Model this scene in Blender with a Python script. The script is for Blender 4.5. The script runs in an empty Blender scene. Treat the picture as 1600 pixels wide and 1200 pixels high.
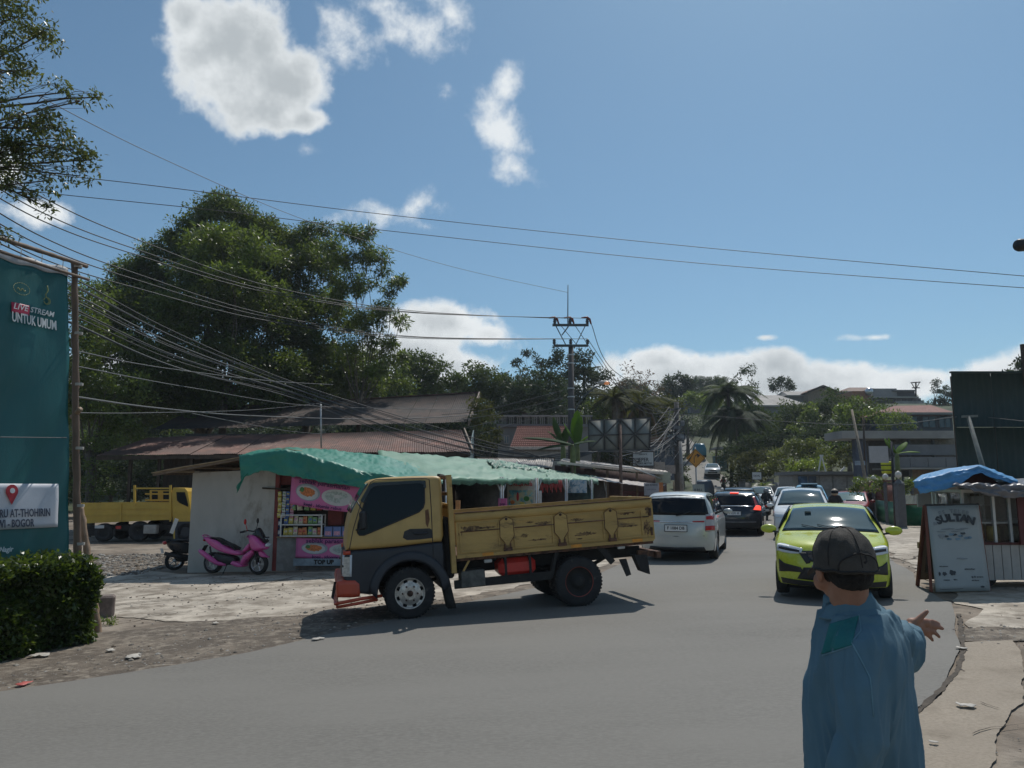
import bpy, bmesh, math, random
import numpy as np
from mathutils import Vector, Matrix, noise, geometry
rnd = random.Random(7)
rng = np.random.default_rng(11)
R = math.radians
sc = bpy.context.scene
col = sc.collection
# ---------------- camera ----------------
F, PITCH, H = 1200.0, R(7.7), 1.75
cam_d = bpy.data.cameras.new('camera')
cam = bpy.data.objects.new('camera', cam_d); col.objects.link(cam)
cam_d.sensor_width = 36; cam_d.lens = 36 * F / 1600
cam_d.clip_start = 0.05; cam_d.clip_end = 3000
cam.location = (0, 0, H); cam.rotation_euler = (R(90) + PITCH, 0, 0)
sc.camera = cam
# ---------------- light ----------------
SUN_AZ, SUN_EL = R(25), R(57)            # azimuth clockwise from +Y
sun_d = bpy.data.lights.new('sun', 'SUN'); sun = bpy.data.objects.new('sun', sun_d); col.objects.link(sun)
sun_d.energy = 3.6; sun_d.angle = R(0.5); sun_d.color = (1, .955, .89)
to_sun = Vector((math.sin(SUN_AZ) * math.cos(SUN_EL), math.cos(SUN_AZ) * math.cos(SUN_EL), math.sin(SUN_EL)))
sun.rotation_euler = to_sun.to_track_quat('Z', 'Y').to_euler()
sc.view_settings.view_transform = 'Standard'; sc.view_settings.look = 'None'
sc.view_settings.exposure = -0.20; sc.view_settings.gamma = 1; sc.view_settings.use_curve_mapping = False
sc.cycles.max_bounces = 7; sc.cycles.transparent_max_bounces = 8
sc.cycles.sample_clamp_indirect = 6
CP, SP = math.cos(PITCH), math.sin(PITCH)
def ray(px, py):
 u = (px - 800) / F; v = (600 - py) / F
 return (u, CP - v * SP, SP + v * CP)
def P(px, py, Y):
 d = ray(px, py); t = Y / d[1]
 return Vector((d[0] * t, Y, H + d[2] * t))
def smooth(a, b, x):
 t = min(1, max(0, (x - a) / (b - a))); return t * t * (3 - 2 * t)
def ground_z(x, y):
 z = .315 * math.tanh(x / 9) - .08
 z += 22 * smooth(56, 190, y)
 w = smooth(.29, .37, x / max(y, 1))
 z += w * (15 * smooth(44, 128, y) - 22 * smooth(56, 190, y))
 return z
def Gp(px, py):
 d = ray(px, py); z = 0
 for _ in range(25):
  t = (z - H) / d[2]; z = .315 * math.tanh(d[0] * t / 9) - .08
 return Vector((d[0] * t, d[1] * t, z))
# ---------------- sky ----------------
def world():
 w = bpy.data.worlds.new('World'); sc.world = w; w.use_nodes = True
 nt = w.node_tree; N = nt.nodes; L = nt.links
 for n in list(N): N.remove(n)
 def nd(t, **k):
  n = N.new(t)
  for a, b in k.items(): setattr(n, a, b)
  return n
 def mth(op, a, b=None, c=None, clamp=False):
  n = nd('ShaderNodeMath', operation=op, use_clamp=clamp)
  for i, q in enumerate((a, b, c)):
   if q is None: continue
   if isinstance(q, (int, float)): n.inputs[i].default_value = q
   else: L.new(q, n.inputs[i])
  return n.outputs[0]
 sky = nd('ShaderNodeTexSky', sky_type='NISHITA', sun_disc=False, sun_elevation=SUN_EL, sun_rotation=SUN_AZ,
             altitude=300, air_density=1.0, dust_density=.9, ozone_density=1.2)
 hsv = nd('ShaderNodeHueSaturation'); hsv.inputs['Saturation'].default_value = .86; hsv.inputs['Value'].default_value = 1.0
 L.new(sky.outputs[0], hsv.inputs['Color'])
 tc = nd('ShaderNodeTexCoord'); sep = nd('ShaderNodeSeparateXYZ'); L.new(tc.outputs['Generated'], sep.inputs[0])
 X, Y, Z = sep.outputs
 Ys = mth('MAXIMUM', Y, .05)
 gx = mth('DIVIDE', X, Ys); gz = mth('DIVIDE', Z, Ys)
 cmb = nd('ShaderNodeCombineXYZ'); L.new(gx, cmb.inputs[0]); L.new(gz, cmb.inputs[1])
 g = cmb.outputs[0]
 n1 = nd('ShaderNodeTexNoise'); n1.inputs['Scale'].default_value = 13; n1.inputs['Detail'].default_value = 9; n1.inputs['Roughness'].default_value = .62
 L.new(tc.outputs['Generated'], n1.inputs['Vector'])
 n2 = nd('ShaderNodeTexNoise'); n2.inputs['Scale'].default_value = 4.5; n2.inputs['Detail'].default_value = 6; n2.inputs['Roughness'].default_value = .6
 L.new(tc.outputs['Generated'], n2.inputs['Vector'])
 nz = mth('MULTIPLY', mth('SUBTRACT', n1.outputs['Fac'], .5), 2.2)
 nz2 = mth('MULTIPLY', mth('SUBTRACT', n2.outputs['Fac'], .5), 2.2)
 def blob(px, py, rx, ry, rot=0, gain=1.0):
  d = ray(px, py); cx, cz = d[0] / d[1], d[2] / d[1]
  mp = nd('ShaderNodeMapping', vector_type='TEXTURE')
  mp.inputs['Location'].default_value = (cx, cz, 0)
  mp.inputs['Rotation'].default_value = (0, 0, R(rot))
  mp.inputs['Scale'].default_value = (rx / F * 1.02, ry / F * 1.02, 1)
  L.new(g, mp.inputs[0])
  ln = nd('ShaderNodeVectorMath', operation='LENGTH'); L.new(mp.outputs[0], ln.inputs[0])
  return mth('MULTIPLY', mth('SUBTRACT', 1, ln.outputs['Value']), gain)
 def union(bl, sm=.35):
  o = blob(*bl[0])
  for b in bl[1:]: o = mth('SMOOTH_MAX', o, blob(*b), sm)
  return o
 big = union([(365, 60, 120, 105), (350, 125, 100, 85), (455, 130, 100, 70), (330, 70, 85, 105), (400, 175, 90, 55), (478, 188, 50, 26, 8), (290, 30, 45, 60)])
 wisp = union([(535, 75, 60, 60, -50, .75), (655, 45, 105, 52, -35, .95), (610, 5, 75, 35, 0, .7), (520, 20, 60, 30, -30, .35),
                  (790, 205, 78, 42, -42, .95), (808, 262, 55, 36, -40, .8), (700, 140, 28, 36, 0, .65), (795, 115, 28, 50, -15, .62),
                  (590, 335, 85, 28, 0, .65), (650, 320, 46, 30, 40, .7), (560, 50, 80, 22, -45, .35), (700, 20, 60, 20, -30, .4), (745, 185, 40, 14, -30, .3), (478, 232, 20, 12, 0, .3), (668, 355, 22, 10, -20, .4), (632, 376, 12, 7, 0, .3)])
 low = union([(690, 505, 120, 45, -5), (640, 560, 120, 45), (760, 522, 42, 26), (700, 575, 90, 32), (1060, 585, 130, 45), (1030, 565, 75, 28), (1160, 580, 100, 38, -3), (1210, 570, 60, 28),
                 (1330, 590, 160, 34), (1440, 595, 110, 30, 4), (1560, 582, 90, 34, 8), (1640, 560, 70, 30), (1250, 605, 400, 34), (1800, 600, 260, 60), (1370, 527, 48, 9, 3, .5), (1195, 527, 20, 5, 0, .4),
                 (60, 330, 70, 40), (20, 260, 50, 60, 0, .7), (-300, 480, 300, 60), (-350, 150, 120, 70), (2100, 300, 160, 60), (150, 600, 260, 50)])
 def dens(u, a, b, lo, hi):
  s = mth('ADD', mth('ADD', u, mth('MULTIPLY', nz, a)), mth('MULTIPLY', nz2, b))
  m = nd('ShaderNodeMapRange', interpolation_type='SMOOTHSTEP'); m.inputs['From Min'].default_value = lo; m.inputs['From Max'].default_value = hi
  L.new(s, m.inputs['Value']); return m.outputs[0], s
 d1, s1 = dens(big, .95, .5, .0, .5)
 d2, s2 = dens(wisp, 1.5, .5, .0, .95)
 d3, s3 = dens(low, .8, .6, -.02, .42)
 front = nd('ShaderNodeMapRange'); front.inputs['From Min'].default_value = .05; front.inputs['From Max'].default_value = .25; L.new(Y, front.inputs['Value'])
 gen = nd('ShaderNodeMapRange', interpolation_type='SMOOTHSTEP'); gen.inputs['From Min'].default_value = .56; gen.inputs['From Max'].default_value = .68
 n3 = nd('ShaderNodeTexNoise'); n3.inputs['Scale'].default_value = 3.2; n3.inputs['Detail'].default_value = 8; L.new(tc.outputs['Generated'], n3.inputs['Vector'])
 L.new(n3.outputs['Fac'], gen.inputs['Value'])
 dd = mth('MAXIMUM', mth('MAXIMUM', d1, mth('MULTIPLY', d2, .92)), d3)
 tot = mth('ADD', mth('MULTIPLY', dd, front.outputs[0]), mth('MULTIPLY', gen.outputs[0], mth('SUBTRACT', 1, front.outputs[0])), clamp=True)
 thick = nd('ShaderNodeMapRange', interpolation_type='SMOOTHSTEP'); thick.inputs['From Min'].default_value = .0; thick.inputs['From Max'].default_value = 1.35
 L.new(mth('ADD', mth('MAXIMUM', s1, mth('MULTIPLY', s3, .75)), mth('ADD', mth('MULTIPLY', nz2, .9), mth('MULTIPLY', nz, .35))), thick.inputs['Value'])
 cr = nd('ShaderNodeMix', data_type='RGBA'); L.new(thick.outputs[0], cr.inputs['Factor'])
 cr.inputs['A'].default_value = (8.8, 9.2, 9.4, 1); cr.inputs['B'].default_value = (4.9, 5.35, 5.65, 1)
 tint = nd('ShaderNodeMix', data_type='RGBA', blend_type='MULTIPLY'); tint.inputs['Factor'].default_value = 1; tint.inputs['B'].default_value = (.575, .815, .905, 1); L.new(hsv.outputs[0], tint.inputs['A'])
 mix = nd('ShaderNodeMix', data_type='RGBA'); L.new(tot, mix.inputs['Factor']); L.new(tint.outputs['Result'], mix.inputs['A']); L.new(cr.outputs['Result'], mix.inputs['B'])
 bg = nd('ShaderNodeBackground'); bg.inputs['Strength'].default_value = .11; L.new(mix.outputs['Result'], bg.inputs['Color'])
 out = nd('ShaderNodeOutputWorld'); L.new(bg.outputs[0], out.inputs[0])
world()
# ---------------- materials ----------------
MC = {}
def M(name, c, rough=.7, metal=0, var=.18, scale=6, bump=.15, bscale=40, dirt=None, damt=.0, dscale=3, coat=0, spec=.5, alpha=1, emit=0, stretch=(1, 1, 1), trans=0, two=None, tscale=2, tlo=.45, thi=.55, speck=None):
 if name in MC: return MC[name]
 m = bpy.data.materials.new(name); MC[name] = m; m.use_nodes = True
 nt = m.node_tree; N = nt.nodes; L = nt.links; b = N['Principled BSDF']
 if len(c) == 3: c = (*c, 1)
 tc = N.new('ShaderNodeTexCoord'); mp = N.new('ShaderNodeMapping'); mp.inputs['Scale'].default_value = stretch
 L.new(tc.outputs['Object'], mp.inputs[0]); V = mp.outputs[0]
 def noi(s, det=5, r=.6):
  n = N.new('ShaderNodeTexNoise'); n.inputs['Scale'].default_value = s; n.inputs['Detail'].default_value = det; n.inputs['Roughness'].default_value = r
  L.new(V, n.inputs['Vector']); return n.outputs['Fac']
 def mixc(f, a, bb):
  x = N.new('ShaderNodeMix'); x.data_type = 'RGBA'
  for s, q in (('Factor', f), ('A', a), ('B', bb)):
   if isinstance(q, (int, float)): x.inputs[s].default_value = q
   elif isinstance(q, tuple): x.inputs[s].default_value = q if len(q) == 4 else (*q, 1)
   else: L.new(q, x.inputs[s])
  return x.outputs['Result']
 def rmp(f, lo, hi):
  x = N.new('ShaderNodeMapRange'); x.interpolation_type = 'SMOOTHSTEP'; x.inputs['From Min'].default_value = lo; x.inputs['From Max'].default_value = hi
  L.new(f, x.inputs['Value']); return x.outputs[0]
 cl = c
 if var:
  lo = tuple(q * (1 - var) for q in c[:3]); hi = tuple(min(1, q * (1 + var)) for q in c[:3])
  cl = mixc(rmp(noi(scale), .3, .7), lo, hi)
 if two: cl = mixc(rmp(noi(tscale, 8, .68), tlo, thi), cl, two)
 if dirt and damt: cl = mixc(rmp(noi(dscale, 9, .7), .72 - damt * .5, .86 - damt * .4), cl, dirt)
 if speck: cl = mixc(rmp(noi(speck[1], 2, .5), .35, .7), cl, speck[0])
 if isinstance(cl, tuple): b.inputs['Base Color'].default_value = cl
 else: L.new(cl, b.inputs['Base Color'])
 b.inputs['Roughness'].default_value = rough; b.inputs['Metallic'].default_value = metal
 if rough > .12 and var:
  x = N.new('ShaderNodeMapRange'); x.inputs['To Min'].default_value = max(.02, rough - .12); x.inputs['To Max'].default_value = min(1, rough + .12)
  L.new(noi(scale * 1.7), x.inputs['Value']); L.new(x.outputs[0], b.inputs['Roughness'])
 b.inputs['Specular IOR Level'].default_value = spec; b.inputs['Coat Weight'].default_value = coat; b.inputs['Coat Roughness'].default_value = .05
 b.inputs['Alpha'].default_value = alpha; b.inputs['Transmission Weight'].default_value = trans
 if emit: L.new(cl, b.inputs['Emission Color']) if not isinstance(cl, tuple) else None; b.inputs['Emission Color'].default_value = c; b.inputs['Emission Strength'].default_value = emit
 if bump:
  bp = N.new('ShaderNodeBump'); bp.inputs['Strength'].default_value = min(1, bump * 2); bp.inputs['Distance'].default_value = .02
  L.new(noi(bscale, 8, .65), bp.inputs['Height']); L.new(bp.outputs[0], b.inputs['Normal'])
 return m
def leafmat(name, c, tc_, rough=.42, tr=.35, cvar=.5, spec=.5, patch=.35):
 if name in MC: return MC[name]
 m = bpy.data.materials.new(name); MC[name] = m; m.use_nodes = True
 nt = m.node_tree; N = nt.nodes; L = nt.links; b = N['Principled BSDF']; out = N['Material Output']
 g = N.new('ShaderNodeNewGeometry'); tcn = N.new('ShaderNodeTexCoord')
 no = N.new('ShaderNodeTexNoise'); no.inputs['Scale'].default_value = patch; no.inputs['Detail'].default_value = 3; L.new(tcn.outputs['Object'], no.inputs['Vector'])
 mx = N.new('ShaderNodeMath'); mx.operation = 'MULTIPLY_ADD'; L.new(g.outputs['Random Per Island'], mx.inputs[0]); mx.inputs[1].default_value = .6;
 ms = N.new('ShaderNodeMath'); ms.operation = 'MULTIPLY_ADD'; L.new(no.outputs['Fac'], ms.inputs[0]); ms.inputs[1].default_value = 1.6; ms.inputs[2].default_value = -.6
 L.new(ms.outputs[0], mx.inputs[2])
 def mixed(a, s):
  x = N.new('ShaderNodeMix'); x.data_type = 'RGBA'; x.clamp_factor = True; L.new(mx.outputs[0], x.inputs['Factor'])
  x.inputs['A'].default_value = (a[0] * (1 - cvar), a[1] * (1 - cvar), a[2] * (1 - cvar * .8), 1)
  x.inputs['B'].default_value = (a[0] * (1 + cvar * 1.2), a[1] * (1 + cvar * .9), a[2] * (1 + cvar * .5), 1); return x.outputs['Result']
 L.new(mixed(c, 0), b.inputs['Base Color']); b.inputs['Roughness'].default_value = rough; b.inputs['Specular IOR Level'].default_value = spec
 t = N.new('ShaderNodeBsdfTranslucent'); L.new(mixed(tc_, 1), t.inputs[0])
 ms = N.new('ShaderNodeMixShader'); ms.inputs[0].default_value = tr; L.new(b.outputs[0], ms.inputs[1]); L.new(t.outputs[0], ms.inputs[2]); L.new(ms.outputs[0], out.inputs[0])
 return m
# ---------------- object helpers ----------------
WBASE = {}      # object -> world offset its mesh coordinates are relative to (for things built in world space)
def tag(o, label=None, cat=None, group=None, kind=None):
 if label: o['label'] = label
 if cat: o['category'] = cat
 if group: o['group'] = group
 if kind: o['kind'] = kind
 return o
def thing(name, label, cat, loc=(0, 0, 0), rz=0, group=None, world=False, rot=None, scale=None):
 o = bpy.data.objects.new(name, None); col.objects.link(o); o.location = loc
 o.rotation_euler = rot if rot else (0, 0, rz); o.empty_display_size = .2
 if scale: o.scale = (scale,) * 3
 tag(o, label, cat, group)
 WBASE[o.name] = Vector(loc) if world else Vector((0, 0, 0))
 return o
def link(name, me, parent=None, kind=None):
 o = bpy.data.objects.new(name, me); col.objects.link(o)
 if parent: o.parent = parent; WBASE[o.name] = WBASE.get(parent.name, Vector((0, 0, 0)))
 else: WBASE[o.name] = Vector((0, 0, 0))
 if kind: o['kind'] = kind
 return o
def copy_thing(o, label=None, loc=None, rz=None, group=None, parent=None, scale=None):
 c = o.copy(); col.objects.link(c)
 if parent: c.parent = parent
 for ch in list(o.children): copy_thing(ch, parent=c)
 if label: c['label'] = label
 if group: c['group'] = group
 if loc is not None: c.location = loc
 if rz is not None: c.rotation_euler = (0, 0, rz)
 if scale: c.scale = (scale,) * 3
 return c
def basis(d):
 d = Vector(d).normalized(); a = Vector((0, 0, 1)) if abs(d.z) < .9 else Vector((1, 0, 0))
 u = d.cross(a).normalized(); return u, d.cross(u).normalized(), d
class MB:
 def __init__(s, T=None): s.v = []; s.f = []; s.fm = []; s.sm = []; s.T = T
 def add(s, vs, fs, mi=0, smooth_=False, T=None):
  n = len(s.v); T = T or s.T
  s.v += [tuple(T @ Vector(q)) for q in vs] if T else [tuple(q) for q in vs]
  for f in fs: s.f.append(tuple(i + n for i in f)); s.fm.append(mi); s.sm.append(smooth_)
  return s
 def box(s, c, d, rz=0, mi=0, T=None, bev=0, ry=0, rx=0):
  x, y, z = (q / 2 for q in d)
  Mx = Matrix.Translation(c) @ Matrix.Rotation(rz, 4, 'Z') @ Matrix.Rotation(ry, 4, 'Y') @ Matrix.Rotation(rx, 4, 'X')
  if T: Mx = T @ Mx
  elif s.T: Mx = s.T @ Mx
  if bev:
   b = min(bev, x * .9, y * .9, z * .9); vs = [];
   for (ax, ay, az) in ((x, y - b, z - b), (x - b, y, z - b), (x - b, y - b, z)):
    for sx in (-1, 1):
     for sy in (-1, 1):
      for sz in (-1, 1): vs.append((sx * ax, sy * ay, sz * az))
   I = lambda k, sx, sy, sz: k * 8 + (sx > 0) * 4 + (sy > 0) * 2 + (sz > 0)
   fs = []
   for q in (-1, 1):
    fs.append([I(0, q, a, c_) for a, c_ in ((-1, -1), (1, -1), (1, 1), (-1, 1))]); fs.append([I(1, a, q, c_) for a, c_ in ((-1, -1), (1, -1), (1, 1), (-1, 1))]); fs.append([I(2, a, c_, q) for a, c_ in ((-1, -1), (1, -1), (1, 1), (-1, 1))])
    for r_ in (-1, 1):
     fs.append([I(0, q, r_, -1), I(0, q, r_, 1), I(1, q, r_, 1), I(1, q, r_, -1)])
     fs.append([I(0, q, -1, r_), I(0, q, 1, r_), I(2, q, 1, r_), I(2, q, -1, r_)])
     fs.append([I(1, -1, q, r_), I(1, 1, q, r_), I(2, 1, q, r_), I(2, -1, q, r_)])
     for t_ in (-1, 1): fs.append([I(0, q, r_, t_), I(1, q, r_, t_), I(2, q, r_, t_)])
   return s.add(vs, fs, mi, False, Mx)
  vs = [(sx * x, sy * y, sz * z) for sx in (-1, 1) for sy in (-1, 1) for sz in (-1, 1)]
  return s.add(vs, [(0, 1, 3, 2), (4, 6, 7, 5), (0, 4, 5, 1), (2, 3, 7, 6), (0, 2, 6, 4), (1, 5, 7, 3)], mi, False, Mx)
 def bar(s, a, b, w, h=None, mi=0, up=None):
  a, b = Vector(a), Vector(b); d = b - a; h = h or w
  D = d.normalized(); U = Vector(up) if up else (Vector((0, 0, 1)) if abs(D.z) < .95 else Vector((0, 1, 0)))
  S = D.cross(U).normalized(); U = S.cross(D)
  vs = [p + S * sx * w / 2 + U * sz * h / 2 for p in (a, b) for sx in (-1, 1) for sz in (-1, 1)]
  return s.add(vs, [(0, 1, 3, 2), (4, 6, 7, 5), (0, 4, 5, 1), (2, 3, 7, 6), (0, 2, 6, 4), (1, 5, 7, 3)], mi)
 def tube(s, pts, r, n=8, mi=0, cap=True, smooth_=True):
  pts = [Vector(p) for p in pts]
  rs = list(r) if hasattr(r, '__len__') else [r] * len(pts)
  vs = []; fs = []; u = None
  for i, p in enumerate(pts):
   d = (pts[min(i + 1, len(pts) - 1)] - pts[max(i - 1, 0)])
   if d.length < 1e-9: d = Vector((0, 0, 1))
   d.normalize()
   if u is None: u, w, _ = basis(d)
   else:
    u = u - d * u.dot(d)
    if u.length < 1e-6: u, w, _ = basis(d)
    u.normalize()
   w = d.cross(u)
   for k in range(n):
    a = 2 * math.pi * k / n; vs.append(p + (u * math.cos(a) + w * math.sin(a)) * rs[i])
  for i in range(len(pts) - 1):
   for k in range(n): fs.append((i * n + k, i * n + (k + 1) % n, (i + 1) * n + (k + 1) % n, (i + 1) * n + k))
  if cap: fs.append(tuple(range(n))[::-1]); fs.append(tuple((len(pts) - 1) * n + k for k in range(n)))
  return s.add(vs, fs, mi, smooth_)
 def lathe(s, prof, c=(0, 0, 0), axis=(0, 0, 1), n=24, mi=0, smooth_=True, cap=True):   # prof: (r, h)
  u, w, d = basis(axis); c = Vector(c); vs = []; fs = []
  for r, h in prof:
   for k in range(n):
    a = 2 * math.pi * k / n; vs.append(c + d * h + (u * math.cos(a) + w * math.sin(a)) * r)
  for i in range(len(prof) - 1):
   for k in range(n): fs.append((i * n + k, i * n + (k + 1) % n, (i + 1) * n + (k + 1) % n, (i + 1) * n + k))
  if cap and prof[0][0] > 1e-4: fs.append(tuple(range(n))[::-1])
  if cap and prof[-1][0] > 1e-4: fs.append(tuple((len(prof) - 1) * n + k for k in range(n)))
  return s.add(vs, fs, mi, smooth_)
 def ball(s, c, r, n=12, mi=0):
  rr = r if hasattr(r, '__len__') else (r, r, r); vs = []; fs = []; m = n // 2 + 1
  for i in range(m):
   t = math.pi * i / (m - 1)
   for k in range(n):
    a = 2 * math.pi * k / n; vs.append((c[0] + rr[0] * math.sin(t) * math.cos(a), c[1] + rr[1] * math.sin(t) * math.sin(a), c[2] + rr[2] * math.cos(t)))
  for i in range(m - 1):
   for k in range(n): fs.append((i * n + k, (i + 1) * n + k, (i + 1) * n + (k + 1) % n, i * n + (k + 1) % n))
  return s.add(vs, fs, mi, True)
 def prism(s, poly, fn, t, mi=0, caps=True):   # poly: 2D outline; fn(a, b, w) -> 3D, w = 0 or t
  n = len(poly); vs = [fn(a, b, 0) for a, b in poly] + [fn(a, b, t) for a, b in poly]
  fs = [(i, (i + 1) % n, n + (i + 1) % n, n + i) for i in range(n)]
  if caps:
   tri = geometry.tessellate_polygon([[Vector((a, b, 0)) for a, b in poly]])
   fs += [tuple(q) for q in tri] + [tuple(n + i for i in reversed(q)) for q in tri]
  return s.add(vs, fs, mi)
 def grid(s, fn, nu, nv, mi=0, smooth_=True, closeu=False):   # fn(i/nu, j/nv)
  vs = [fn(i / nu, j / nv) for i in range(nu + 1) for j in range(nv + 1)]
  fs = [(i * (nv + 1) + j, (i + 1) * (nv + 1) + j, (i + 1) * (nv + 1) + j + 1, i * (nv + 1) + j + 1) for i in range(nu) for j in range(nv)]
  return s.add(vs, fs, mi, smooth_)
 def slab(s, fn, nu, nv, th, mi=0, smooth_=True):   # grid with thickness th (vector or callable)
  th = Vector(th); a = len(s.v)
  n = (nu + 1) * (nv + 1)
  vs = [Vector(fn(i / nu, j / nv)) for i in range(nu + 1) for j in range(nv + 1)]
  vs2 = [q + th for q in vs]
  I = lambda i, j: i * (nv + 1) + j
  fs = [(I(i, j), I(i + 1, j), I(i + 1, j + 1), I(i, j + 1)) for i in range(nu) for j in range(nv)]
  fs += [tuple(n + q for q in reversed(f)) for f in fs]
  e = [I(i, 0) for i in range(nu)] + [I(nu, j) for j in range(nv)] + [I(i, nv) for i in range(nu, 0, -1)] + [I(0, j) for j in range(nv, 0, -1)]
  fs += [(e[k], e[(k + 1) % len(e)], n + e[(k + 1) % len(e)], n + e[k]) for k in range(len(e))]
  return s.add(vs + vs2, fs, mi, smooth_)
 def mesh(s, name, mats, off=None):
  me = bpy.data.meshes.new(name)
  v = s.v if off is None else [(a - off[0], b - off[1], c - off[2]) for a, b, c in s.v]
  me.from_pydata(v, [], s.f)
  for m in (mats if isinstance(mats, (list, tuple)) else [mats]): me.materials.append(m)
  me.polygons.foreach_set('material_index', s.fm); me.polygons.foreach_set('use_smooth', s.sm); me.update()
  return me
 def build(s, name, mats, parent=None, kind=None, label=None, fixn=True):
  off = WBASE.get(parent.name) if parent else None
  me = s.mesh(name, mats, off)
  if fixn and len(me.polygons) < 20000:
   bm = bmesh.new(); bm.from_mesh(me); bmesh.ops.recalc_face_normals(bm, faces=bm.faces); bm.to_mesh(me); bm.free()
  o = link(name, me, parent, kind)
  if label: o['label'] = label
  return o
def text(body, size, mat, parent, loc, rot, name='lettering', extrude=.002, bold=0, sx=1, align='CENTER', shear=0, world=True, matrix=None, spacing=1):
 cu = bpy.data.curves.new(name, 'FONT'); cu.body = body; cu.size = size; cu.extrude = extrude; cu.offset = bold; cu.align_x = align; cu.align_y = 'CENTER'; cu.shear = shear; cu.resolution_u = 2
 cu.space_character = spacing
 tmp = bpy.data.objects.new(name, cu); col.objects.link(tmp); dg = bpy.context.evaluated_depsgraph_get(); dg.update()
 me = bpy.data.meshes.new_from_object(tmp.evaluated_get(dg)); col.objects.unlink(tmp); bpy.data.objects.remove(tmp); bpy.data.curves.remove(cu)
 Mx = matrix if matrix else (Matrix.Translation(loc) @ rot.to_4x4() @ Matrix.Diagonal((sx, 1, 1, 1)))
 if parent is not None: Mx = Matrix.Translation(-WBASE.get(parent.name, Vector((0, 0, 0)))) @ Mx
 me.transform(Mx); me.materials.clear(); me.materials.append(mat); me.name = name
 return link(name, me, parent)
def rotm(xaxis, up):   # rotation whose x is the reading direction, y is up
 x = Vector(xaxis).normalized(); y = Vector(up); y = (y - x * y.dot(x)).normalized(); z = x.cross(y)
 return Matrix((x, y, z)).transposed()
# ---------------- ground ----------------
def resample(pl, n):
 pl = [Vector(p) for p in pl]; ds = [0]
 for a, b in zip(pl, pl[1:]): ds.append(ds[-1] + (b - a).length)
 out = []
 for i in range(n + 1):
  t = ds[-1] * i / n; k = 0
  while k < len(ds) - 2 and ds[k + 1] < t: k += 1
  q = (t - ds[k]) / max(1e-6, ds[k + 1] - ds[k]); out.append(pl[k].lerp(pl[k + 1], min(1, max(0, q))))
 return out
def rough2(p, s=1.0, seed=0): return noise.fractal(Vector((p[0] * s, p[1] * s, seed)), 1, 2, 4)
m_ground = M('dirt_ground', (.19, .15, .112), .95, var=.25, scale=1.3, bump=.5, bscale=14, dirt=(.09, .078, .062), damt=.45, dscale=1.1, two=(.30, .25, .195), tscale=.45, tlo=.46, thi=.6)
m_grassy = M('hill_soil', (.05, .065, .025), .95, var=.4, scale=.5, bump=.5, bscale=5)
m_asph = M('asphalt', (.170, .160, .141), .82, var=.10, scale=.35, bump=.22, bscale=160, dirt=(.120, .112, .098), damt=.36, dscale=.3, stretch=(.35, 1, 1), two=(.192, .181, .160), tscale=.5, tlo=.42, thi=.62, speck=((.205, .194, .172), 60))
m_conc = M('worn_concrete', (.50, .44, .36), .9, var=.16, scale=1.2, bump=.3, bscale=30, dirt=(.20, .165, .125), damt=.5, dscale=2.2, two=(.31, .265, .21), tscale=1.4, tlo=.42, thi=.6)
m_conc2 = M('sidewalk_concrete', (.33, .275, .212), .88, var=.08, scale=1.0, bump=.2, bscale=60, dirt=(.18, .145, .105), damt=.42, dscale=1.7, speck=((.27, .225, .17), 40))
m_grav = M('gravelly_verge', (.175, .142, .108), .95, var=.3, scale=5, bump=.6, bscale=45, dirt=(.30, .255, .20), damt=.5, dscale=7, two=(.115, .092, .07), tscale=1.3)
m_crack = M('dark_soil', (.10, .08, .06), .95, var=.3, scale=9, bump=.5, bscale=60)
m_stone = M('stone', (.24, .22, .19), .9, var=.35, scale=2, bump=.3)
m_litter = M('pale_litter', (.46, .43, .38), .8, var=.15)
xs = sorted(set([-1500, -800, -400, -250, -170, -120, -90, -70, -55, -45] + list(np.arange(-38, 46, 1.0)) + [49, 53, 58, 64, 72, 82, 95, 110, 130, 160, 210, 300, 500, 900, 1500]))
ys = sorted(set([-1500, -700, -300, -120, -60, -30, -18, -12] + list(np.arange(-8, 100, 1.0)) + [102, 105, 108, 112, 116, 120, 125, 130, 136, 142, 150, 158, 167, 177, 188, 200, 215, 232, 260, 320, 420, 600, 900, 1500]))
mb = MB()
nx, ny = len(xs), len(ys)
V = []
for y in ys:
 for x in xs:
  z = ground_z(x, y)
  if y < 60 and y > -10 and abs(x) < 40: z += .005 * rough2((x, y), .8) * smooth(0, 1, 1)
  if y > 300: z -= (y - 300) * .02
  V.append((x, y, z - .011))
mb.add(V, [(j * nx + i, j * nx + i + 1, (j + 1) * nx + i + 1, (j + 1) * nx + i) for j in range(ny - 1) for i in range(nx - 1)], 0, True)
for k, f in enumerate(mb.f):
 v = mb.v[f[0]]
 if v[1] > 62 or (v[0] > 23 and v[1] > 40) or v[0] > 60 or v[0] < -36: mb.fm[k] = 1
mb.build('ground', [m_ground, m_grassy], kind='structure', fixn=False)
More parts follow.
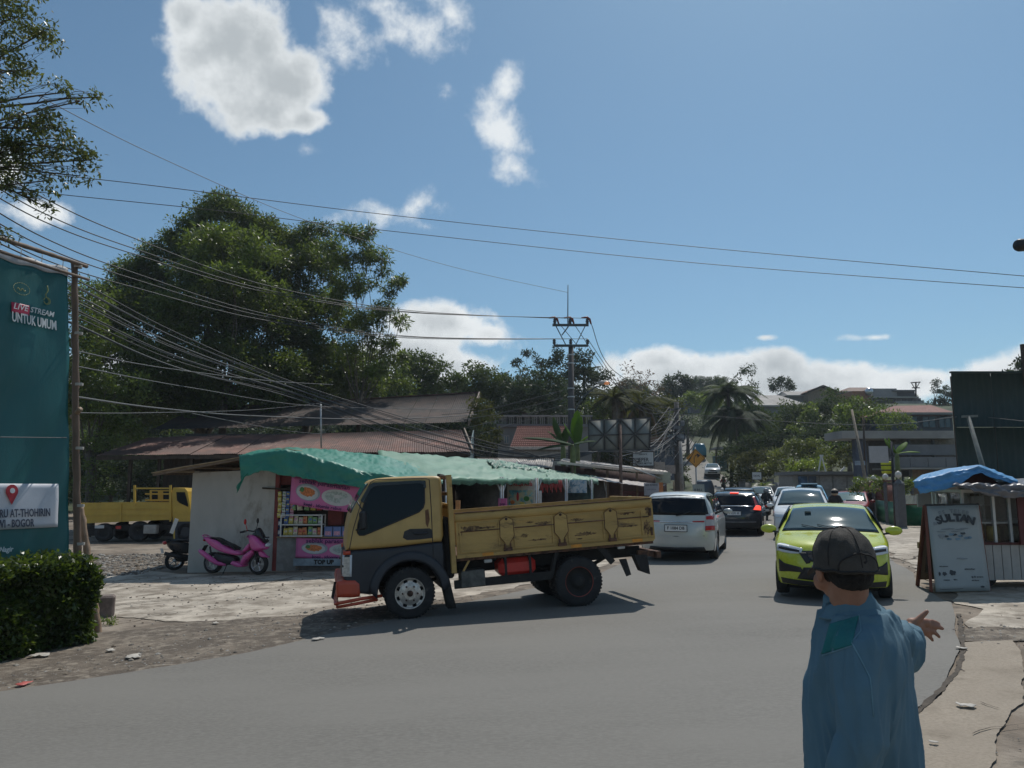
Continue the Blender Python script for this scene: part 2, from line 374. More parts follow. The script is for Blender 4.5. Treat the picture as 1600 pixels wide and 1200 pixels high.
def sheet(name, Lp, Rp, n, m, mat, h, rag=.12, rs=.7, seed=0, kind='structure'):
 A = resample([(p[0], p[1], 0) for p in Lp], n); B = resample([(p[0], p[1], 0) for p in Rp], n)
 mb = MB(); vs = []
 for i in range(n + 1):
  a, b = A[i].copy(), B[i].copy(); d = (b - a)
  if d.length > 1e-6: d.normalize()
  a += d * rag * (rough2(a, rs, seed) + .22 * rough2(a, rs * 4, seed)); b -= d * rag * (rough2(b, rs, seed + 3) + .22 * rough2(b, rs * 4, seed + 4))
  for j in range(m + 1):
   p = a.lerp(b, j / m); vs.append((p.x, p.y, ground_z(p.x, p.y) + h))
 mb.add(vs, [(i * (m + 1) + j, (i + 1) * (m + 1) + j, (i + 1) * (m + 1) + j + 1, i * (m + 1) + j + 1) for i in range(n) for j in range(m)], 0, True)
 return mb.build(name, mat, kind=kind, fixn=False)
RL = [(-45, -14), (-20, .5), (-9, 5.7), (-5.02, 7.87), (-4.1, 8.55), (-3.16, 9.37), (-2.4, 10.5), (-1.6, 11.7), (-.6, 13.1), (.5, 14.5), (1.9, 16.5), (3.0, 19.5), (4.2, 23.5), (6.2, 30), (8.4, 37), (10.6, 45), (12.9, 54), (15.5, 64), (18.0, 75), (19.4, 86), (20.6, 98), (21.8, 108), (20.5, 116), (15, 121), (4, 125)]
RR = [(-45, -30), (-14, -8), (-4, 1.0), (.3, 3.9), (2.0, 5.2)] + [tuple(Gp(*q)[:2]) for q in ((1426, 1113), (1455, 1086), (1489, 1048), (1499, 1018), (1495, 989), (1489, 939))] + [(6.3, 11.5), (6.75, 13), (7.7, 15.2), (8.7, 18.2), (10.1, 22.5), (11.9, 27.5), (13.9, 34), (16.4, 42), (18.8, 50), (21.0, 60), (22.4, 72), (23.4, 84), (24.4, 96), (26.0, 108), (26.5, 118), (24, 126), (16, 130), (4, 132)]
sheet('road', RL, RR, 640, 16, m_asph, .008, rag=.07, rs=.55)
sheet('concrete_yard', [(-14, 13.2), (-9.4, 13.6), (-7.2, 13.2), (-5.6, 12.2), (-4.2, 11.6), (-2.6, 12.1), (-1.4, 12.8), (.2, 14.6), (1.6, 16.8), (3.0, 20.5)],
      [(-15, 21), (-11, 21.5), (-9.5, 20.2), (-8, 18.9), (-6, 18.7), (-3, 18.7), (-1, 19), (.6, 20.2), (1.6, 21.5), (2.6, 23)], 120, 14, m_conc, .0, rag=.3, rs=.9, seed=9)
sheet('gravel_verge', [(-20, .2), (-9, 5.4), (-5.02, 7.6), (-4.1, 8.3), (-3.16, 9.1), (-2.4, 10.3), (-1.6, 11.5), (-.6, 12.9), (.5, 14.4)],
      [(-20, 5), (-9, 9), (-6.2, 10.8), (-5.3, 11.4), (-4.2, 11.9), (-3.0, 12.3), (-2.0, 12.8), (-1.0, 13.4), (.1, 14.6)], 160, 10, m_grav, .004, rag=.22, rs=1.4, seed=4)
sheet('rubble_patch', [(-13.5, 19.2), (-11, 18.6), (-9.2, 18.9)], [(-14, 25.5), (-11.5, 25), (-9, 23.5)], 40, 10, m_grav, .006, rag=.5, rs=.8, seed=14)
GG = lambda l: [tuple(Gp(*q)[:2]) for q in l]
sheet('sidewalk', GG([(1330, 1240), (1345, 1192), (1438, 1118), (1464, 1091), (1498, 1052), (1509, 1020), (1507, 1004)]), GG([(1530, 1260), (1546, 1196), (1560, 1142), (1592, 1095), (1601, 1055), (1596, 1020), (1584, 1001)]), 160, 12, m_conc2, .006, rag=.05, rs=1.6, seed=21)
sheet('concrete_forecourt', [(5.5, 9.3), (6.15, 10.7), (6.8, 12.4), (7.8, 14.9), (8.9, 18.2), (10.4, 22.5), (12.2, 27.5), (14.2, 34), (17, 43)],
      [(12, 9.3), (13, 11), (13.5, 13), (14, 16), (14.5, 19), (15.5, 23), (16.5, 28), (18, 34), (20, 43)], 130, 14, m_conc, .002, rag=.25, rs=.8, seed=31)
seam = GG([(1290, 1235), (1340, 1194), (1430, 1114), (1459, 1087), (1493, 1050), (1503, 1018), (1500, 990), (1496, 960)])
sheet('soil_seam', [(x - .01, y) for x, y in seam], [(x + .035, y - .015) for x, y in seam], 260, 2, m_crack, .011, rag=.022, rs=4, seed=41)
sheet('soil_strip', GG([(1497, 1000), (1540, 1003), (1600, 1000), (1660, 1000)]), GG([(1496, 984), (1540, 980), (1600, 982), (1660, 980)]), 80, 3, m_grav, .003, rag=.12, rs=2, seed=51)
mb = MB()
def crack(pts, w, seed):
 q = resample([(a, b, 0) for a, b in pts], 60); vs = []; fs = []
 for i, p in enumerate(q):
  d = (q[min(i + 1, 60)] - q[max(0, i - 1)]).normalized(); nrm = Vector((-d.y, d.x, 0))
  o = p + nrm * .10 * rough2(p, 1.6, seed); ww = w * (.55 + .6 * abs(rough2(p, 4, seed + 1)))
  for s in (-1, 1):
   e = o + nrm * ww * s; vs.append((e.x, e.y, ground_z(e.x, e.y) + .018))
 n = len(mb.v); mb.add(vs, [(2 * i, 2 * i + 2, 2 * i + 3, 2 * i + 1) for i in range(60)], 0)
def px2(l): return [tuple(Gp(*q)[:2]) for q in l]
crack(px2([(180, 946), (260, 938), (340, 928), (420, 911), (470, 901)]), .03, 1)
crack(px2([(180, 975), (240, 962), (300, 955)]), .022, 2)
crack(px2([(500, 905), (545, 915), (580, 930)]), .02, 3)
crack(px2([(1520, 1150), (1545, 1143), (1570, 1140), (1600, 1128)]), .006, 4)
crack(px2([(1530, 1100), (1560, 1110)]), .006, 5)
crack(px2([(1380, 878), (1410, 876), (1440, 868)]), .03, 6)
mb.build('pavement_crack', m_crack, kind='stuff', fixn=False)['label'] = 'dark cracks running across the worn concrete'
bpy.data.objects['pavement_crack']['category'] = 'cracks'
def stones(name, label, spots, seed, mats=m_stone):
 r = random.Random(seed); mb = MB()
 ico = [(0, 0, 1), (.9, 0, .3), (.28, .85, .3), (-.72, .52, .3), (-.72, -.52, .3), (.28, -.85, .3), (.72, .52, -.3), (-.28, .85, -.3), (-.9, 0, -.3), (-.28, -.85, -.3), (.72, -.52, -.3), (0, 0, -1)]
 tf = [(0, 1, 2), (0, 2, 3), (0, 3, 4), (0, 4, 5), (0, 5, 1), (1, 6, 2), (2, 6, 7), (2, 7, 3), (3, 7, 8), (3, 8, 4), (4, 8, 9), (4, 9, 5), (5, 9, 10), (5, 10, 1), (1, 10, 6), (6, 11, 7), (7, 11, 8), (8, 11, 9), (9, 11, 10), (10, 11, 6)]
 for n, (x0, x1, y0, y1), smin, smax, ok in spots:
  for _ in range(n):
   x, y = r.uniform(x0, x1), r.uniform(y0, y1)
   if not ok(x, y): continue
   s = smin + (smax - smin) * r.random() ** 3; rz = r.uniform(0, 6.3)
   Mx = Matrix.Translation((x, y, ground_z(x, y) + s * .2)) @ Matrix.Rotation(rz, 4, 'Z') @ Matrix.Diagonal((s * r.uniform(.7, 1.3), s * r.uniform(.6, 1.1), s * r.uniform(.35, .7), 1))
   mb.add([Vector(q) * r.uniform(.8, 1.15) for q in ico], tf, r.randrange(len(mats)), False, Mx)
 o = mb.build(name, list(mats), kind='stuff', fixn=False); tag(o, label, 'stones'); return o
def xl(y, pl):   # x of a polyline at y
 for a, b in zip(pl, pl[1:]):
  if a[1] <= y <= b[1]: return a[0] + (b[0] - a[0]) * (y - a[1]) / (b[1] - a[1])
 return -99
ms = [M('stone_a', (.22, .2, .17), .9), M('stone_b', (.32, .30, .27), .9), M('stone_c', (.12, .105, .09), .9), M('stone_d', (.18, .14, .10), .9)]
stones('gravel', 'loose gravel and rubble along the left verge', [
 (9000, (-9, 0, 7.0, 13.6), .004, .024, lambda x, y: x < xl(y, RL) - .02 and x > xl(y, RL) - 2.4 + r_() * .8),
 (700, (-9, 0, 7.0, 13.6), .014, .045, lambda x, y: x < xl(y, RL) - .1 and x > xl(y, RL) - 2.6),
 (4200, (-14, -9, 18.8, 25), .015, .075, lambda x, y: True),
 (700, (-10, -2, 11.5, 18.5), .008, .032, lambda x, y: True)], 3, ms) if not globals().__setitem__('r_', random.Random(5).random) else None
stones('debris', 'small stones and crumbs on the right pavement', [
 (700, (1.5, 6, 3.5, 9), .003, .011, lambda x, y: True),
 (900, (.4, 5.4, 3.7, 9.4), .005, .022, lambda x, y: abs(x - xl(y, seam)) < .10),
 (700, (5, 8, 8.5, 9.6), .005, .025, lambda x, y: True),
 (3500, (3.6, 7.5, 4.5, 9), .004, .028, lambda x, y: (Vector((x, y, 0)) - Vector((5.9, 7, 0))).length < 1.5 and x > 4.3 + (y - 6) * .6), (300, (4.6, 6.4, 4.5, 7.6), .004, .02, lambda x, y: x > 4.9),
 (300, (6, 12, 9.5, 20), .008, .03, lambda x, y: x > xl(y, RR))], 4, ms)
def scrap(px, py, s, label, name='litter_scrap', mat=None, cat='litter', grp='litter scraps on the ground'):
 g = Gp(px, py); r = random.Random(px * 7 + py); mb = MB()
 mb.slab(lambda u, v: (s * (u - .5) * (1 + .2 * math.sin(5 * v)), s * .7 * (v - .5) * (1 + .2 * math.sin(7 * u)), .002 + .10 * s * abs(noise.noise(Vector((u * 2.5 + px, v * 2.5, py))))), 5, 5, (0, 0, .003))
 o = mb.build(name, mat or m_litter); o.location = (g.x, g.y, g.z + .022); o.rotation_euler = (0, 0, r.uniform(0, 3)); tag(o, label, cat, grp)
scrap(336, 976, .10, 'crumpled white paper scrap on concrete, nearest the truck bumper on its left')
scrap(496, 1001, .14, 'thin white scrap at the asphalt edge below the truck bumper')
scrap(62, 1027, .2, 'flat pale chip of old concrete lying below the hedge')
scrap(207, 1029, .2, 'flat pale chip lying in the gravel right of the hedge')
scrap(172, 1019, .12, 'small pale chip in the gravel just right of the hedge corner')
scrap(36, 1072, .14, 'crumpled red and white wrapper at the bottom left road edge', mat=M('red_wrapper', (.5, .12, .1), .5))
scrap(1502, 1016, .10, 'white crumpled wrapper on the soil seam at right road edge')
scrap(1510, 1107, .12, 'white paper strip on the right concrete slab')
scrap(1459, 1165, .05, 'tiny white scrap low on the right concrete slab')
scrap(375, 936, .1, 'small pale scrap in middle of the concrete yard')
# ---------------- vehicles ----------------
m_rub = M('tyre_rubber', (.022, .022, .023), .8, var=.3, scale=8, bump=.2, bscale=60, dirt=(.12, .11, .095), damt=.3, dscale=6)
m_blk = M('black_plastic', (.018, .018, .02), .5, var=.15, bump=.1)
m_blkg = M('gloss_black', (.01, .01, .012), .15, var=0, bump=0)
m_alloy = M('alloy', (.55, .56, .57), .3, metal=.9, var=.1, bump=0)
m_chrome = M('chrome', (.75, .76, .78), .12, metal=1, var=0, bump=0)
m_glass = M('car_glass', (.006, .009, .014), .05, var=0, bump=0, spec=.22)
m_glassb = M('blue_tinted_glass', (.02, .045, .055), .03, var=0, bump=0, spec=.9)
m_red = M('tail_red', (.45, .015, .015), .2, var=0, bump=0)
m_redlit = M('brake_light_lit', (1, .08, .05), .3, var=0, bump=0, emit=1.6)
m_lens = M('clear_lens', (.62, .66, .70), .08, var=0, bump=0, spec=.8)
m_amber = M('amber_lens', (.75, .25, .02), .25, var=0, bump=0)
m_plate = M('plate_white', (.7, .7, .7), .5, var=.05, bump=0)
m_ink = M('ink_black', (.015, .015, .018), .6, var=0, bump=0)
m_under = M('underbody', (.012, .012, .013), .9, var=.2)
def paint(name, c, metal=0, rough=.32): return M(name, c, rough, metal=metal, var=.04, scale=3, bump=.0, coat=.7, dirt=tuple(q * .6 + .06 for q in c), damt=.12, dscale=2.5)
def wheel(parent, c, r, w, s=1, rimr=.62, spokes=5, name='wheel', rim=None, capc=None):
 wn = bpy.data.objects.new(name, None); col.objects.link(wn); wn.parent = parent; wn.location = c; WBASE[wn.name] = Vector((0, 0, 0))
 t = MB(); h = w / 2
 t.lathe([(r * rimr, -h), (r * .9, -h * 1.0), (r * .97, -h * .86), (r, -h * .6), (r, h * .6), (r * .97, h * .86), (r * .9, h), (r * rimr, h)], axis=(1, 0, 0), n=28, cap=False)
 t.build('tyre', m_rub, wn)
 q = MB(); rr = r * rimr
 q.lathe([(rr, -h * .9), (rr * 1.02, h * .9), (rr * .9, h * .8), (rr * .88, h * .45)], axis=(s, 0, 0), n=28, mi=0, cap=False)
 q.lathe([(0, h * .75), (rr * .2, h * .75), (rr * .24, h * .5)], axis=(s, 0, 0), n=16, cap=False)
 for k in range(spokes):
  a = 2 * math.pi * k / spokes
  for da in (-.11, .11):
   q.bar((s * h * .62, math.cos(a) * rr * .12, math.sin(a) * rr * .12), (s * h * .66, math.cos(a + da) * rr * .95, math.sin(a + da) * rr * .95), rr * .1, rr * .15)
 q.build('rim', rim or m_alloy, wn)
 d = MB(); d.lathe([(0, h * .1), (rr * .95, h * .1)], axis=(s, 0, 0), n=20); d.build('brake_disc', m_under, wn)
 return wn
def chaikin(p, it=2):
 for _ in range(it):
  q = [p[0]]
  for a, b in zip(p, p[1:]):
   q.append((a[0] * .75 + b[0] * .25, a[1] * .75 + b[1] * .25)); q.append((a[0] * .25 + b[0] * .75, a[1] * .25 + b[1] * .75))
  q.append(p[-1]); p = q
 return p
class Car:
 def __init__(s, prof, W, belt, roof, kf=.28, kr=.16, tum=.15, crown=.035, wheels=None, wr=.30, sill=.20, r=.07, taper=.05):
  s.p = chaikin(prof, 2); s.W, s.belt, s.roof, s.kf, s.kr, s.tum, s.crown, s.r = W, belt, roof, kf, kr, tum, crown, r
  s.yf = max(q[0] for q in s.p); s.yr = min(q[0] for q in s.p); s.wh, s.wr, s.sill, s.taper = wheels, wr, sill, taper
  s.split = max(range(len(s.p)), key=lambda i: s.p[i][1])
 def hw(s, y, z):
  b = 1 - s.tum * max(0, (z - s.belt + .04) / (s.roof - s.belt)) ** 1.15 if z > s.belt - .04 else 1
  b -= .05 * max(0, (.5 - z) / .35) ** 2 + .02 * max(0, (z - .75) / .4) ** 2
  L = s.yf - s.yr
  b -= s.taper * max(0, (y - (s.yf - .3 * L)) / (.3 * L)) ** 2 + s.taper * .8 * max(0, ((s.yr + .3 * L) - y) / (.3 * L)) ** 2
  return s.W * b
 def deform(s, x, y, z):
  q = min(1, abs(x) / s.W)
  y2 = y - s.kf * smooth(s.yf - 1.0, s.yf, y) * q ** 2.6 + s.kr * smooth(-s.yr - .9, -s.yr, -y) * q ** 3
  return Vector((x, y2, z))
 def zbot(s, y):
  z = s.sill
  for wy in s.wh:
   d = abs(y - wy); Ra = s.wr * 1.16
   if d < Ra: z = max(z, s.wr + math.sqrt(Ra * Ra - d * d))
  return z
 def body(s, mat, parent, name='body'):
  pts = resample([(a, b, 0) for a, b in s.p], 110); n = len(pts) - 1; na = 9; mb = MB(); rows = []
  nrm = []
  for i in range(n + 1):
   d = pts[min(n, i + 1)] - pts[max(0, i - 1)]; d.normalize(); nrm.append((d.y, -d.x) if False else (-d.y, d.x))
  cen = (0, .7)
  for i in range(n + 1):
   nx_, nz_ = nrm[i]
   if nx_ * (pts[i].x - cen[0]) + nz_ * (pts[i].y - cen[1]) < 0: nx_, nz_ = -nx_, -nz_
   y, z = pts[i].x, pts[i].y; w = s.hw(y, z); row = []
   qs = [0, .3, .55, .75, .88]
   for q in qs: row.append((q * (w - s.r), s.crown * (q * (w - s.r) / w) ** 2))
   for k in range(1, na - 4 + 1):
    a = R(90) * k / (na - 4); row.append((w - s.r + s.r * math.sin(a), s.crown * ((w - s.r) / w) ** 2 + s.r * (1 - math.cos(a))))
   rows.append([(x, y - nx_ * dr, z - nz_ * dr) for x, dr in row])
  m = len(rows[0])
  full = [[s.deform(-x, y, z) for x, y, z in reversed(r_[1:])] + [s.deform(x, y, z) for x, y, z in r_] for r_ in rows]
  mm = len(full[0])
  mb.add([p for r_ in full for p in r_], [(i * mm + j, (i + 1) * mm + j, (i + 1) * mm + j + 1, i * mm + j + 1) for i in range(n) for j in range(mm - 1)], 0, True)
  y0, y1 = s.p[0][0], s.p[-1][0]; nt = 10
  for sd in (-1, 1):
   vs = []
   for i in range(n + 1):
    E_ = rows[i][-1]
    yc = max(min(E_[1], y0 - .02), y1 + .02) if y0 > y1 else E_[1]
    f = smooth(0, 1, 1); yb = yc
    zb = s.zbot(yb)
    if zb > E_[2] - .01: zb = E_[2] - .01
    for t in range(nt + 1):
     k = t / nt; y = E_[1] * (1 - k) + yb * k; z = E_[2] * (1 - k) + zb * k
     x = E_[0] if t == 0 else s.hw(y, z)
     vs.append(s.deform(sd * x, y, z))
   mb.add(vs, [(i * (nt + 1) + j, (i + 1) * (nt + 1) + j, (i + 1) * (nt + 1) + j + 1, i * (nt + 1) + j + 1) for i in range(n) for j in range(nt)], 0, True)
  mb.build(name, mat, parent)
  u = MB()
  u.box((0, (s.yf + s.yr) / 2, (s.sill + s.belt) / 2 - .12), (s.W * 1.5, (s.yf - s.yr) * .78, s.belt - s.sill - .1)); u.build('underbody', m_under, parent)
 def yprof(s, z, front=True):
  P_ = s.p[:s.split + 1] if front else s.p[s.split:][::-1]
  for a, b in zip(P_, P_[1:]):
   if min(a[1], b[1]) <= z <= max(a[1], b[1]) and abs(b[1] - a[1]) > 1e-6:
    t = (z - a[1]) / (b[1] - a[1]); d = Vector((b[0] - a[0], b[1] - a[1])).normalized()
    n = Vector((d.y, -d.x)) if front else Vector((-d.y, d.x))
    if (n.x < 0) == front: n = -n
    return a[0] + (b[0] - a[0]) * t, n
  a = P_[-1]; return a[0], Vector((0, 1))
 def fpt(s, x, z, off, front=True):
  y, n = s.yprof(z, front); w = s.hw(y, z); q = min(1, abs(x) / w); drop = s.crown * q * q
  lim = (w - s.r) / w
  if q > lim: a = math.asin(min(1, (q - lim) / (1 - lim))); drop += s.r * (1 - math.cos(a))
  return s.deform(x, y + n.x * (off - drop), z + n.y * (off - drop))
 def fpatch(s, name, top, bot, mat, parent, front=True, off=.006, nu=14, nv=6, th=.03, label=None):
  T = resample([(a, b, 0) for a, b in top], nu); B = resample([(a, b, 0) for a, b in bot], nu); mb = MB()
  mb.slab(lambda u, v: s.fpt(*T[round(u * nu)].lerp(B[round(u * nu)], v)[:2], off, front), nu, nv, (0, -th if front else th, 0))
  return mb.build(name, mat, parent, label=label)
 def spatch(s, name, top, bot, sd, mat, parent, off=.006, nu=10, nv=6, th=.03):
  T = resample([(a, b, 0) for a, b in top], nu); B = resample([(a, b, 0) for a, b in bot], nu); mb = MB()
  def fn(u, v):
   p = T[round(u * nu)].lerp(B[round(u * nu)], v); return s.deform(sd * (s.hw(p.x, p.y) + off), p.x, p.y)
  mb.slab(fn, nu, nv, (-sd * th, 0, 0)); return mb.build(name, mat, parent)
 def wheels(s, parent, w=.2, spokes=5, rim=None):
  for wy in s.wh:
   for sd in (-1, 1): wheel(parent, (sd * (s.W - w / 2 - .01), wy, s.wr), s.wr, w, sd, spokes=spokes, rim=rim)
 def mirror(s, parent, y, z, mat, size=1.0):
  for sd in (-1, 1):
   mb = MB(); x = s.hw(y, z)
   mb.ball((sd * (x + .13 * size), y, z + .04), (.12 * size, .055, .075 * size), 14)
   o = mb.build('mirror', mat, parent)
   mb = MB(); mb.bar((sd * (x - .03), y + .02, z - .02), (sd * (x + .08), y + .01, z), .05, .03); mb.build('mirror_arm', m_blk, o)
 def plate(s, parent, z, txt, front=True, x=0, w=.42, h=.13, off=.02):
  y, n = s.yprof(z, front); sg = 1 if front else -1
  mb = MB(); mb.box((x, y + sg * off, z), (w, .012, h)); o = mb.build('number_plate', m_plate, parent)
  mb = MB()
  for a, b, c, d in ((0, h / 2 + .006, w + .03, .014), (0, -h / 2 - .006, w + .03, .014), (w / 2 + .006, 0, .014, h), (-w / 2 - .006, 0, .014, h)): mb.box((x + a, y + sg * (off + .001), z + b), (c, .018, d))
  mb.build('plate_frame', m_blk, o)
  text(txt, h * .72, m_ink, o, Vector((x, y + sg * (off + .0075), z)), rotm((-sg, 0, 0), (0, 0, 1)), extrude=.001, bold=.002, sx=.85)
def place(t, az): t.rotation_euler = (0, 0, -R(az)); t.scale = (1, 1, .925)
def gpos(x, y): return (x, y, ground_z(x, y) + .012)
# --- lime yellow hatchback facing the camera
t = thing('hatchback_car', 'lime yellow hatchback car driving towards the viewer behind the man in the cap', 'car', gpos(5.42, 13.35)); place(t, 180 + 21.5)
pY = paint('lime_paint', (.50, .56, .045), rough=.28)
c = Car([(1.80, .20), (1.86, .36), (1.87, .55), (1.83, .74), (1.70, .89), (1.3, .985), (.92, 1.04), (.55, 1.27), (.18, 1.44), (-.25, 1.50), (-.9, 1.49), (-1.5, 1.43), (-1.66, 1.3), (-1.83, .98), (-1.88, .7), (-1.86, .35), (-1.8, .22)], .832, .95, 1.5, kf=.3, tum=.2, wheels=(1.18, -1.27), wr=.29, sill=.2)
c.body(pY, t); c.wheels(t, .185)
c.fpatch('windshield', [(-.56, 1.425), (-.3, 1.435), (0, 1.44), (.3, 1.435), (.56, 1.425)], [(-.72, 1.055), (-.4, 1.05), (0, 1.048), (.4, 1.05), (.72, 1.055)], m_glassb, t, nu=20, nv=8)
mb = MB()
for sg in (-1, 1): mb.tube([c.fpt(sg * .12 - .25, 1.07, .02), c.fpt(sg * .12 + .05, 1.075, .022), c.fpt(sg * .12 + .3, 1.13, .022)], .007, 6)
mb.build('wiper', m_blk, t)
mb = MB(); mb.box((.32, .42, 1.345), (.10, .012, .07), rx=R(-57)); mb.build('windshield_sticker', M('sticker', (.25, .3, .32), .6), t)
hl = c.fpatch('headlight', [(-.79, .885), (-.68, .875), (-.55, .835), (-.40, .795)], [(-.79, .765), (-.70, .73), (-.58, .715), (-.43, .715)], m_lens, t, off=.008)
hr = c.fpatch('headlight', [(.79, .885), (.68, .875), (.55, .835), (.40, .795)], [(.79, .765), (.70, .73), (.58, .715), (.43, .715)], m_lens, t, off=.008)
for sg, h_ in ((-1, hl), (1, hr)):
 c.fpatch('lamp_bezel', [(sg * .76, .83), (sg * .60, .80), (sg * .45, .77)], [(sg * .76, .785), (sg * .60, .755), (sg * .45, .735)], m_blkg, h_, off=.013, nv=2)
 c.fpatch('light_bar', [(sg * .77, .872), (sg * .6, .84)], [(sg * .77, .855), (sg * .6, .822)], M('drl', (.9, .92, .95), .2, var=0, bump=0, emit=.5), h_, off=.014, nv=1)
c.fpatch('grille', [(-.42, .76), (0, .775), (.42, .76)], [(-.34, .60), (0, .58), (.34, .60)], m_blkg, t, off=.008)
c.fpatch('lower_grille', [(-.40, .50), (0, .52), (.40, .50)], [(-.50, .31), (0, .29), (.50, .31)], m_blk, t, off=.007)
for sg in (-1, 1):
 c.fpatch('intake_surround', [(sg * .76, .62), (sg * .68, .55), (sg * .44, .50)], [(sg * .76, .40), (sg * .62, .42), (sg * .40, .42)], m_blk, t, off=.009)
 c.fpatch('grille_wing', [(sg * .36, .74), (sg * .46, .73)], [(sg * .30, .58), (sg * .36, .56)], m_blk, t, off=.010)
c.fpatch('lower_lip', [(-.74, .30), (0, .275), (.74, .30)], [(-.72, .21), (0, .205), (.72, .21)], m_blk, t, off=.012)
mb = MB(); mb.ball(c.fpt(0, .80, .012), (.06, .012, .038), 14); mb.build('badge', m_chrome, t)
c.plate(t, .50, 'F 1573 ABD', off=.03)
c.mirror(t, .80, 1.02, pY, 1.05)
for sd in (-1, 1):
 c.spatch('side_window', [(.5, 1.34), (.1, 1.43), (-.25, 1.44)], [(.78, 1.06), (.2, 1.04), (-.25, 1.04)], sd, m_glass, t)
 c.spatch('side_window', [(-.33, 1.44), (-.9, 1.43), (-1.25, 1.36)], [(-.33, 1.04), (-.9, 1.04), (-1.3, 1.12)], sd, m_glass, t)
# --- silver white MPV seen from behind
def mpv(name, label, az, pos, paintm, group=None, lit=False, platetxt='', rear_detail=True, scale=None, glass=None):
 t = thing(name, label, 'car', pos, group=group, scale=scale); place(t, az)
 c = Car([(2.22, .24), (2.28, .45), (2.26, .70), (2.08, .93), (1.7, 1.04), (1.25, 1.10), (.85, 1.35), (.45, 1.62), (0, 1.70), (-.8, 1.72), (-1.6, 1.70), (-2.0, 1.62), (-2.1, 1.45), (-2.2, 1.05), (-2.27, .8), (-2.28, .45), (-2.22, .25)], .885, 1.02, 1.72, kf=.3, kr=.2, tum=.13, wheels=(1.38, -1.37), wr=.34, sill=.24)
 c.body(paintm, t); c.wheels(t, .2, 6)
 g_ = glass or m_glass
 c.fpatch('windshield', [(-.6, 1.60), (0, 1.62), (.6, 1.60)], [(-.76, 1.13), (0, 1.12), (.76, 1.13)], g_, t, nu=16)
 for sd in (-1, 1):
  for a, b, a2, b2 in ((.55, .02, 1.0, .02), (-.06, -.78, -.06, -.78), (-.88, -1.75, -.88, -1.85)):
   c.spatch('side_window', [(a, 1.58), (b, 1.61)], [(a2, 1.13), (b2, 1.13)], sd, g_, t)
  for y in (-.1, -.95):
   mb = MB(); x = c.hw(y, .98); mb.bar((sd * (x + .015), y - .1, .97), (sd * (x + .015), y + .1, .97), .02, .03); mb.build('door_handle', paintm, t)
 c.mirror(t, .95, 1.10, paintm)
 if rear_detail:
  c.fpatch('rear_window', [(-.64, 1.60), (0, 1.62), (.64, 1.60)], [(-.74, 1.13), (0, 1.12), (.74, 1.13)], g_, t, front=False, nu=16)
  for sg in (-1, 1):
   o = c.fpatch('tail_light', [(sg * .66, 1.14), (sg * .86, 1.20)], [(sg * .66, .72), (sg * .86, .74)], M('tail_clear', (.45, .42, .42), .2, var=0, bump=0), t, front=False, off=.008)
   c.fpatch('red_lens', [(sg * .68, 1.10), (sg * .85, 1.13)], [(sg * .68, 1.02), (sg * .85, 1.03)], m_red, o, front=False, off=.013)
   c.fpatch('red_lens', [(sg * .66, .86), (sg * .86, .88)], [(sg * .66, .75), (sg * .86, .77)], m_red, o, front=False, off=.013)
   c.fpatch('reflector', [(sg * .38, .98), (sg * .64, .99)], [(sg * .38, .955), (sg * .64, .955)], m_red, t, front=False, off=.012)
  c.fpatch('tailgate_trim', [(-.58, .955), (0, .96), (.40, .955)], [(-.58, .935), (0, .94), (.40, .935)], m_chrome, t, front=False, off=.012, nv=1)
  c.fpatch('lower_bumper', [(-.62, .34), (0, .33), (.62, .34)], [(-.66, .25), (0, .25), (.66, .25)], m_blk, t, front=False, off=.012, nv=2)
  mb = MB(); mb.tube([c.fpt(.0, 1.10, .03, False), c.fpt(.14, 1.13, .03, False), c.fpt(.35, 1.22, .03, False)], .012, 6); mb.build('rear_wiper', m_blk, t)
  mb = MB();
  for a, b in ((.74, .13), (.64, .10)): pass
  mb.tube([c.fpt(-.64, .62, .004, False), c.fpt(0, .60, .004, False), c.fpt(.64, .62, .004, False)], .006, 4); mb.build('panel_seam', m_blk, t)
  c.plate(t, .80, platetxt, front=False, x=0, w=.5, h=.15)
 return t, c
mpv('mpv_car', 'silver white MPV with dark rear window queueing just past the truck bed', 19, gpos(4.55, 20.3), paint('pearl_silver', (.52, .54, .52), metal=.2), platetxt='F 1084 DB')
# --- black SUV, rear, brake lights on
t = thing('suv_car', 'black SUV with its red brake lights lit, right of the silver white MPV', 'car', gpos(8.25, 28.4)); place(t, 19.5); t.scale = (1, 1, .89)
pB = paint('black_blue_paint', (.012, .016, .024), rough=.2)
c = Car([(2.2, .25), (2.26, .5), (2.24, .75), (2.05, .96), (1.6, 1.05), (1.1, 1.12), (.7, 1.38), (.3, 1.60), (-.1, 1.67), (-.9, 1.68), (-1.6, 1.64), (-1.85, 1.56), (-2.05, 1.25), (-2.2, 1.05), (-2.28, .8), (-2.28, .45), (-2.22, .27)], .925, 1.02, 1.68, kf=.3, kr=.26, tum=.17, wheels=(1.32, -1.34), wr=.35, sill=.27)
c.body(pB, t); c.wheels(t, .22)
c.fpatch('rear_window', [(-.56, 1.50), (0, 1.52), (.56, 1.50)], [(-.68, 1.16), (0, 1.14), (.68, 1.16)], m_glass, t, front=False, nu=16)
c.fpatch('windshield', [(-.56, 1.54), (0, 1.56), (.56, 1.54)], [(-.74, 1.16), (0, 1.15), (.74, 1.16)], m_glass, t, nu=16)
c.fpatch('chrome_strip', [(-.60, 1.105), (0, 1.11), (.60, 1.105)], [(-.60, 1.08), (0, 1.085), (.60, 1.08)], m_chrome, t, front=False, off=.012, nv=1)
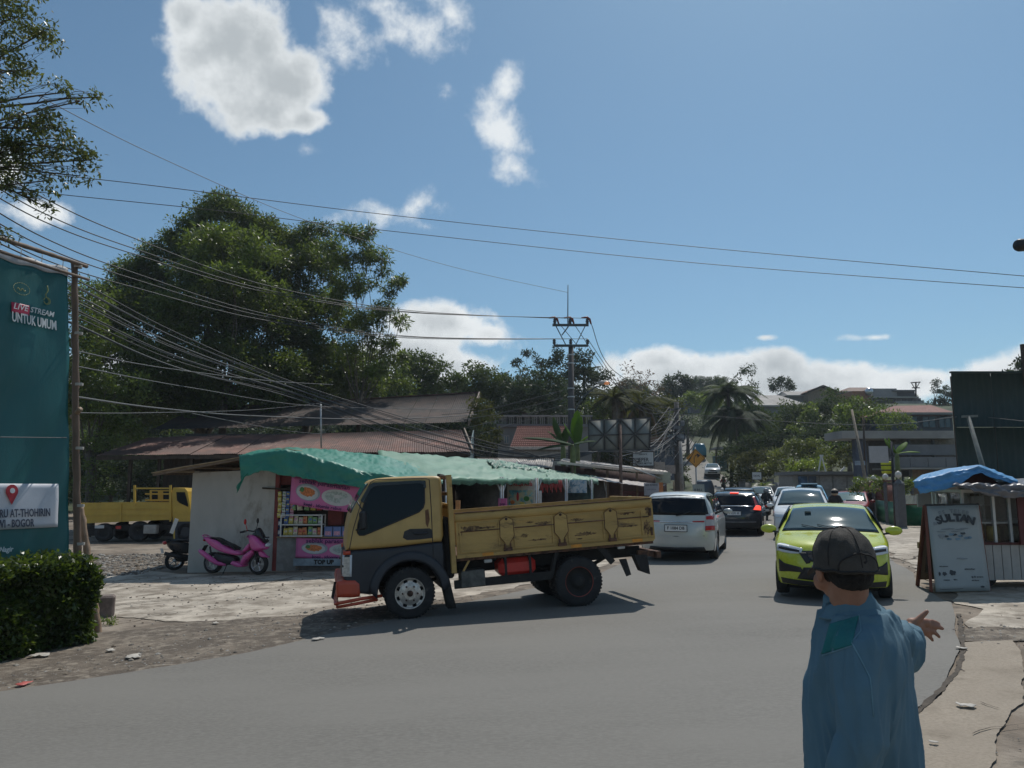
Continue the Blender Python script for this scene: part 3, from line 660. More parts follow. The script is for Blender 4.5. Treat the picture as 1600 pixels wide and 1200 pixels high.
for sg in (-1, 1):
 o = c.fpatch('tail_light', [(sg * .60, 1.46), (sg * .66, 1.48)], [(sg * .70, 1.06), (sg * .80, 1.06)], M('tail_pink', (.55, .12, .12), .2, var=0, bump=0), t, front=False, off=.010)
 c.fpatch('brake_lamp', [(sg * (.70 if sg > 0 else .74), 1.12), (sg * .86, 1.14)], [(sg * .50 if sg < 0 else .62, .97), (sg * .86, .95)], m_redlit if sg > 0 else m_red, o, front=False, off=.014)
 c.fpatch('reflector', [(sg * .62, .50), (sg * .80, .51)], [(sg * .62, .46), (sg * .80, .46)], m_red, t, front=False, off=.012, nv=1)
c.fpatch('high_brake_light', [(-.14, 1.60), (.14, 1.60)], [(-.14, 1.56), (.14, 1.56)], m_redlit, t, front=False, off=.02, nv=1)
c.fpatch('rear_bumper', [(-.80, .62), (0, .60), (.80, .62)], [(-.82, .30), (0, .28), (.82, .30)], m_blk, t, front=False, off=.02)
c.fpatch('bumper_trim', [(-.7, .53), (0, .52), (.7, .53)], [(-.7, .50), (0, .49), (.7, .50)], M('grey_trim', (.2, .2, .21), .4), t, front=False, off=.03, nv=1)
c.plate(t, .83, 'F 1271 EI', front=False, w=.44, h=.14)
for sd in (-1, 1):
 for a, b, a2, b2 in ((.45, -.05, .85, -.05), (-.14, -.95, -.14, -.95), (-1.03, -1.5, -1.03, -1.62)):
  c.spatch('side_window', [(a, 1.54), (b, 1.57)], [(a2, 1.13), (b2, 1.13)], sd, m_glass, t)
c.mirror(t, .85, 1.10, pB)
# --- big black SUV ahead of it
mpv('large_suv_car', 'tall black SUV partly hidden ahead of the braking black SUV', 18, gpos(11.55, 39.3), paint('deep_black', (.01, .011, .013), rough=.2), platetxt='F 1390 KL', scale=1.03)
# --- oncoming and far traffic, front views share one builder
def oncoming(name, label, x, y, az, paintm, kind='car', tall=1.0, wide=1.0, group=None, glass=None, extra=None):
 t = thing(name, label, kind, gpos(x, y), group=group); place(t, az)
 h = tall
 c = Car([(2.08, .22), (2.14, .42), (2.12, .64), (1.98, .84 * h), (1.6, .96 * h), (1.15, 1.03 * h), (.75, 1.3 * h), (.35, 1.52 * h), (-.1, 1.6 * h), (-.9, 1.61 * h), (-1.7, 1.57 * h), (-1.95, 1.42 * h), (-2.08, 1.05 * h), (-2.13, .7), (-2.12, .4), (-2.08, .24)], .85 * wide, .95 * h, 1.61 * h, kf=.3, tum=.16, wheels=(1.3, -1.3), wr=.31, sill=.22)
 c.body(paintm, t); c.wheels(t, .2)
 gl = glass or m_glassb; f = wide
 c.fpatch('windshield', [(-.57 * f, 1.52 * h), (0, 1.54 * h), (.57 * f, 1.52 * h)], [(-.72 * f, 1.06 * h), (0, 1.05 * h), (.72 * f, 1.06 * h)], gl, t, nu=12)
 c.fpatch('grille', [(-.42, .78 * h), (0, .79 * h), (.42, .78 * h)], [(-.38, .6), (0, .58), (.38, .6)], m_blk, t, off=.01)
 c.fpatch('lower_grille', [(-.5, .46), (.5, .46)], [(-.5, .3), (.5, .3)], m_blk, t, off=.01)
 mb = MB(); mb.tube([c.fpt(-.42, .69, .02), c.fpt(0, .69, .02), c.fpt(.42, .69, .02)], .014, 6); mb.build('grille_bar', m_chrome, t)
 for sg in (-1, 1):
  c.fpatch('headlight', [(sg * .80 * f, .82 * h), (sg * .48, .79 * h)], [(sg * .80 * f, .68 * h), (sg * .48, .68 * h)], m_lens, t, off=.01)
  for a, b, a2, b2 in ((.42, -.05, .9, -.05), (-.13, -.85, -.13, -.85), (-.93, -1.6, -.93, -1.7)):
   c.spatch('side_window', [(a, 1.48 * h), (b, 1.5 * h)], [(a2, 1.05 * h), (b2, 1.05 * h)], sg, m_glass, t)
 c.mirror(t, .85, 1.0 * h, paintm); c.plate(t, .5, 'F 1622 CD')
 return t, c
pW = paint('white_paint', (.70, .71, .71), rough=.25)
oncoming('mpv_car', 'white MPV behind the lime yellow hatchback, sun glaring off its bonnet', 9.55, 25.6, 180 + 21, pW, tall=1.06, wide=1.0)
t, c = oncoming('minibus_van', 'light blue public minibus van behind the white MPV, only its roof showing', 14.5, 37.8, 180 + 21, paint('minibus_blue', (.10, .33, .50)), kind='van', tall=1.14, wide=.98)
mb = MB(); mb.box((0, 0, 1.86), (.75, .9, .06), bev=.02); mb.build('roof_rack', paint('minibus_pale', (.35, .55, .65)), t)
oncoming('mpv_car', 'white MPV with glaring windshield in line, just right of the motorcyclist', 15.9, 44.6, 180 + 20, pW, tall=1.08)
oncoming('suv_car', 'white SUV with dark bumper in line, left of the motorcyclist', 16.9, 52.5, 180 + 19, pW, tall=1.0, wide=1.02)
oncoming('hatchback_car', 'dark red hatchback parked by the grey pillared fence', 16.35, 37.3, 180 + 29, paint('dark_red_paint', (.28, .018, .02)), tall=.93, wide=.98, glass=M('pale_glass', (.10, .16, .15), .06, var=0, bump=0, spec=.9))
oncoming('sedan_car', 'white car with dark rear window coming down the far hill', 22.3, 86, 180 + 14, pW, tall=.95)
oncoming('minivan_car', 'small white van on the hill left of the turn warning sign', 18.9, 92, 12, paint('off_white', (.5, .5, .48)), tall=1.1)
oncoming('pickup_van', 'dark blue car under the turn warning sign on the far road', 17.4, 70, 15, paint('dark_blue', (.03, .05, .08)), tall=1.05)
oncoming('minibus_van', 'teal blue minibus van on the hill behind the warning sign', 24.0, 99, 10, paint('teal_blue', (.01, .17, .24)), kind='van', tall=1.2)
oncoming('sedan_car', 'dark sedan at the foot of the far climb, on the left lane', 15.8, 57, 17, paint('charcoal', (.03, .03, .035)), tall=.95)
# ---------------- flatbed truck (coordinates along its near side: s rearwards, d inwards, z up) ----------------
TY = R(13.5)
tk = thing('flatbed_truck', 'worn yellow and black flatbed truck turning out across the road', 'truck', (-1.47, 11.40, -.13), TY)
TILT = R(3.9)
BM = Matrix.Translation((0, 0, .34)) @ Matrix.Rotation(-TILT, 4, 'Y') @ Matrix.Translation((0, 0, -.34))
TW = 1.72
m_ty = M('truck_yellow', (.50, .325, .105), .48, var=.10, scale=2.5, bump=.04, bscale=20, dirt=(.20, .14, .075), damt=.16, dscale=2.2, coat=.15)
m_by = M('bed_yellow', (.46, .295, .095), .62, var=.16, scale=3.5, bump=.12, bscale=25, dirt=(.085, .05, .028), damt=.34, dscale=5, stretch=(.35, 1, 1.3))
m_rust = M('rusty_steel', (.07, .038, .026), .85, var=.4, scale=7, bump=.3, bscale=40, two=(.14, .07, .04), tscale=9)
m_tb = M('truck_charcoal', (.022, .026, .034), .5, var=.15, scale=4, bump=.03, dirt=(.06, .058, .052), damt=.2, dscale=4)
m_chas = M('chassis_black', (.02, .019, .018), .8, var=.3, bump=.2, dirt=(.08, .065, .05), damt=.3, dscale=7)
m_or = M('bumper_orange_red', (.52, .07, .03), .4, var=.08, bump=.03, coat=.3, dirt=(.2, .06, .04), damt=.15)
m_tank = M('tank_red', (.50, .035, .025), .4, var=.1, bump=.03)
m_wood = M('weathered_wood', (.17, .12, .08), .85, var=.3, scale=4, bump=.3, bscale=25, stretch=(1, 1, .3))
def unt(s, z):  # measured (tilted) side coordinates -> untilted cab/bed frame
 z -= .34; c, q = math.cos(TILT), math.sin(TILT); return (c * s + q * z, -q * s + c * z + .34)
def U(l): return [unt(*p) for p in l]
def inset(poly, d):
 n = len(poly); A = sum(poly[i][0] * poly[(i + 1) % n][1] - poly[(i + 1) % n][0] * poly[i][1] for i in range(n)); sg = 1 if A > 0 else -1; out = []
 for i in range(n):
  p0, p1, p2 = Vector(poly[i - 1]), Vector(poly[i]), Vector(poly[(i + 1) % n])
  e1 = (p1 - p0).normalized(); e2 = (p2 - p1).normalized(); n1 = Vector((-e1.y, e1.x)) * sg; n2 = Vector((-e2.y, e2.x)) * sg
  m = n1 + n2
  m = m / max(.3, m.length_squared / 2) if m.length > .1 else n1
  out.append((p1.x + m.x * d, p1.y + m.y * d))
 return out
def arc(cx, cz, r, a0, a1, n): return [(cx + r * math.cos(R(a0 + (a1 - a0) * i / n)), cz + r * math.sin(R(a0 + (a1 - a0) * i / n))) for i in range(n + 1)]
def cab_prism(poly, d0, d1, r, name, mat, parent, T=BM, both=True, tum=0, steps=5, caps=True):
 mb = MB(T); rings = []; z0 = .9
 def X(s, z, d):
  k = tum * max(0, z - z0) ** 1.3
  return (s, d + (k if d < TW / 2 else -k), z)
 seq = []
 for i in range(steps + 1):
  a = R(90) * i / steps; seq.append((d0 + r * (1 - math.sin(a)), r * (1 - math.cos(a)) if True else 0))
 near = [(d0 + r * (1 - math.cos(R(90) * i / steps)), r * (1 - math.sin(R(90) * i / steps))) for i in range(steps + 1)]
 far = [(d1 - r * (1 - math.cos(R(90) * i / steps)), r * (1 - math.sin(R(90) * i / steps))) for i in range(steps, -1, -1)]
 rings = [(d, inset(poly, e) if e > 1e-5 else poly) for d, e in (near + far if both else near + [(d1, 0)])]
 n = len(poly); vs = []
 for d, pl in rings: vs += [X(s, z, d) for s, z in pl]
 fs = [(k * n + i, k * n + (i + 1) % n, (k + 1) * n + (i + 1) % n, (k + 1) * n + i) for k in range(len(rings) - 1) for i in range(n)]
 for k in ((0, len(rings) - 1) if caps else ()):
  tri = geometry.tessellate_polygon([[Vector((a, b, 0)) for a, b in rings[k][1]]]); fs += [tuple(k * n + i for i in q) for q in tri]
 mb.add(vs, fs, 0, False)
 o = mb.build(name, mat, parent)
 me = o.data; me.polygons.foreach_set('use_smooth', [True] * len(me.polygons)); me.set_sharp_from_angle(angle=R(38)); return o
front = U([(-.93, .99), (-.925, 1.15), (-.905, 1.36), (-.86, 1.55), (-.74, 1.77), (-.62, 1.955), (-.57, 2.0), (-.48, 2.025)])
upper = front + U([(-.1, 2.05), (.30, 2.06), (.40, 2.055), (.445, 2.02), (.455, 1.85), (.47, 1.45), (.485, 1.09), (.36, 1.09)]) + U([(-.3, 1.02)])
cab = cab_prism(chaikin(upper + [upper[0]], 1)[:-1], 0, TW, .07, 'cab', m_ty, tk, tum=.055)
arch = [(a, b) for a, b in arc(-.0, .36, .46, 180, 8, 16)]
lower = U([(-.945, .60), (-.95, .80), (-.935, .985), (-.3, 1.015), (.36, 1.085), (.47, 1.085), (.50, .9), (.50, .62)]) + [unt(*p) for p in reversed([(a, b) for a, b in arch])] + U([(-.50, .36), (-.90, .40)])
cab_prism(lower, .004, TW - .004, .05, 'lower_cab', m_tb, tk, tum=0)
A1 = U([(a, b) for a, b in arc(0, .37, .47, 188, 2, 18)]); A2 = U([(a, b) for a, b in arc(.0, .37, .60, 175, 10, 18)])
for d in (0, TW):
 sg = -1 if d == 0 else 1; mb = MB(BM)
 mb.slab(lambda u, v, d=d, sg=sg: (A1[round(u * 18)][0] * (1 - v) + A2[round(u * 18)][0] * v, d + sg * (.035 * (1 - v) ** .5), A1[round(u * 18)][1] * (1 - v) + A2[round(u * 18)][1] * v), 18, 4, (0, -sg * .05, 0)); mb.build('wheel_arch', m_tb, tk)
def sidepoly(pts, name, mat, parent, off=.006, th=.012, tilt=True, tum=.055, T=None):
 poly = U(pts) if tilt else pts; mb = MB(T or BM); k = lambda z: tum * max(0, z - .9) ** 1.3
 mb.prism(poly, lambda a, b, w: (a, k(b) - off + w, b), th); return mb.build(name, mat, parent)
door = bpy.data.objects.new('door', None); col.objects.link(door); door.parent = tk; WBASE[door.name] = Vector((0, 0, 0))
win = [(-.77, 1.24), (-.765, 1.36), (-.70, 1.60), (-.635, 1.82), (-.59, 1.895), (-.54, 1.93), (.12, 1.968), (.165, 1.955), (.185, 1.90), (.19, 1.66), (.17, 1.59), (.11, 1.53), (-.03, 1.47), (-.60, 1.235), (-.68, 1.205), (-.74, 1.205)]
sidepoly(win, 'side_window', m_glass, door)
mb = MB(BM); wu = U(win)
mb.tube([(a, .055 * max(0, b - .9) ** 1.3 - .006, b) for a, b in wu + [wu[0]]], .011, 6); mb.build('window_seal', m_blk, door)
vis = [(-.74, 1.70), (-.63, 1.91), (-.57, 1.955), (.10, 1.99), (.20, 1.985), (.21, 1.88), (.175, 1.88), (.165, 1.93), (.10, 1.945), (-.54, 1.905), (-.60, 1.86), (-.70, 1.66)]
sidepoly(vis, 'rain_visor', m_blkg, door, off=.03, th=.02)
sl = U([(-.86, .62), (-.88, 1.0), (-.83, 1.30), (-.72, 1.70), (-.60, 1.96), (-.53, 2.0), (.20, 2.025), (.26, 2.0), (.29, 1.6), (.31, 1.2), (.32, 1.05), (.33, .85), (.40, .75)])
mb = MB(BM); mb.tube([(a, .055 * max(0, b - .9) ** 1.3 - .001, b) for a, b in sl], .006, 6); mb.build('door_seam', m_blk, door)
sidepoly([(-.12, 1.16), (-.10, 1.25), (-.02, 1.285), (.27, 1.29), (.30, 1.27), (.31, 1.15), (.1, 1.13), (-.06, 1.125)], 'handle_recess', m_blk, door, off=.004)
mb = MB(BM); a, b = unt(.04, 1.22), unt(.24, 1.225); mb.tube([(a[0], -.012, a[1]), (b[0], -.012, b[1])], .014, 8); mb.build('door_handle', m_tb, door)
sidepoly([(.20, 1.55), (.25, 1.57), (.27, 1.42), (.24, 1.30), (.21, 1.36)], 'rust_patch', M('rust_brown', (.16, .075, .035), .8, var=.3, scale=14), door, off=.0015, th=.004)
for q in (-.25, .03):
 pass
wf = U([(-.865, 1.52), (-.74, 1.77), (-.635, 1.945)])
mb = MB(BM)
mb.slab(lambda u, v: (wf[0][0] + (wf[2][0] - wf[0][0]) * v - .012 - (.008 if 0 < v < 1 else 0), .10 + .02 * v + u * (TW - .20 - .04 * v), wf[0][1] + (wf[2][1] - wf[0][1]) * v), 10, 6, (.02, 0, 0)); mb.build('windshield', m_glassb, tk)
mb = MB(BM)
for k in (.25, .6): a = wf[0]; mb.tube([(a[0] - .03, TW * k, a[1] + .02), (a[0] + .04, TW * k + .25, a[1] + .16)], .009, 6)
mb.build('wiper', m_blk, tk)
for d in (0, TW):
 sg = 1 if d == 0 else -1; mb = MB(BM)
 q = U([(-.955, .62), (-.96, .80), (-.955, .92)])
 mb.slab(lambda u, v: ((q[0][0] + (q[2][0] - q[0][0]) * v) + (.10 * (1 - u) ** 2 if u < .35 else 0) - .012, d + sg * (-.006 + .40 * u), q[0][1] + (q[2][1] - q[0][1]) * v), 10, 4, (.03, 0, 0))
 o = mb.build('headlight', m_lens, tk)
 mb = MB(BM); z1 = unt(-.95, .77); mb.bar((z1[0] - .012, d - sg * .01, z1[1]), (z1[0] - .03, d + sg * .38, z1[1]), .02, .02); mb.build('lamp_divider', m_blk, o)
 mb = MB(BM); z1 = unt(-.95, .96); mb.slab(lambda u, v: (z1[0] - .008 - .004, d + sg * (-.006 + .30 * u), z1[1] - .03 + .05 * v), 4, 2, (.1, 0, 0)); mb.build('orange_stripe', m_or, tk)
 mb = MB(BM);
 for k in range(4): a = unt(-.90 + k * .0, .65 + k * .085)
 zz = U([(-.865, .63), (-.955, .63), (-.955, .90), (-.87, .90)]); mb.prism(zz, lambda a, b, w: (a, d - sg * (.006) + sg * w, b), .012); mb.build('corner_lamp', M('corner_lamp_lens', (.5, .47, .42), .15, var=.2, scale=30, bump=0), tk)
mb = MB(BM); g0 = U([(-.965, .62), (-.955, .95)]); mb.slab(lambda u, v: (g0[0][0] + (g0[1][0] - g0[0][0]) * v - .006, .42 + u * (TW - .84), g0[0][1] + (g0[1][1] - g0[0][1]) * v), 6, 6, (.03, 0, 0)); mb.build('grille', m_blk, tk)
bp_ = U([(-1.04, .34), (-1.06, .56), (-.98, .585), (-.72, .585), (-.70, .36), (-.74, .33)])
cab_prism(chaikin(bp_ + [bp_[0]], 1)[:-1], -.02, TW + .02, .06, 'front_bumper', m_or, tk)
mb = MB(BM)
a = [unt(*p) for p in [(-.40, .335), (-.70, .315), (-.98, .27), (-1.05, .25)]]
mb.tube([(a[0][0], .1, a[0][1]), (a[1][0], -.0, a[1][1]), (a[2][0], -.01, a[2][1]), (a[3][0], .06, a[3][1]), (a[3][0], TW - .06, a[3][1]), (a[2][0], TW, a[2][1]), (a[1][0], TW - .02, a[1][1]), (a[0][0], TW - .1, a[0][1])], .024, 8)
a = [unt(*p) for p in [(-.46, .285), (-.75, .25), (-1.02, .205)]]
mb.tube([(a[0][0], .1, a[0][1]), (a[1][0], .0, a[1][1]), (a[2][0], .05, a[2][1]), (a[2][0], TW - .05, a[2][1]), (a[1][0], TW, a[1][1])], .022, 8)
mb.build('bumper_guard', m_or, tk)
mb = MB(BM); a = unt(-1.08, .55); b = unt(-1.10, .30); mb.prism([(a[0], a[1]), (a[0] + .05, a[1]), (b[0] + .02, b[1]), (b[0] - .01, b[1] + .04)], lambda p, q, w: (p, .08 + w, q), .012); mb.build('front_flap', m_chas, tk)
mb = MB(BM); a = unt(-.70, 1.42); mb.box((a[0], -.10, a[1]), (.11, .07, .27), bev=.03, rz=R(10)); o = mb.build('mirror', m_blk, tk)
mb = MB(BM); b = unt(-.79, 1.30); mb.tube([(b[0], .0, b[1] - .02), (a[0] - .03, -.09, a[1] - .12)], .013, 6); mb.tube([(b[0] + .03, .0, b[1] + .38), (a[0], -.09, a[1] + .13)], .011, 6); mb.build('mirror_arm', m_blk, o)
mb = MB(BM)
for d in (.42, TW - .42): mb.bar((-.7, d, .62), (3.75, d, .62), .07, .16)
for x in (.2, .8, 1.5, 2.2, 3.0, 3.6): mb.bar((x, .42, .62), (x, TW - .42, .62), .06, .1)
mb.build('chassis', m_chas, tk)
mb = MB(BM); a = U([(.44, .60), (.50, .35), (.56, .13)]); mb.slab(lambda u, v: (a[0][0] + .12 * v + (a[2][0] - a[0][0]) * u, .0 + .30 * v * 0 + .02, a[0][1] + (a[2][1] - a[0][1]) * u), 4, 2, (0, .24, 0)); mb.build('mudguard', m_chas, tk)
mb = MB(BM); mb.box((.62, TW / 2, .95), (.14, TW * .8, .9), bev=.03); mb.build('air_snorkel_panel', m_chas, tk)
mb = MB(BM); a = unt(.93, .55); mb.box((a[0], .16, a[1]), (.36, .28, .24), bev=.01); o = mb.build('battery_box', M('grimy_metal', (.10, .10, .09), .7, var=.4, scale=9, bump=.2), tk)
a, b = unt(1.32, .80), unt(1.90, .755); a = (a[0], a[1] - .04); b = (b[0], b[1] - .03)
mb = MB(BM); mb.box(((a[0] + b[0]) / 2, .24, (a[1] + b[1]) / 2 - .04), (.58, .40, .27), bev=.07); mb.build('fuel_tank', m_tank, tk)
mb = MB(BM)
for s_ in (1.42, 1.80): a = unt(s_, .78); mb.box((a[0], .235, a[1] - .05), (.035, .42, .30))
mb.build('tank_strap', m_chas, tk)
mb = MB(BM); mb.bar((.66, .06, .42), (2.14, .06, .42), .05, .12); mb.bar((2.14, .06, .40), (2.28, .06, .84), .05, .07); mb.bar((2.9, .05, .84), (3.15, .05, .52), .05, .09); mb.build('side_rail', m_chas, tk)
mb = MB(BM); mb.bar((3.6, .12, .62), (3.92, .12, .58), .07, .09); mb.bar((3.90, -.02, .58), (3.90, TW + .02, .58), .07, .10); mb.build('rear_underrun_bar', m_rust, tk)
for sx, zz in ((3.50, .50), ):
 mb = MB(BM); mb.prism([(3.52, .60), (3.74, .58), (3.76, .28), (3.62, .34)], lambda p, q, w: (p, .06 + w, q), .16); mb.build('mud_flap', m_rub, tk)
 mb = MB(BM); mb.prism([(3.28, .55), (3.40, .55), (3.46, .30), (3.38, .28)], lambda p, q, w: (p, .1 + w, q), .02); mb.build('mud_flap', m_rub, tk)
for d in (.0, TW + .03):
 mb = MB(BM); mb.bar((.655, d, .60), (.655, d, 2.03), .10, .07, up=(1, 0, 0)); mb.build('headboard_post', m_by, tk)
mb = MB(BM); mb.bar((.66, .05, 2.0), (.66, TW, 2.0), .06, .06); mb.bar((.66, .05, 1.75), (.66, TW, 1.75), .04, .05); mb.bar((.66, .05, 1.55), (.66, TW, 1.55), .04, .05); mb.build('headboard_rail', m_rust, tk)
mb = MB(BM); mb.bar((.56, -.01, .98), (.56, -.01, 2.02), .09, .02, up=(1, 0, 0));
BT, BB, B0, B1 = 1.455, .80, .655, 3.83
mb = MB(BM); mb.box(((B0 + B1) / 2, TW / 2, BB + .0), (B1 - B0, TW, .09)); mb.build('bed_floor', m_rust, tk)
def board(d, sg, full):
 mb = MB(BM); L = B1 - B0; th = .035
 mb.box(((B0 + B1) / 2 + .03, d, (BT + BB) / 2 + .02), (L - .06, th, BT - BB - .06))
 o = mb.build('side_board', m_by, tk)
 if not full: return o
 f = d - th / 2
 mb = MB(BM); mb.slab(lambda u, v: (B0 + .05 + u * (L - .05), f - .034 * math.sin(math.pi * v) ** .6, BT - .13 + .135 * v), 24, 6, (0, .03, 0)); mb.build('top_rail', m_by, o)
 mb = MB(BM); mb.bar((B0 + .05, f - .012, BB + .025), (B1, f - .012, BB + .025), .03, .05); mb.build('bottom_rail', m_by, o)
 mb = MB(BM)
 mb.bar((B0 + .05, f - .005, BT + .004), (B1, f - .005, BT + .004), .045, .012); mb.tube([(B0 + .12, f - .012, 1.18), (B1 - .05, f - .012, 1.18)], .009, 6); mb.build('worn_edge', m_rust, o)
 cells = [(B0 + .12, 1.36), (1.60, 2.20), (2.45, 3.02), (3.25, 3.66)]
 for a, b in cells:
  mb = MB(BM)   # raised rim round a pressed field
  z0, z1 = BB + .085, BT - .17; w = .022
  for p, q in (((a, z0), (b, z0)), ((a, z1), (b, z1)), ((a, z0), (a, z1)), ((b, z0), (b, z1))): mb.bar((p[0], f - .006, p[1]), (q[0], f - .006, q[1]), w, .022)
  mb.build('pressed_panel', m_by, o)
 for c_ in (1.48, 2.33, 3.14):
  mb = MB(BM); hexp = [(-.10, .50), (.0, .56), (.10, .50), (.11, .26), (.04, .17), (.04, .06), (-.04, .06), (-.04, .17), (-.11, .26)]
  mb.prism([(c_ + p, BB + q) for p, q in hexp], lambda a, b, w_: (a, f - .028 + w_, b), .03); h = mb.build('hinge_bracket', m_by, o)
  mb = MB(BM); mb.tube([(c_ + p, f - .03, BB + q) for p, q in hexp[:6] + [hexp[8]]][:6], .0045, 5)
  mb.tube([(c_ - .04, f - .03, BB + .06), (c_ - .04, f - .03, BB + .17), (c_ - .11, f - .03, BB + .26), (c_ - .10, f - .03, BB + .50), (c_, f - .03, BB + .56)], .0045, 5)
  mb.box((c_, f - .035, BB + .075), (.13, .03, .05)); mb.box((c_ - .04, f - .035, BB + .12), (.02, .03, .07)); mb.box((c_ + .04, f - .035, BB + .12), (.02, .03, .07)); mb.ball((c_, f - .035, BB + .52), .022, 8); mb.build('hinge', m_rust, h)
 for a, w_, z, h_ in ((.95, .34, 1.22, .07), (1.2, .22, 1.215, .03), (1.85, .10, 1.24, .03), (2.05, .22, 1.21, .05), (3.42, .34, 1.27, .06), (2.72, .30, 1.0, .05), (1.95, .25, .97, .025), (1.75, .12, 1.05, .05), (2.6, .2, 1.22, .04), (3.74, .10, 1.0, .22), (3.77, .07, 1.3, .2), (.78, .06, 1.15, .05), (2.62, .10, .93, .02), (3.45, .3, 1.06, .03)):
  n = 44; mb = MB(BM); pl = [(a + w_ / 2 * math.cos(2 * math.pi * k / n) * (1 + .7 * noise.noise((a * 9, k * .5, 0))), z + h_ / 2 * math.sin(2 * math.pi * k / n) * (1 + 1.3 * noise.noise((z * 9 + a, k * .9, 2)))) for k in range(n)]
  mb.prism(pl, lambda p, q, w: (p, f - .0022 + w, q), .003); mb.build('rust_patch', M('bed_rust', (.115, .065, .035), .85, var=.5, scale=18, two=(.30, .19, .075), tscale=30, tlo=.45, thi=.6), o)
 for a in (1.17, 2.55, 3.55):
  mb = MB(BM); mb.box((a, f - .030, BB + .03), (.17, .008, .045)); mb.build('reflector', M('amber_reflector', (.62, .25, .03), .4), o)
 return o
nb = board(.0, 1, True); board(TW + .03, -1, False)
mb = MB(BM)
for z in (.95, 1.25): mb.box((B1 - .02, -.026, z), (.03, .03, .12))
mb.build('latch', m_rust, nb)
mb = MB(BM); mb.box((B1 + .015, TW / 2 + .01, (BT + BB) / 2 + .02), (.04, TW + .04, BT - BB)); mb.build('tailgate', m_by, tk)
mb = MB(BM); mb.box((B0 + .0, TW / 2, (BT + BB) / 2 + .1), (.03, TW - .1, BT - BB + .1)); mb.build('headboard', m_by, tk)
for a, b in ((1.18, .72), (3.3, .74)):
 mb = MB(BM); mb.box((a, .03, b), (.12, .04, .05), bev=.01); mb.build('marker_lamp', M('milky_lens', (.5, .5, .48), .4), tk)
mb = MB(BM); mb.bar((.78, .06, .56), (.90, .03, .76), .05, .03); mb.build('bed_bracket', m_by, tk)
def twheel(c, r, w, s, rimmat, ring=None, front=True):
 wn = bpy.data.objects.new('wheel', None); col.objects.link(wn); wn.parent = tk; wn.location = c; WBASE[wn.name] = Vector((0, 0, 0)); h = w / 2
 t_ = MB(); t_.lathe([(r * .60, -h), (r * .86, -h), (r * .95, -h * .9), (r * .985, -h * .72), (r * .985, h * .72), (r * .95, h * .9), (r * .86, h), (r * .60, h)], axis=(0, -1, 0), n=40, cap=False)
 for k in range(44):
  a = 2 * math.pi * k / 44
  for q in (-1, 1): t_.box((math.cos(a) * r * .985, q * h * .45, math.sin(a) * r * .985), (.022, h * .62, .03), ry=-a)
 t_.build('tyre', m_rub, wn)
 q = MB(); rr = r * .60
 if front:
  q.lathe([(rr * 1.03, h * .95), (rr, h * 1.0), (rr * .93, h * .9), (rr * .90, h * .72), (rr * .74, h * .86), (rr * .62, h * .9), (rr * .42, h * 1.05), (rr * .38, h * 1.05), (0, h * 1.05)], axis=(0, -s, 0), n=40, cap=False)
  q.build('rim', rimmat, wn)
  hh = MB()
  for k in range(8):
   a = 2 * math.pi * (k + .5) / 8; hh.lathe([(0, 0), (rr * .14, 0)], c=(math.cos(a) * rr * .80, -s * (h * .86), math.sin(a) * rr * .80), axis=(0, -s, 0), n=12)
  hh.build('rim_hole', m_under, wn)
  nuts = MB()
  for k in range(6):
   a = 2 * math.pi * k / 6; nuts.lathe([(rr * .06, 0), (rr * .06, .03), (0, .035)], c=(math.cos(a) * rr * .5, -s * (h * .97), math.sin(a) * rr * .5), axis=(0, -s, 0), n=6)
  nuts.lathe([(rr * .2, 0), (rr * .18, .04), (0, .045)], c=(0, -s * h * 1.05, 0), axis=(0, -s, 0), n=14)
  nuts.build('wheel_nut', m_rust, wn)
 else:
  q.lathe([(rr * 1.05, h * .9), (rr, h * .95), (rr * .9, h * .5), (rr * .6, h * .2), (rr * .45, h * .2), (rr * .42, h * .8), (rr * .2, h * .9), (0, h * .9)], axis=(0, -s, 0), n=32, cap=False); q.build('rim', m_chas, wn)
  e = MB(); e.lathe([(rr * 1.02, h * .955), (rr * .96, h * .965), (rr * .96, h * .90)], axis=(0, -s, 0), n=40, cap=False); e.build('rim_ring', ring, wn)
 return wn
m_rimc = M('worn_chrome_rim', (.50, .47, .43), .35, metal=.6, var=.25, scale=20, bump=.05, dirt=(.2, .12, .08), damt=.25, dscale=14)
WR = .365
twheel((0, .12, WR), WR, .20, 1, m_rimc); twheel((0, TW - .12, WR), WR, .20, -1, m_rimc)
rz_ = .087
m_ring = M('red_ring', (.30, .05, .035), .6)
for d, s_ in ((.10, 1), (.34, 1), (TW - .34, -1), (TW - .10, -1)): twheel((2.57, d, WR + .01 + rz_), WR + .01, .20, s_, None, m_ring, front=False)
mb = MB(); mb.tube([(2.57, .15, WR + rz_), (2.57, TW - .15, WR + rz_)], .05, 10); mb.ball((2.57, TW / 2, WR + rz_), .16, 12); mb.tube([(0, .15, WR), (0, TW - .15, WR)], .04, 8); mb.build('axle', m_chas, tk)
for d in (.5, TW - .5):
 mb = MB(BM); mb.tube([(1.95, d, .56), (2.4, d, .36), (2.75, d, .36), (3.2, d, .56)], .03, 6); mb.tube([(-.5, d, .5), (0, d, .34), (.5, d, .5)], .03, 6); mb.build('leaf_spring', m_chas, tk)
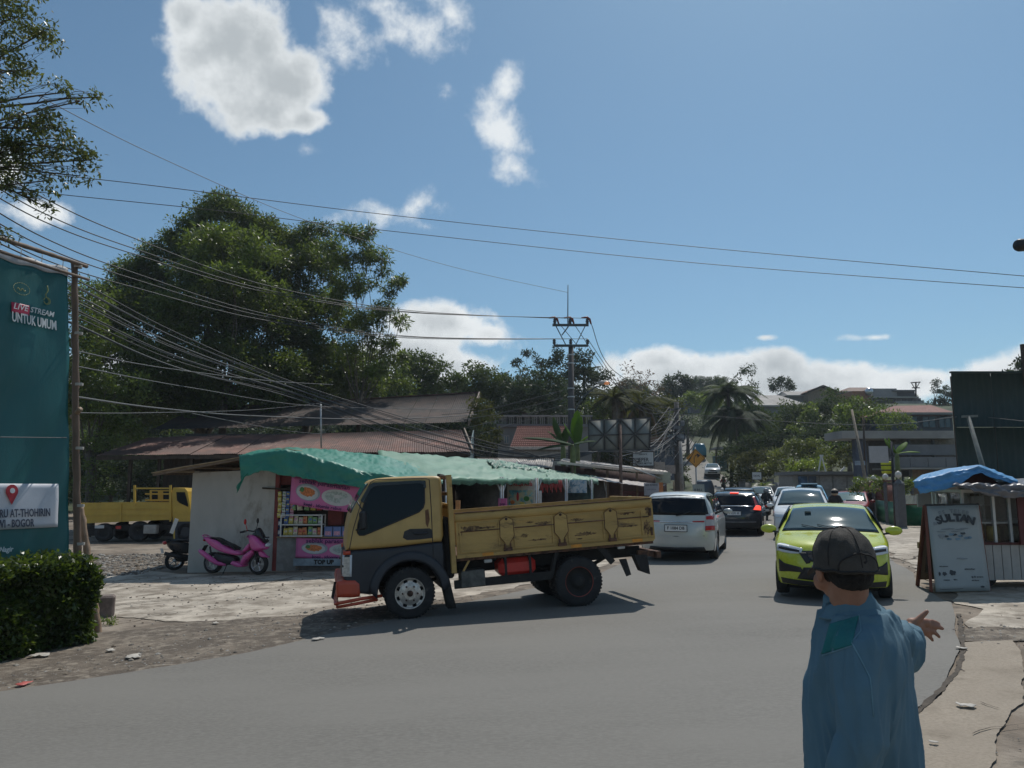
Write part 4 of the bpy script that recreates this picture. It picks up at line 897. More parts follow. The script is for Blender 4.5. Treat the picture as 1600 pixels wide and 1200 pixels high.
# ---------------- left side: stalls, shed, banner, hedge ----------------
m_plas = M('grimy_plaster', (.46, .44, .40), .9, var=.10, scale=1.5, bump=.15, dirt=(.27, .235, .19), damt=.42, dscale=1.6, stretch=(1, 1, .45))
m_ply = M('plywood', (.34, .25, .15), .8, var=.2, scale=5, bump=.15, stretch=(1, .3, 1))
m_dkw = M('dark_timber', (.055, .04, .03), .85, var=.35, scale=5, bump=.3, stretch=(1, 1, .25))
m_roofr = M('rusted_roof_sheet', (.135, .062, .045), .75, var=.3, scale=1.6, bump=.1, dirt=(.24, .16, .13), damt=.32, dscale=1.1, two=(.085, .045, .036), tscale=.7)
m_roofg = M('zinc_roof_sheet', (.26, .24, .22), .5, metal=.3, var=.25, scale=1.5, bump=.1, dirt=(.14, .08, .055), damt=.4, dscale=1.4)
m_tg = M('green_tarp', (.022, .20, .140), .48, var=.10, scale=1.2, bump=.25, bscale=9, dirt=(.06, .28, .20), damt=.2, dscale=2)
m_tlg = M('faded_green_tarp', (.125, .255, .165), .5, var=.12, scale=1.2, bump=.25, bscale=9, dirt=(.2, .3, .22), damt=.25, dscale=2)
m_pink = M('pink_vinyl', (.60, .155, .36), .45, var=.05, scale=3, bump=.05)
m_navy = M('dark_purple_print', (.07, .01, .10), .5, var=0, bump=0)
m_redw = M('red_painted_wood', (.22, .045, .04), .7, var=.2, bump=.1)
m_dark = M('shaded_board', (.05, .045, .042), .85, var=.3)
m_white = M('white_enamel', (.62, .62, .60), .5, var=.1, bump=.03)
m_galv = M('galvanised_pipe', (.42, .43, .43), .4, metal=.5, var=.15)
m_clear = M('display_glass', (.5, .55, .55), .05, var=0, bump=0, trans=1, alpha=.35)
def corr_sheet(name, w, L, mat, parent, p0, ux, uy, pitch=.076, amp=.011, label=None):   # p0 corner, ux across, uy downslope
 ux, uy = Vector(ux).normalized(), Vector(uy).normalized(); n = ux.cross(uy); k = max(2, int(w / pitch)) * 4
 mb = MB(); mb.slab(lambda u, v: Vector(p0) + ux * (u * w) + uy * (v * L) + n * amp * math.sin(u * w / pitch * 2 * math.pi), k, 1, n * -.003, smooth_=True)
 return mb.build(name, mat, parent, fixn=False)
# --- timber shed with two tiers of rusty roof
t = thing('timber_shed', 'long dark timber shed with two tiers of rusty corrugated roof under the trees', 'shed', (-9, 33, -.4), world=True)
A, B = P(150, 712, 33), P(735, 706, 33); C_, D = P(232, 684, 37), P(722, 672, 37)
mb = MB(); n = 16
for i in range(n):
 a, b = i / n, (i + 1) / n
 p0 = C_.lerp(D, a); q0 = A.lerp(B, a); q1 = A.lerp(B, b); p1 = C_.lerp(D, b)
 mb2 = MB(); w = (q1 - q0).length; k = int(w / .1) * 4; dn = Vector((0, 0, -.003)); off = Vector((0, 0, .012 * (i % 2) + rnd.uniform(0, .02)))
 mb2.slab(lambda u, v: (p0.lerp(p1, u)).lerp(q0.lerp(q1, u), v * (1.0 + rnd.uniform(0, .0))) + off + Vector((0, 0, .014 * math.sin(u * w / .1 * 2 * math.pi))), k, 1, dn); mb2.build('roof_sheet', m_roofr, t, fixn=False)
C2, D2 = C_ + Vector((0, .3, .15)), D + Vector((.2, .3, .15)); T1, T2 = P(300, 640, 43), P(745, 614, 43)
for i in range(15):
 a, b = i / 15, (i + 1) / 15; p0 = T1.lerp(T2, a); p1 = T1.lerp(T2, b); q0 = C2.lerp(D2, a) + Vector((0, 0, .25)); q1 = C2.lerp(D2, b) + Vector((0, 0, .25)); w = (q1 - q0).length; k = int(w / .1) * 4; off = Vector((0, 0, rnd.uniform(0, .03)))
 mb2 = MB(); mb2.slab(lambda u, v: (p0.lerp(p1, u)).lerp(q0.lerp(q1, u), v) + off + Vector((0, 0, .014 * math.sin(u * w / .1 * 2 * math.pi))), k, 1, (0, 0, -.003)); mb2.build('upper_roof_sheet', M('old_roof_tree_shade', (.036, .029, .026), .9, var=.3, scale=1.2, two=(.062, .042, .034), tscale=.8), t, fixn=False)  # old dark sheet, darkened further to carry the shade of the trees
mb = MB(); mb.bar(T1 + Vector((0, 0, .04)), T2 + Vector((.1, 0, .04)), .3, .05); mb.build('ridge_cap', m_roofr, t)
mb = MB(); mb.bar(D2 + Vector((.1, 0, .2)), T2 + Vector((.15, 0, -.05)), .06, .25); mb.bar(B + Vector((.1, 0, .02)), D + Vector((.1, 0, .02)), .06, .2); mb.build('verge_board', M('pale_wood', (.28, .22, .17), .8, var=.2), t)
mb = MB(); mb.bar(A + Vector((0, .05, -.1)), B + Vector((0, .05, -.1)), .05, .16); mb.build('eave_beam', m_dkw, t)
x = A.x + 2.2; k = 0
while x < B.x - .2:
 w = rnd.uniform(.16, .22); top = A.z + .35
 if not (k in (9, 10, 11, 30, 31)):
  mb = MB(); mb.box((x + w / 2, 34.6 + rnd.uniform(-.015, .015), (top - .45) / 2), (w - .012, .025, top + .4 + rnd.uniform(-.06, .0))); mb.build('plank', m_dkw, t)
 x += w; k += 1
for px in (205, 250, 300, 420, 560, 700):
 p = P(px, 712, 33.4); mb = MB(); mb.box((p.x, 33.4, (p.z - .4) / 2), (.12, .12, p.z + .4)); mb.build('post', m_dkw, t)
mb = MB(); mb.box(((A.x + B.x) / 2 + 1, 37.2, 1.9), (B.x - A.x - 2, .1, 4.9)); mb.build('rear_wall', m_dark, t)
mb = MB(); g0 = P(716, 672, 36.5); mb.prism([(33.2, -.4), (37, -.4), (37, D.z), (33.2, B.z)], lambda a, b, w: (B.x - .1 + w, a, b), .05); mb.build('side_wall', M('blue_grey_wall', (.12, .18, .19), .8), t)
mb = MB(); mb.tube([P(502, 700, 32), P(501, 628, 32)], .035, 6); o = mb.build('thin_pole', m_galv); tag(o, 'thin metal mast rising in front of the rusty shed roof', 'mast')
# --- snack stall: plastered side wall, plywood eave, shelves
st = thing('snack_stall', 'white plastered snack stall with plywood eaves beside the pink scooter', 'stall', (-5, 19.5, -.3), world=True)
Yw = 19.3
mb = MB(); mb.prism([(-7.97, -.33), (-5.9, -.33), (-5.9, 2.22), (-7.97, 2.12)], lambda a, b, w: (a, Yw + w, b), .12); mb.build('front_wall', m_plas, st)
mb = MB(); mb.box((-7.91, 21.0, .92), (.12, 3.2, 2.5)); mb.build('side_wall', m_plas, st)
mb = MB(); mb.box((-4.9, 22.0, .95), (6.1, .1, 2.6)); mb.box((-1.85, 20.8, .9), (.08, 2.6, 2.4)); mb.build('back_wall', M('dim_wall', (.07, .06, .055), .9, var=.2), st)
mb = MB(); mb.box((-5.84, Yw + .05, .9), (.10, .14, 2.45)); mb.build('door_post', m_redw, st)
mb = MB(); mb.box((-4.7, Yw + .15, 2.0), (2.2, .05, .35)); mb.build('header_board', m_redw, st)
mb = MB(); mb.box((-5.55, Yw, .12), (.48, .05, .86)); mb.build('counter_panel', M('grey_panel', (.26, .26, .25), .8), st)
mb = MB(); mb.box((-3.6, Yw + .05, .12), (3.4, .08, .84)); mb.build('counter_front', M('brick_wall_grey', (.17, .16, .16), .85, var=.2, scale=8), st)
for k in range(7):
 mb = MB(); mb.box((-5.26, Yw + .0, -.24 + k * .115), (.11, .05, .10), bev=.008); mb.build('brick', M('grey_block', (.19, .17, .16), .9), st)
mb = MB(); mb.box((-3.9, Yw + .35, .545), (3.8, .8, .03)); mb.build('counter_top', m_ply, st)
def roofpt(px, py, Y): return P(px, py, Y)
mb = MB(); mb.slab(lambda u, v: Vector((-8.75 + 3.2 * u, 18.75 + 4 * v, 2.10 + .58 * u + .06 * v + .008 * math.sin(9 * u))), 8, 2, (0, 0, .02)); mb.build('roof_board', m_ply, st)
for k in range(5):
 mb = MB(); x = -8.55 + k * .55; mb.bar((x, 18.8, 2.09 + (x + 8.75) * .181 - .035), (x, 22.6, 2.15 + (x + 8.75) * .181 - .035), .05, .06); mb.build('rafter', m_wood, st)
mb = MB(); mb.bar((-8.72, 18.78, 2.06), (-5.6, 18.78, 2.63), .03, .05); mb.build('fascia', m_wood, st)
mb = MB(); mb.box((-5.75, Yw - .06, 1.72), (.9, .03, .04), ry=R(3)); mb.build('rail', m_dkw, st)
tarp = thing('green_tarpaulin', 'bright green tarpaulin draped over the snack stall roof, front edge sagging', 'tarpaulin', (-4.3, 20, 2.3), world=True)
def curve(pts, Y, n=40): return resample([P(a, b, Y) for a, b in pts], n)
bk = curve([(374, 712), (400, 704), (450, 699), (520, 703), (600, 713), (690, 738)], 21.6)
fo = curve([(374, 712), (410, 706), (452, 702), (520, 722), (560, 735), (640, 748), (692, 751)], 18.45)
bt = curve([(376, 744), (405, 737), (430, 738), (470, 746), (545, 759), (600, 757), (640, 758), (692, 756)], 18.35)
def tf(u, v):
 i = min(39, int(u * 40)); f = u * 40 - i
 L_ = lambda a: a[i].lerp(a[i + 1], f)
 if v < .6: p = L_(bk).lerp(L_(fo), v / .6); s_ = math.sin(math.pi * v / .6)
 else: p = L_(fo).lerp(L_(bt), (v - .6) / .4); s_ = .3
 w = 0.03 * noise.noise(Vector((u * 12, v * 5, 1))) + .018 * (1 - 3 * abs(noise.noise(Vector((u * 40, v * 12 + u * 9, 5))))) + .02 * math.sin(u * 34 + 3 * math.sin(v * 4)) * (v ** 2)
 return p + Vector((0, -w * 1.3, w - .05 * s_))
mb = MB(); mb.slab(tf, 110, 34, (0, .004, -.006)); mb.build('tarp_sheet', m_tg, tarp)
mb = MB(); e0 = P(377, 744, 18.35)
mb.slab(lambda u, v: e0 + Vector((-.02 + .16 * u - .1 * v + .02 * math.sin(9 * v), .03 * math.sin(6 * u + 8 * v), -.03 - .38 * v * (1 - .7 * u * u) + .1 * u)), 8, 14, (0, .006, 0)); mb.build('hanging_corner', m_tg, tarp)
def sag_banner(name, label, TL, TR, BL, BR, Y, mat, group=None, sag=.03, Yr=None, cat='banner'):
 Yr = Yr or Y; a, b, c, d = P(*TL, Y), P(*TR, Yr), P(*BL, Y), P(*BR, Yr)
 t = thing(name, label, cat, tuple((a + b + c + d) / 4), world=True, group=group)
 def fn(u, v): return a.lerp(b, u).lerp(c.lerp(d, u), v) + Vector((0, .02 * math.sin(9 * u + 2 * v), -sag * math.sin(math.pi * u)))
 mb = MB(); mb.slab(fn, 24, 8, (0, .004, 0)); mb.build('banner_sheet', mat, t)
 return t, fn
def disc(fn, cu, cv, ru, rv, mat, parent, name, h=.008, n=26, wob=0, k=0):
 mb = MB(); c = fn(cu, cv) + Vector((0, -h, 0)); vs = [c] + [fn(cu + ru * math.cos(2 * math.pi * i / n) * (1 + wob * noise.noise(Vector((i * .9, k, 0)))), cv + rv * math.sin(2 * math.pi * i / n) * (1 + wob * noise.noise(Vector((i * .9, k, 3))))) + Vector((0, -h, 0)) for i in range(n)]
 mb.add(vs, [(0, 1 + i, 1 + (i + 1) % n) for i in range(n)]); mb.add([q + Vector((0, .004, 0)) for q in vs], [(0, 1 + (i + 1) % n, 1 + i) for i in range(n)]); mb.build(name, mat, parent)
m_dish = M('print_white', (.55, .56, .56), .5, var=.05, bump=0); m_orf = M('print_orange', (.62, .19, .05), .5, var=.35, scale=25, bump=0); m_grf = M('print_green', (.07, .22, .06), .5, var=.2, bump=0); m_bowl = M('print_bowl', (.40, .46, .44), .5, var=.3, scale=22, bump=0)
m_blp = M('print_greyblue', (.32, .37, .42), .5, var=.15, bump=0)
def food_banner(label, TL, TR, BL, BR, Y, two=True):
 t, fn = sag_banner('pink_banner', label, TL, TR, BL, BR, Y, m_pink, group='pink food banners of the snack stall')
 disc(fn, .24, .48, .17, .30, m_blp, t, 'printed_backdrop', .007); disc(fn, .23, .50, .15, .25, m_dish, t, 'printed_plate', .010); disc(fn, .23, .47, .105, .16, m_orf, t, 'printed_food', .013, wob=.3); disc(fn, .155, .42, .03, .09, m_grf, t, 'printed_leaf', .016, wob=.4)
 disc(fn, .64, .52, .21, .30, m_dish, t, 'printed_plate', .010, k=4); disc(fn, .64, .50, .165, .21, m_bowl, t, 'printed_food', .013, wob=.1, k=7); disc(fn, .66, .48, .07, .06, m_dish, t, 'printed_food', .016, wob=.6, k=9)
 for txt, v, s_, u in (('seblak parasmanan', .10, .145, .46), ('kopi , idomie rebus', .90, .105, .46)):
  a, b = fn(.05, v), fn(.9, v); text(txt, s_, m_navy, t, fn(u, v) + Vector((0, -.04, 0)), rotm(b - a, (0, 0, 1)), extrude=.002, bold=.003, sx=1.15, name='lettering')
 return t
food_banner('pink food banner with two dishes hanging above the snack shelves', (456, 743), (570, 760), (452, 787), (566, 802), 18.9)
food_banner('pink food banner with two dishes fixed low on the stall counter', (463, 840), (585, 841), (461, 871), (585, 873), 19.18)
mb = MB(); a = P(498, 878.5, 19.1); mb.box((a.x, 19.14, a.z), (1.25, .04, .17)); o = mb.build('top_up_board', M('pale_blue_board', (.26, .33, .38), .7)); tag(o, 'pale blue low board lettered TOP UP at the stall foot', 'board')
text('TOP UP', .14, m_ink, o, Vector((a.x + .12, 19.112, a.z)), rotm((1, 0, 0), (0, 0, 1)), extrude=.002, bold=.008)
cs = thing('display_case', 'white framed glass display case of snacks on the stall counter', 'display case', (-5.15, 19.35, .56), world=True)
x0, x1, z0, z1, yd = -5.66, -4.66, .565, 1.10, .34
mb = MB()
for z in (z0 + .015, (z0 + z1) / 2 + .02, z1 - .015):
 b2 = MB(); b2.box(((x0 + x1) / 2, 19.1 + yd / 2, z), (x1 - x0, yd, .025)); b2.build('shelf', m_white, cs)
for x in (x0, x1):
 for y in (19.1, 19.1 + yd): b2 = MB(); b2.box((x, y, (z0 + z1) / 2), (.03, .03, z1 - z0)); b2.build('frame_post', m_white, cs)
b2 = MB(); b2.box(((x0 + x1) / 2, 19.1 + yd, (z0 + z1) / 2), (x1 - x0, .01, z1 - z0)); b2.build('back_panel', m_dark, cs)
pk = [M('pack_' + n, c_, .35, var=.25, scale=30, bump=.1) for n, c_ in (('yellow', (.6, .5, .12)), ('orange', (.62, .25, .10)), ('green', (.25, .42, .18)), ('cream', (.6, .56, .42)), ('red', (.5, .08, .06)), ('blue', (.1, .18, .4)), ('pink', (.6, .3, .4)), ('white', (.6, .6, .6)))]
CN = ['yellow', 'orange', 'green', 'cream', 'red', 'blue', 'pink', 'white']
def packet(x, y, z, w, h, ci, label, grp, name='snack_packet', cat='packet', th=.04):
 r = rnd; mb = MB(); mb.slab(lambda u, v: (w * (u - .5), -th / 2 * math.sin(math.pi * u) ** .6 * math.sin(math.pi * v) ** .6 - .003, h * v), 6, 6, (0, .006, 0))
 mb.slab(lambda u, v: (w * (u - .5), th / 2 * math.sin(math.pi * u) ** .6 * math.sin(math.pi * v) ** .6 + .003, h * v), 6, 6, (0, .004, 0))
 mb.box((0, -th / 2 - .006, h * .55), (w * .6, .004, h * .25), mi=1)
 o = mb.build(name, [pk[ci], pk[(ci + 3) % 8]]); o.location = (x, y, z); o.rotation_euler = (r.uniform(-.1, .1), r.uniform(-.12, .12), r.uniform(-.3, .3)); tag(o, label, cat, grp)
for lv, (z, nm) in enumerate(((z0 + .028, 'lower'), ((z0 + z1) / 2 + .033, 'upper'))):
 for k in range(8):
  ci = [0, 0, 3, 1, 1, 2, 3, 1][k] if lv == 0 else [5, 0, 3, 3, 1, 2, 2, 7][k]
  packet(x0 + .08 + k * .12, 19.24, z, .11, .17 + .02 * (k % 3), ci, '%s snack packet on the %s shelf of the display case' % (CN[ci], nm), '%s snack packets on the %s shelf' % (CN[ci], nm))
for k in range(6): ci = [2, 3, 2, 0, 4, 7][k]; packet(-5.40 + k * .16, 19.22, 1.20, .13, .22, ci, '%s snack packet hanging just above the display case' % CN[ci], '%s packets hanging over the case' % CN[ci])
for cx in range(4):
 for rz_2 in range(5):
  ci = [0, 7, 5, 6][cx]; packet(-5.74 + cx * .10, 19.2 + .02 * (cx % 2), 1.02 + rz_2 * .13 - .0, .085, .12, ci, '%s sachet in the hanging strips by the red door post' % CN[ci], '%s sachets in hanging strips' % CN[ci], 'sachet', 'sachet', .015)
for k, (z, ci, nm) in enumerate(((.56, 5, 'dark blue'), (.78, 5, 'dark blue'), (1.0, 4, 'red'))):
 mb = MB(); mb.box((0, 0, .1), (.20, .22, .19), bev=.01); mb.box((0, -.112, .1), (.09, .004, .09), mi=1); o = mb.build('drink_carton', [M('carton_' + nm.replace(' ', '_'), (.02, .05, .14) if ci == 5 else (.35, .03, .03), .5), pk[7]]); o.location = (-5.78, 19.42, z); tag(o, nm + ' drink carton stacked left of the display case' + (', on top' if k == 2 else ''), 'carton', 'drink cartons stacked by the case')
for k in range(4):
 mb = MB(); mb.box((0, 0, .12), (.20, .2, .24), bev=.008); mb.box((0, -.102, .08), (.15, .004, .1), mi=1); o = mb.build('water_carton', [M('carton_pale_blue', (.15, .22, .45), .5), pk[6]]); o.location = (-4.53 + .22 * (k % 4), 19.33, .562); tag(o, 'blue and pink carton on the counter right of the display case', 'carton', 'blue and pink cartons on counter')
mb = MB(); mb.box((-4.45, 19.7, 1.0), (.34, .3, .36)); o = mb.build('small_cabinet', m_redw); tag(o, 'small brown cabinet behind the cartons on the counter', 'cabinet')
# --- row of stalls running away to the right under faded green tarps
FL = [(-1.75, 20.0), (-.30, 22.5), (.78, 24.5), (1.85, 26.5), (2.95, 28.6), (3.75, 31), (4.7, 33.5), (6.7, 38.2), (9.3, 44.5)]
dirb = Vector((-.62, .78, 0))    # away from the road
wallc = [M('stall_brown', (.12, .055, .04), .8, var=.25), M('stall_red', (.19, .045, .035), .8, var=.25), M('stall_dark', (.05, .04, .038), .85), M('stall_grey', (.14, .13, .12), .8), M('stall_tan', (.26, .18, .12), .8), M('stall_brown2', (.10, .06, .045), .8), M('stall_teal', (.07, .12, .11), .8), M('stall_grey2', (.17, .15, .14), .8)]
lab = ['brown walled stall just behind the truck headboard', 'red brown stall with an open dark doorway behind the load bed', 'stall with the iced coconut banner', 'stall with red fringe under its roof', 'stall under the blue banner behind the truck bed end', 'narrow grey stall at the end of the green tarp row', 'stall below the long lean-to roof', 'farthest low stall in the row before the second utility pole']
for i in range(8):
 a, b = Vector((*FL[i], 0)), Vector((*FL[i + 1], 0)); ga = ground_z(a.x, a.y); ht = 2.06 if i < 5 else 2.1
 t = thing('market_stall', lab[i], 'stall', (a.x, a.y, ga), world=True, group='stalls along the left kerb')
 d = 2.4; ca, cb = a + dirb * d, b + dirb * d
 for p in (a, b):
  p2 = p + (b - a).normalized() * (.06 if p is a else -.06)
  mb = MB(); mb.tube([(p2.x, p2.y, ga), (p2.x, p2.y, ht)], .035, 8); mb.build('post', m_galv if i in (0, 1, 2, 3) else m_wood, t)
 if i < 5:
  e = (b - a).normalized()
  for p, sg in ((a, 1), (b, -1)):
   mb = MB(); mb.bar(p + e * sg * .06 + Vector((0, 0, 1.62)), p + e * sg * .34 + Vector((0, 0, 2.02)), .035, .035); mb.build('brace', m_galv, t)
 mb = MB(); mb.slab(lambda u, v: (ca.lerp(cb, u).x, ca.lerp(cb, u).y, ga + v * (ht - ga + .3)), 1, 1, (-.05, .07, 0)); mb.build('back_wall', wallc[i], t)
 mb = MB(); mb.slab(lambda u, v: (a.lerp(ca, u).x, a.lerp(ca, u).y, ga + v * (ht - ga)), 1, 1, (.05, .03, 0)); mb.build('side_wall', wallc[(i + 2) % 8], t)
 f1, f2 = a + dirb * .25, b + dirb * .25
 mb = MB(); mb.slab(lambda u, v: (f1.lerp(f2, .05 + .9 * u).x, f1.lerp(f2, .05 + .9 * u).y, ga + v * .95), 1, 1, (-.03, .05, 0)); mb.build('counter_front', wallc[(i + 3) % 8], t)
 mb = MB(); mb.slab(lambda u, v: tuple((f1.lerp(f2, .05 + .9 * u) + dirb * v * .5)[:2]) + (ga + .95,), 1, 1, (0, 0, .03)); mb.build('counter_top', m_ply, t)
 if i in (1,):
  q1 = ca - dirb * .08; q2 = cb - dirb * .08; mb = MB(); mb.slab(lambda u, v: (q1.lerp(q2, .25 + .45 * u).x, q1.lerp(q2, .25 + .45 * u).y, ga + v * 1.9), 1, 1, (0, -.02, 0)); mb.build('doorway', m_ink, t)
 for k in range(7):
  p = f1.lerp(f2, .12 + .11 * k) + dirb * .2; h_ = rnd.uniform(.16, .34); mb = MB()
  if k % 3 == 0: mb.lathe([(.06, 0), (.07, h_ * .6), (.03, h_ * .8), (.03, h_)], n=10); nm = 'jar'
  else: mb.box((0, 0, h_ / 2), (.14, .12, h_), bev=.01); nm = 'goods_box'
  ci = (k * 3 + i) % 8; o = mb.build(nm, pk[ci]); o.location = (p.x, p.y, ga + .98); tag(o, '%s %s on the counter of the %s' % (CN[ci], 'jar' if nm == 'jar' else 'box', lab[i].split(' behind')[0].split(' under')[0].split(' just')[0].split(' before')[0].split(' at the')[0].split(' below')[0]), 'jar' if nm == 'jar' else 'box', 'goods on the stall counters')
def signboard(name, label, px0, px1, py0, py1, Y, mat, txts=(), az=0, cat='sign', th=.03, parent_post=None, border=None):
 c = P((px0 + px1) / 2, (py0 + py1) / 2, Y); s_ = Y / F; w, h = (px1 - px0) * s_ / math.cos(R(az)), (py1 - py0) * s_
 t = thing(name, label, cat, tuple(c), -R(az)); mb = MB(); mb.box((0, 0, 0), (w, th, h)); mb.build('panel', mat, t)
 if border:
  for a, b, c_, d in ((0, h / 2, w + .04, .04), (0, -h / 2, w + .04, .04), (w / 2, 0, .04, h), (-w / 2, 0, .04, h)):
   mb = MB(); mb.box((a, 0, b), (c_, th + .02, d)); mb.build('frame_bar', border, t)
 for txt, dz, sz, m_, sx in txts:
  text(txt, sz * s_, m_, t, Vector((0, -th / 2 - .003, dz * s_)), rotm((1, 0, 0), (0, 0, 1)), extrude=.002, bold=.0008 * sz * s_ * 20, sx=sx)
 if parent_post:
  mb = MB(); mb.tube([(0, th, h / 2), (0, th, -parent_post)], .03, 8); mb.build('post', m_galv, t)
 return t
m_dkred = M('print_red', (.45, .03, .04), .5, var=.1, bump=0); m_sea = M('print_sea', (.12, .38, .45), .5, var=.5, scale=4, bump=0, two=(.5, .48, .3), tscale=3)
t = signboard('drinks_banner', 'banner with red lettering over a beach picture for iced coconut', 793, 835, 751, 791, 24.2, M('print_cream', (.5, .48, .42), .5, bump=0), [('Es Kelapa Muda', 14.5, 10, m_dkred, .62)], az=25)
mb = MB(); mb.box((0, -.022, -.14), (.80, .008, .48)); mb.build('printed_picture', m_sea, t)
for k, (x, z, w, h, m_) in enumerate(((-.1, -.1, .09, .28, m_dkred), (.2, -.16, .2, .16, m_grf), (-.28, -.27, .16, .12, m_orf), (.05, -.3, .2, .08, pk[0]))):
 mb = MB(); n = 14; mb.prism([(x + w / 2 * math.cos(2 * math.pi * j / n) * (1 + .4 * noise.noise((j, k, 0))), z + h / 2 * math.sin(2 * math.pi * j / n)) for j in range(n)], lambda a, b, w_: (a, -.028 + w_, b), .004); mb.build('printed_shape', m_, t)
signboard('menu_sheet', 'narrow white menu sheet right of the coconut banner', 839, 846, 767, 790, 24.6, m_dish, az=25)
signboard('pink_notice', 'small pink notice left of the coconut banner', 779, 792, 779, 796, 22.4, m_pink, [('pop', 0, 6, m_navy, 1)], az=25)
signboard('blue_banner', 'crumpled blue and white banner hanging at the end of the green tarp row', 886, 916, 750, 770, 26.8, M('print_blue', (.16, .30, .42), .5, var=.4, scale=6, bump=.1, two=(.45, .5, .52), tscale=5), [('PULSA', 4, 5, m_dish, 1)], az=25)
signboard('orange_notice', 'small orange box hanging at the first stall post behind the truck', 712, 719, 782, 803, 20.3, M('orange_card', (.55, .26, .10), .6), az=20)
a, b = P(842, 750, 25), P(880, 750, 26.4); fr = thing('red_fringe', 'red fringe valance strung under the tarp between two stall posts', 'valance', tuple(a), world=True)
for k in range(16):
 p, q = a.lerp(b, k / 16), a.lerp(b, (k + .85) / 16); mb = MB(); mb.slab(lambda u, v: p.lerp(q, u * (1 - .15 * v)) + Vector((0, 0, -v * (.25 + .08 * (k % 3)))), 1, 2, (0, .004, 0)); mb.build('fringe_strip', M('fringe_red', (.30, .03, .03), .7, var=.2), fr)
def roof_tarp(label, fr_, bk_, mat, seed, nu=60, holes=True, amp=1.0):
 t = thing('faded_tarpaulin', label, 'tarpaulin', tuple(fr_[0]), world=True, group='faded green tarpaulins over the stall row')
 A_ = resample(fr_, nu); B_ = resample(bk_, nu)
 def fn(u, v):
  i = min(nu - 1, int(u * nu)); f = u * nu - i; p = B_[i].lerp(B_[i + 1], f).lerp(A_[i].lerp(A_[i + 1], f), min(1, v / .9))
  w = .05 * noise.noise(Vector((u * 16, v * 6, seed))) + .035 * noise.noise(Vector((u * 44, v * 9, seed + 3)))
  if v > .9: p = p + Vector((0, 0, -(v - .9) * 1.6 * (1 + .5 * noise.noise(Vector((u * 30, 0, seed))))))
  return p + Vector((0, 0, w * amp))
 mb = MB(); mb.slab(fn, nu, 24, (0, 0, -.006)); mb.build('tarp_sheet', mat, t); return t
roof_tarp('faded green tarpaulin with loose flaps over the stalls behind the truck cab', [P(598, 742, 19.6), P(690, 747, 20), P(780, 748, 22.2), P(860, 748, 25.6)], [P(590, 704, 23), P(640, 708, 23.5), P(700, 713, 24.5), P(790, 720, 27), P(866, 737, 29.5)], m_tlg, 3)
roof_tarp('faded green tarpaulin end ragged above the blue banner', [P(856, 748, 25.4), P(900, 748, 27.4), P(935, 750, 29.2)], [P(850, 733, 29), P(900, 740, 31), P(932, 744, 32.5)], M('faded_green_tarp2', (.16, .28, .2), .5, var=.2, scale=2, bump=.3, bscale=9), 8, 40)
roof_tarp('crumpled darker green tarp strip lying on top of the faded tarpaulin', [P(770, 728, 24.2), P(830, 735, 26.6), P(872, 742, 28.5)], [P(760, 718, 25.6), P(820, 727, 28.0), P(868, 737, 30)], M('dark_green_tarp', (.05, .15, .10), .5, var=.5, scale=6, bump=.5, bscale=7), 21, 50, amp=2.6)
t = thing('zinc_lean_to', 'grey corrugated zinc roof above the faded tarpaulins', 'roof', tuple(P(800, 716, 31)), world=True)
a, b = P(745, 716, 31), P(866, 717, 32.5); c_, d = P(770, 727, 29.2), P(862, 731, 30.6)
for k in range(4):
 p0, p1 = a.lerp(b, k / 4), a.lerp(b, (k + 1) / 4); q0, q1 = c_.lerp(d, k / 4), c_.lerp(d, (k + 1) / 4); w = (p1 - p0).length; n = int(w / .1) * 4
 mb = MB(); mb.slab(lambda u, v: p0.lerp(p1, u).lerp(q0.lerp(q1, u), v) + Vector((0, 0, .016 * math.sin(u * w / .1 * 6.283) + .02 * (k % 2))), n, 1, (0, 0, -.004)); mb.build('roof_sheet', m_roofg, t, fixn=False)
mb = MB(); mb.bar(a, b, .08, .1); mb.build('ridge_board', m_wood, t)
mb = MB(); mb.slab(lambda u, v: c_.lerp(d, u) + Vector((0, .1, -v * 1.6)), 1, 1, (0, .05, 0)); mb.build('wall', m_dark, t)
t = thing('long_lean_to', 'long dark lean-to roof with a sunlit pale front edge right of the utility pole', 'roof', tuple(P(960, 735, 33)), world=True)
a, b = P(872, 722, 29.5), P(1048, 741, 39.5); a2, b2 = P(880, 716, 33), P(1040, 735, 44)
for k in range(10):
 p0, p1 = a2.lerp(b2, k / 10), a2.lerp(b2, (k + 1) / 10); q0, q1 = a.lerp(b, k / 10), a.lerp(b, (k + 1) / 10); w = (q1 - q0).length; n = int(w / .1) * 3
 mb = MB(); mb.slab(lambda u, v: p0.lerp(p1, u).lerp(q0.lerp(q1, u), v) + Vector((0, 0, .014 * math.sin(u * w / .1 * 6.283) + .015 * (k % 2))), n, 1, (0, 0, -.004)); mb.build('roof_sheet', m_roofg, t, fixn=False)
mb = MB(); mb.bar(a + Vector((0, -.03, -.02)), b + Vector((0, -.03, -.02)), .10, .09); mb.build('front_edge', M('pale_edge', (.60, .50, .42), .35, var=.15), t)
mb = MB(); mb.slab(lambda u, v: a.lerp(b, u) + Vector((-.1, .6, -.1 - v * .85)), 1, 1, (0, .05, 0)); mb.build('front_wall', M('maroon_board', (.075, .04, .04), .8, var=.2), t)
for k in range(4):
 p = a.lerp(b, .1 + .27 * k); mb = MB(); mb.box((p.x, p.y + .15, p.z / 2), (.09, .09, p.z)); mb.build('post', m_wood, t)
t = thing('low_awning', 'low zinc awning with bright worn edge under the long lean-to', 'awning', tuple(P(985, 752, 33)), world=True)
a, b = P(918, 748, 29), P(1030, 763, 36.5); a2, b2 = P(925, 744, 31), P(1040, 757, 39)
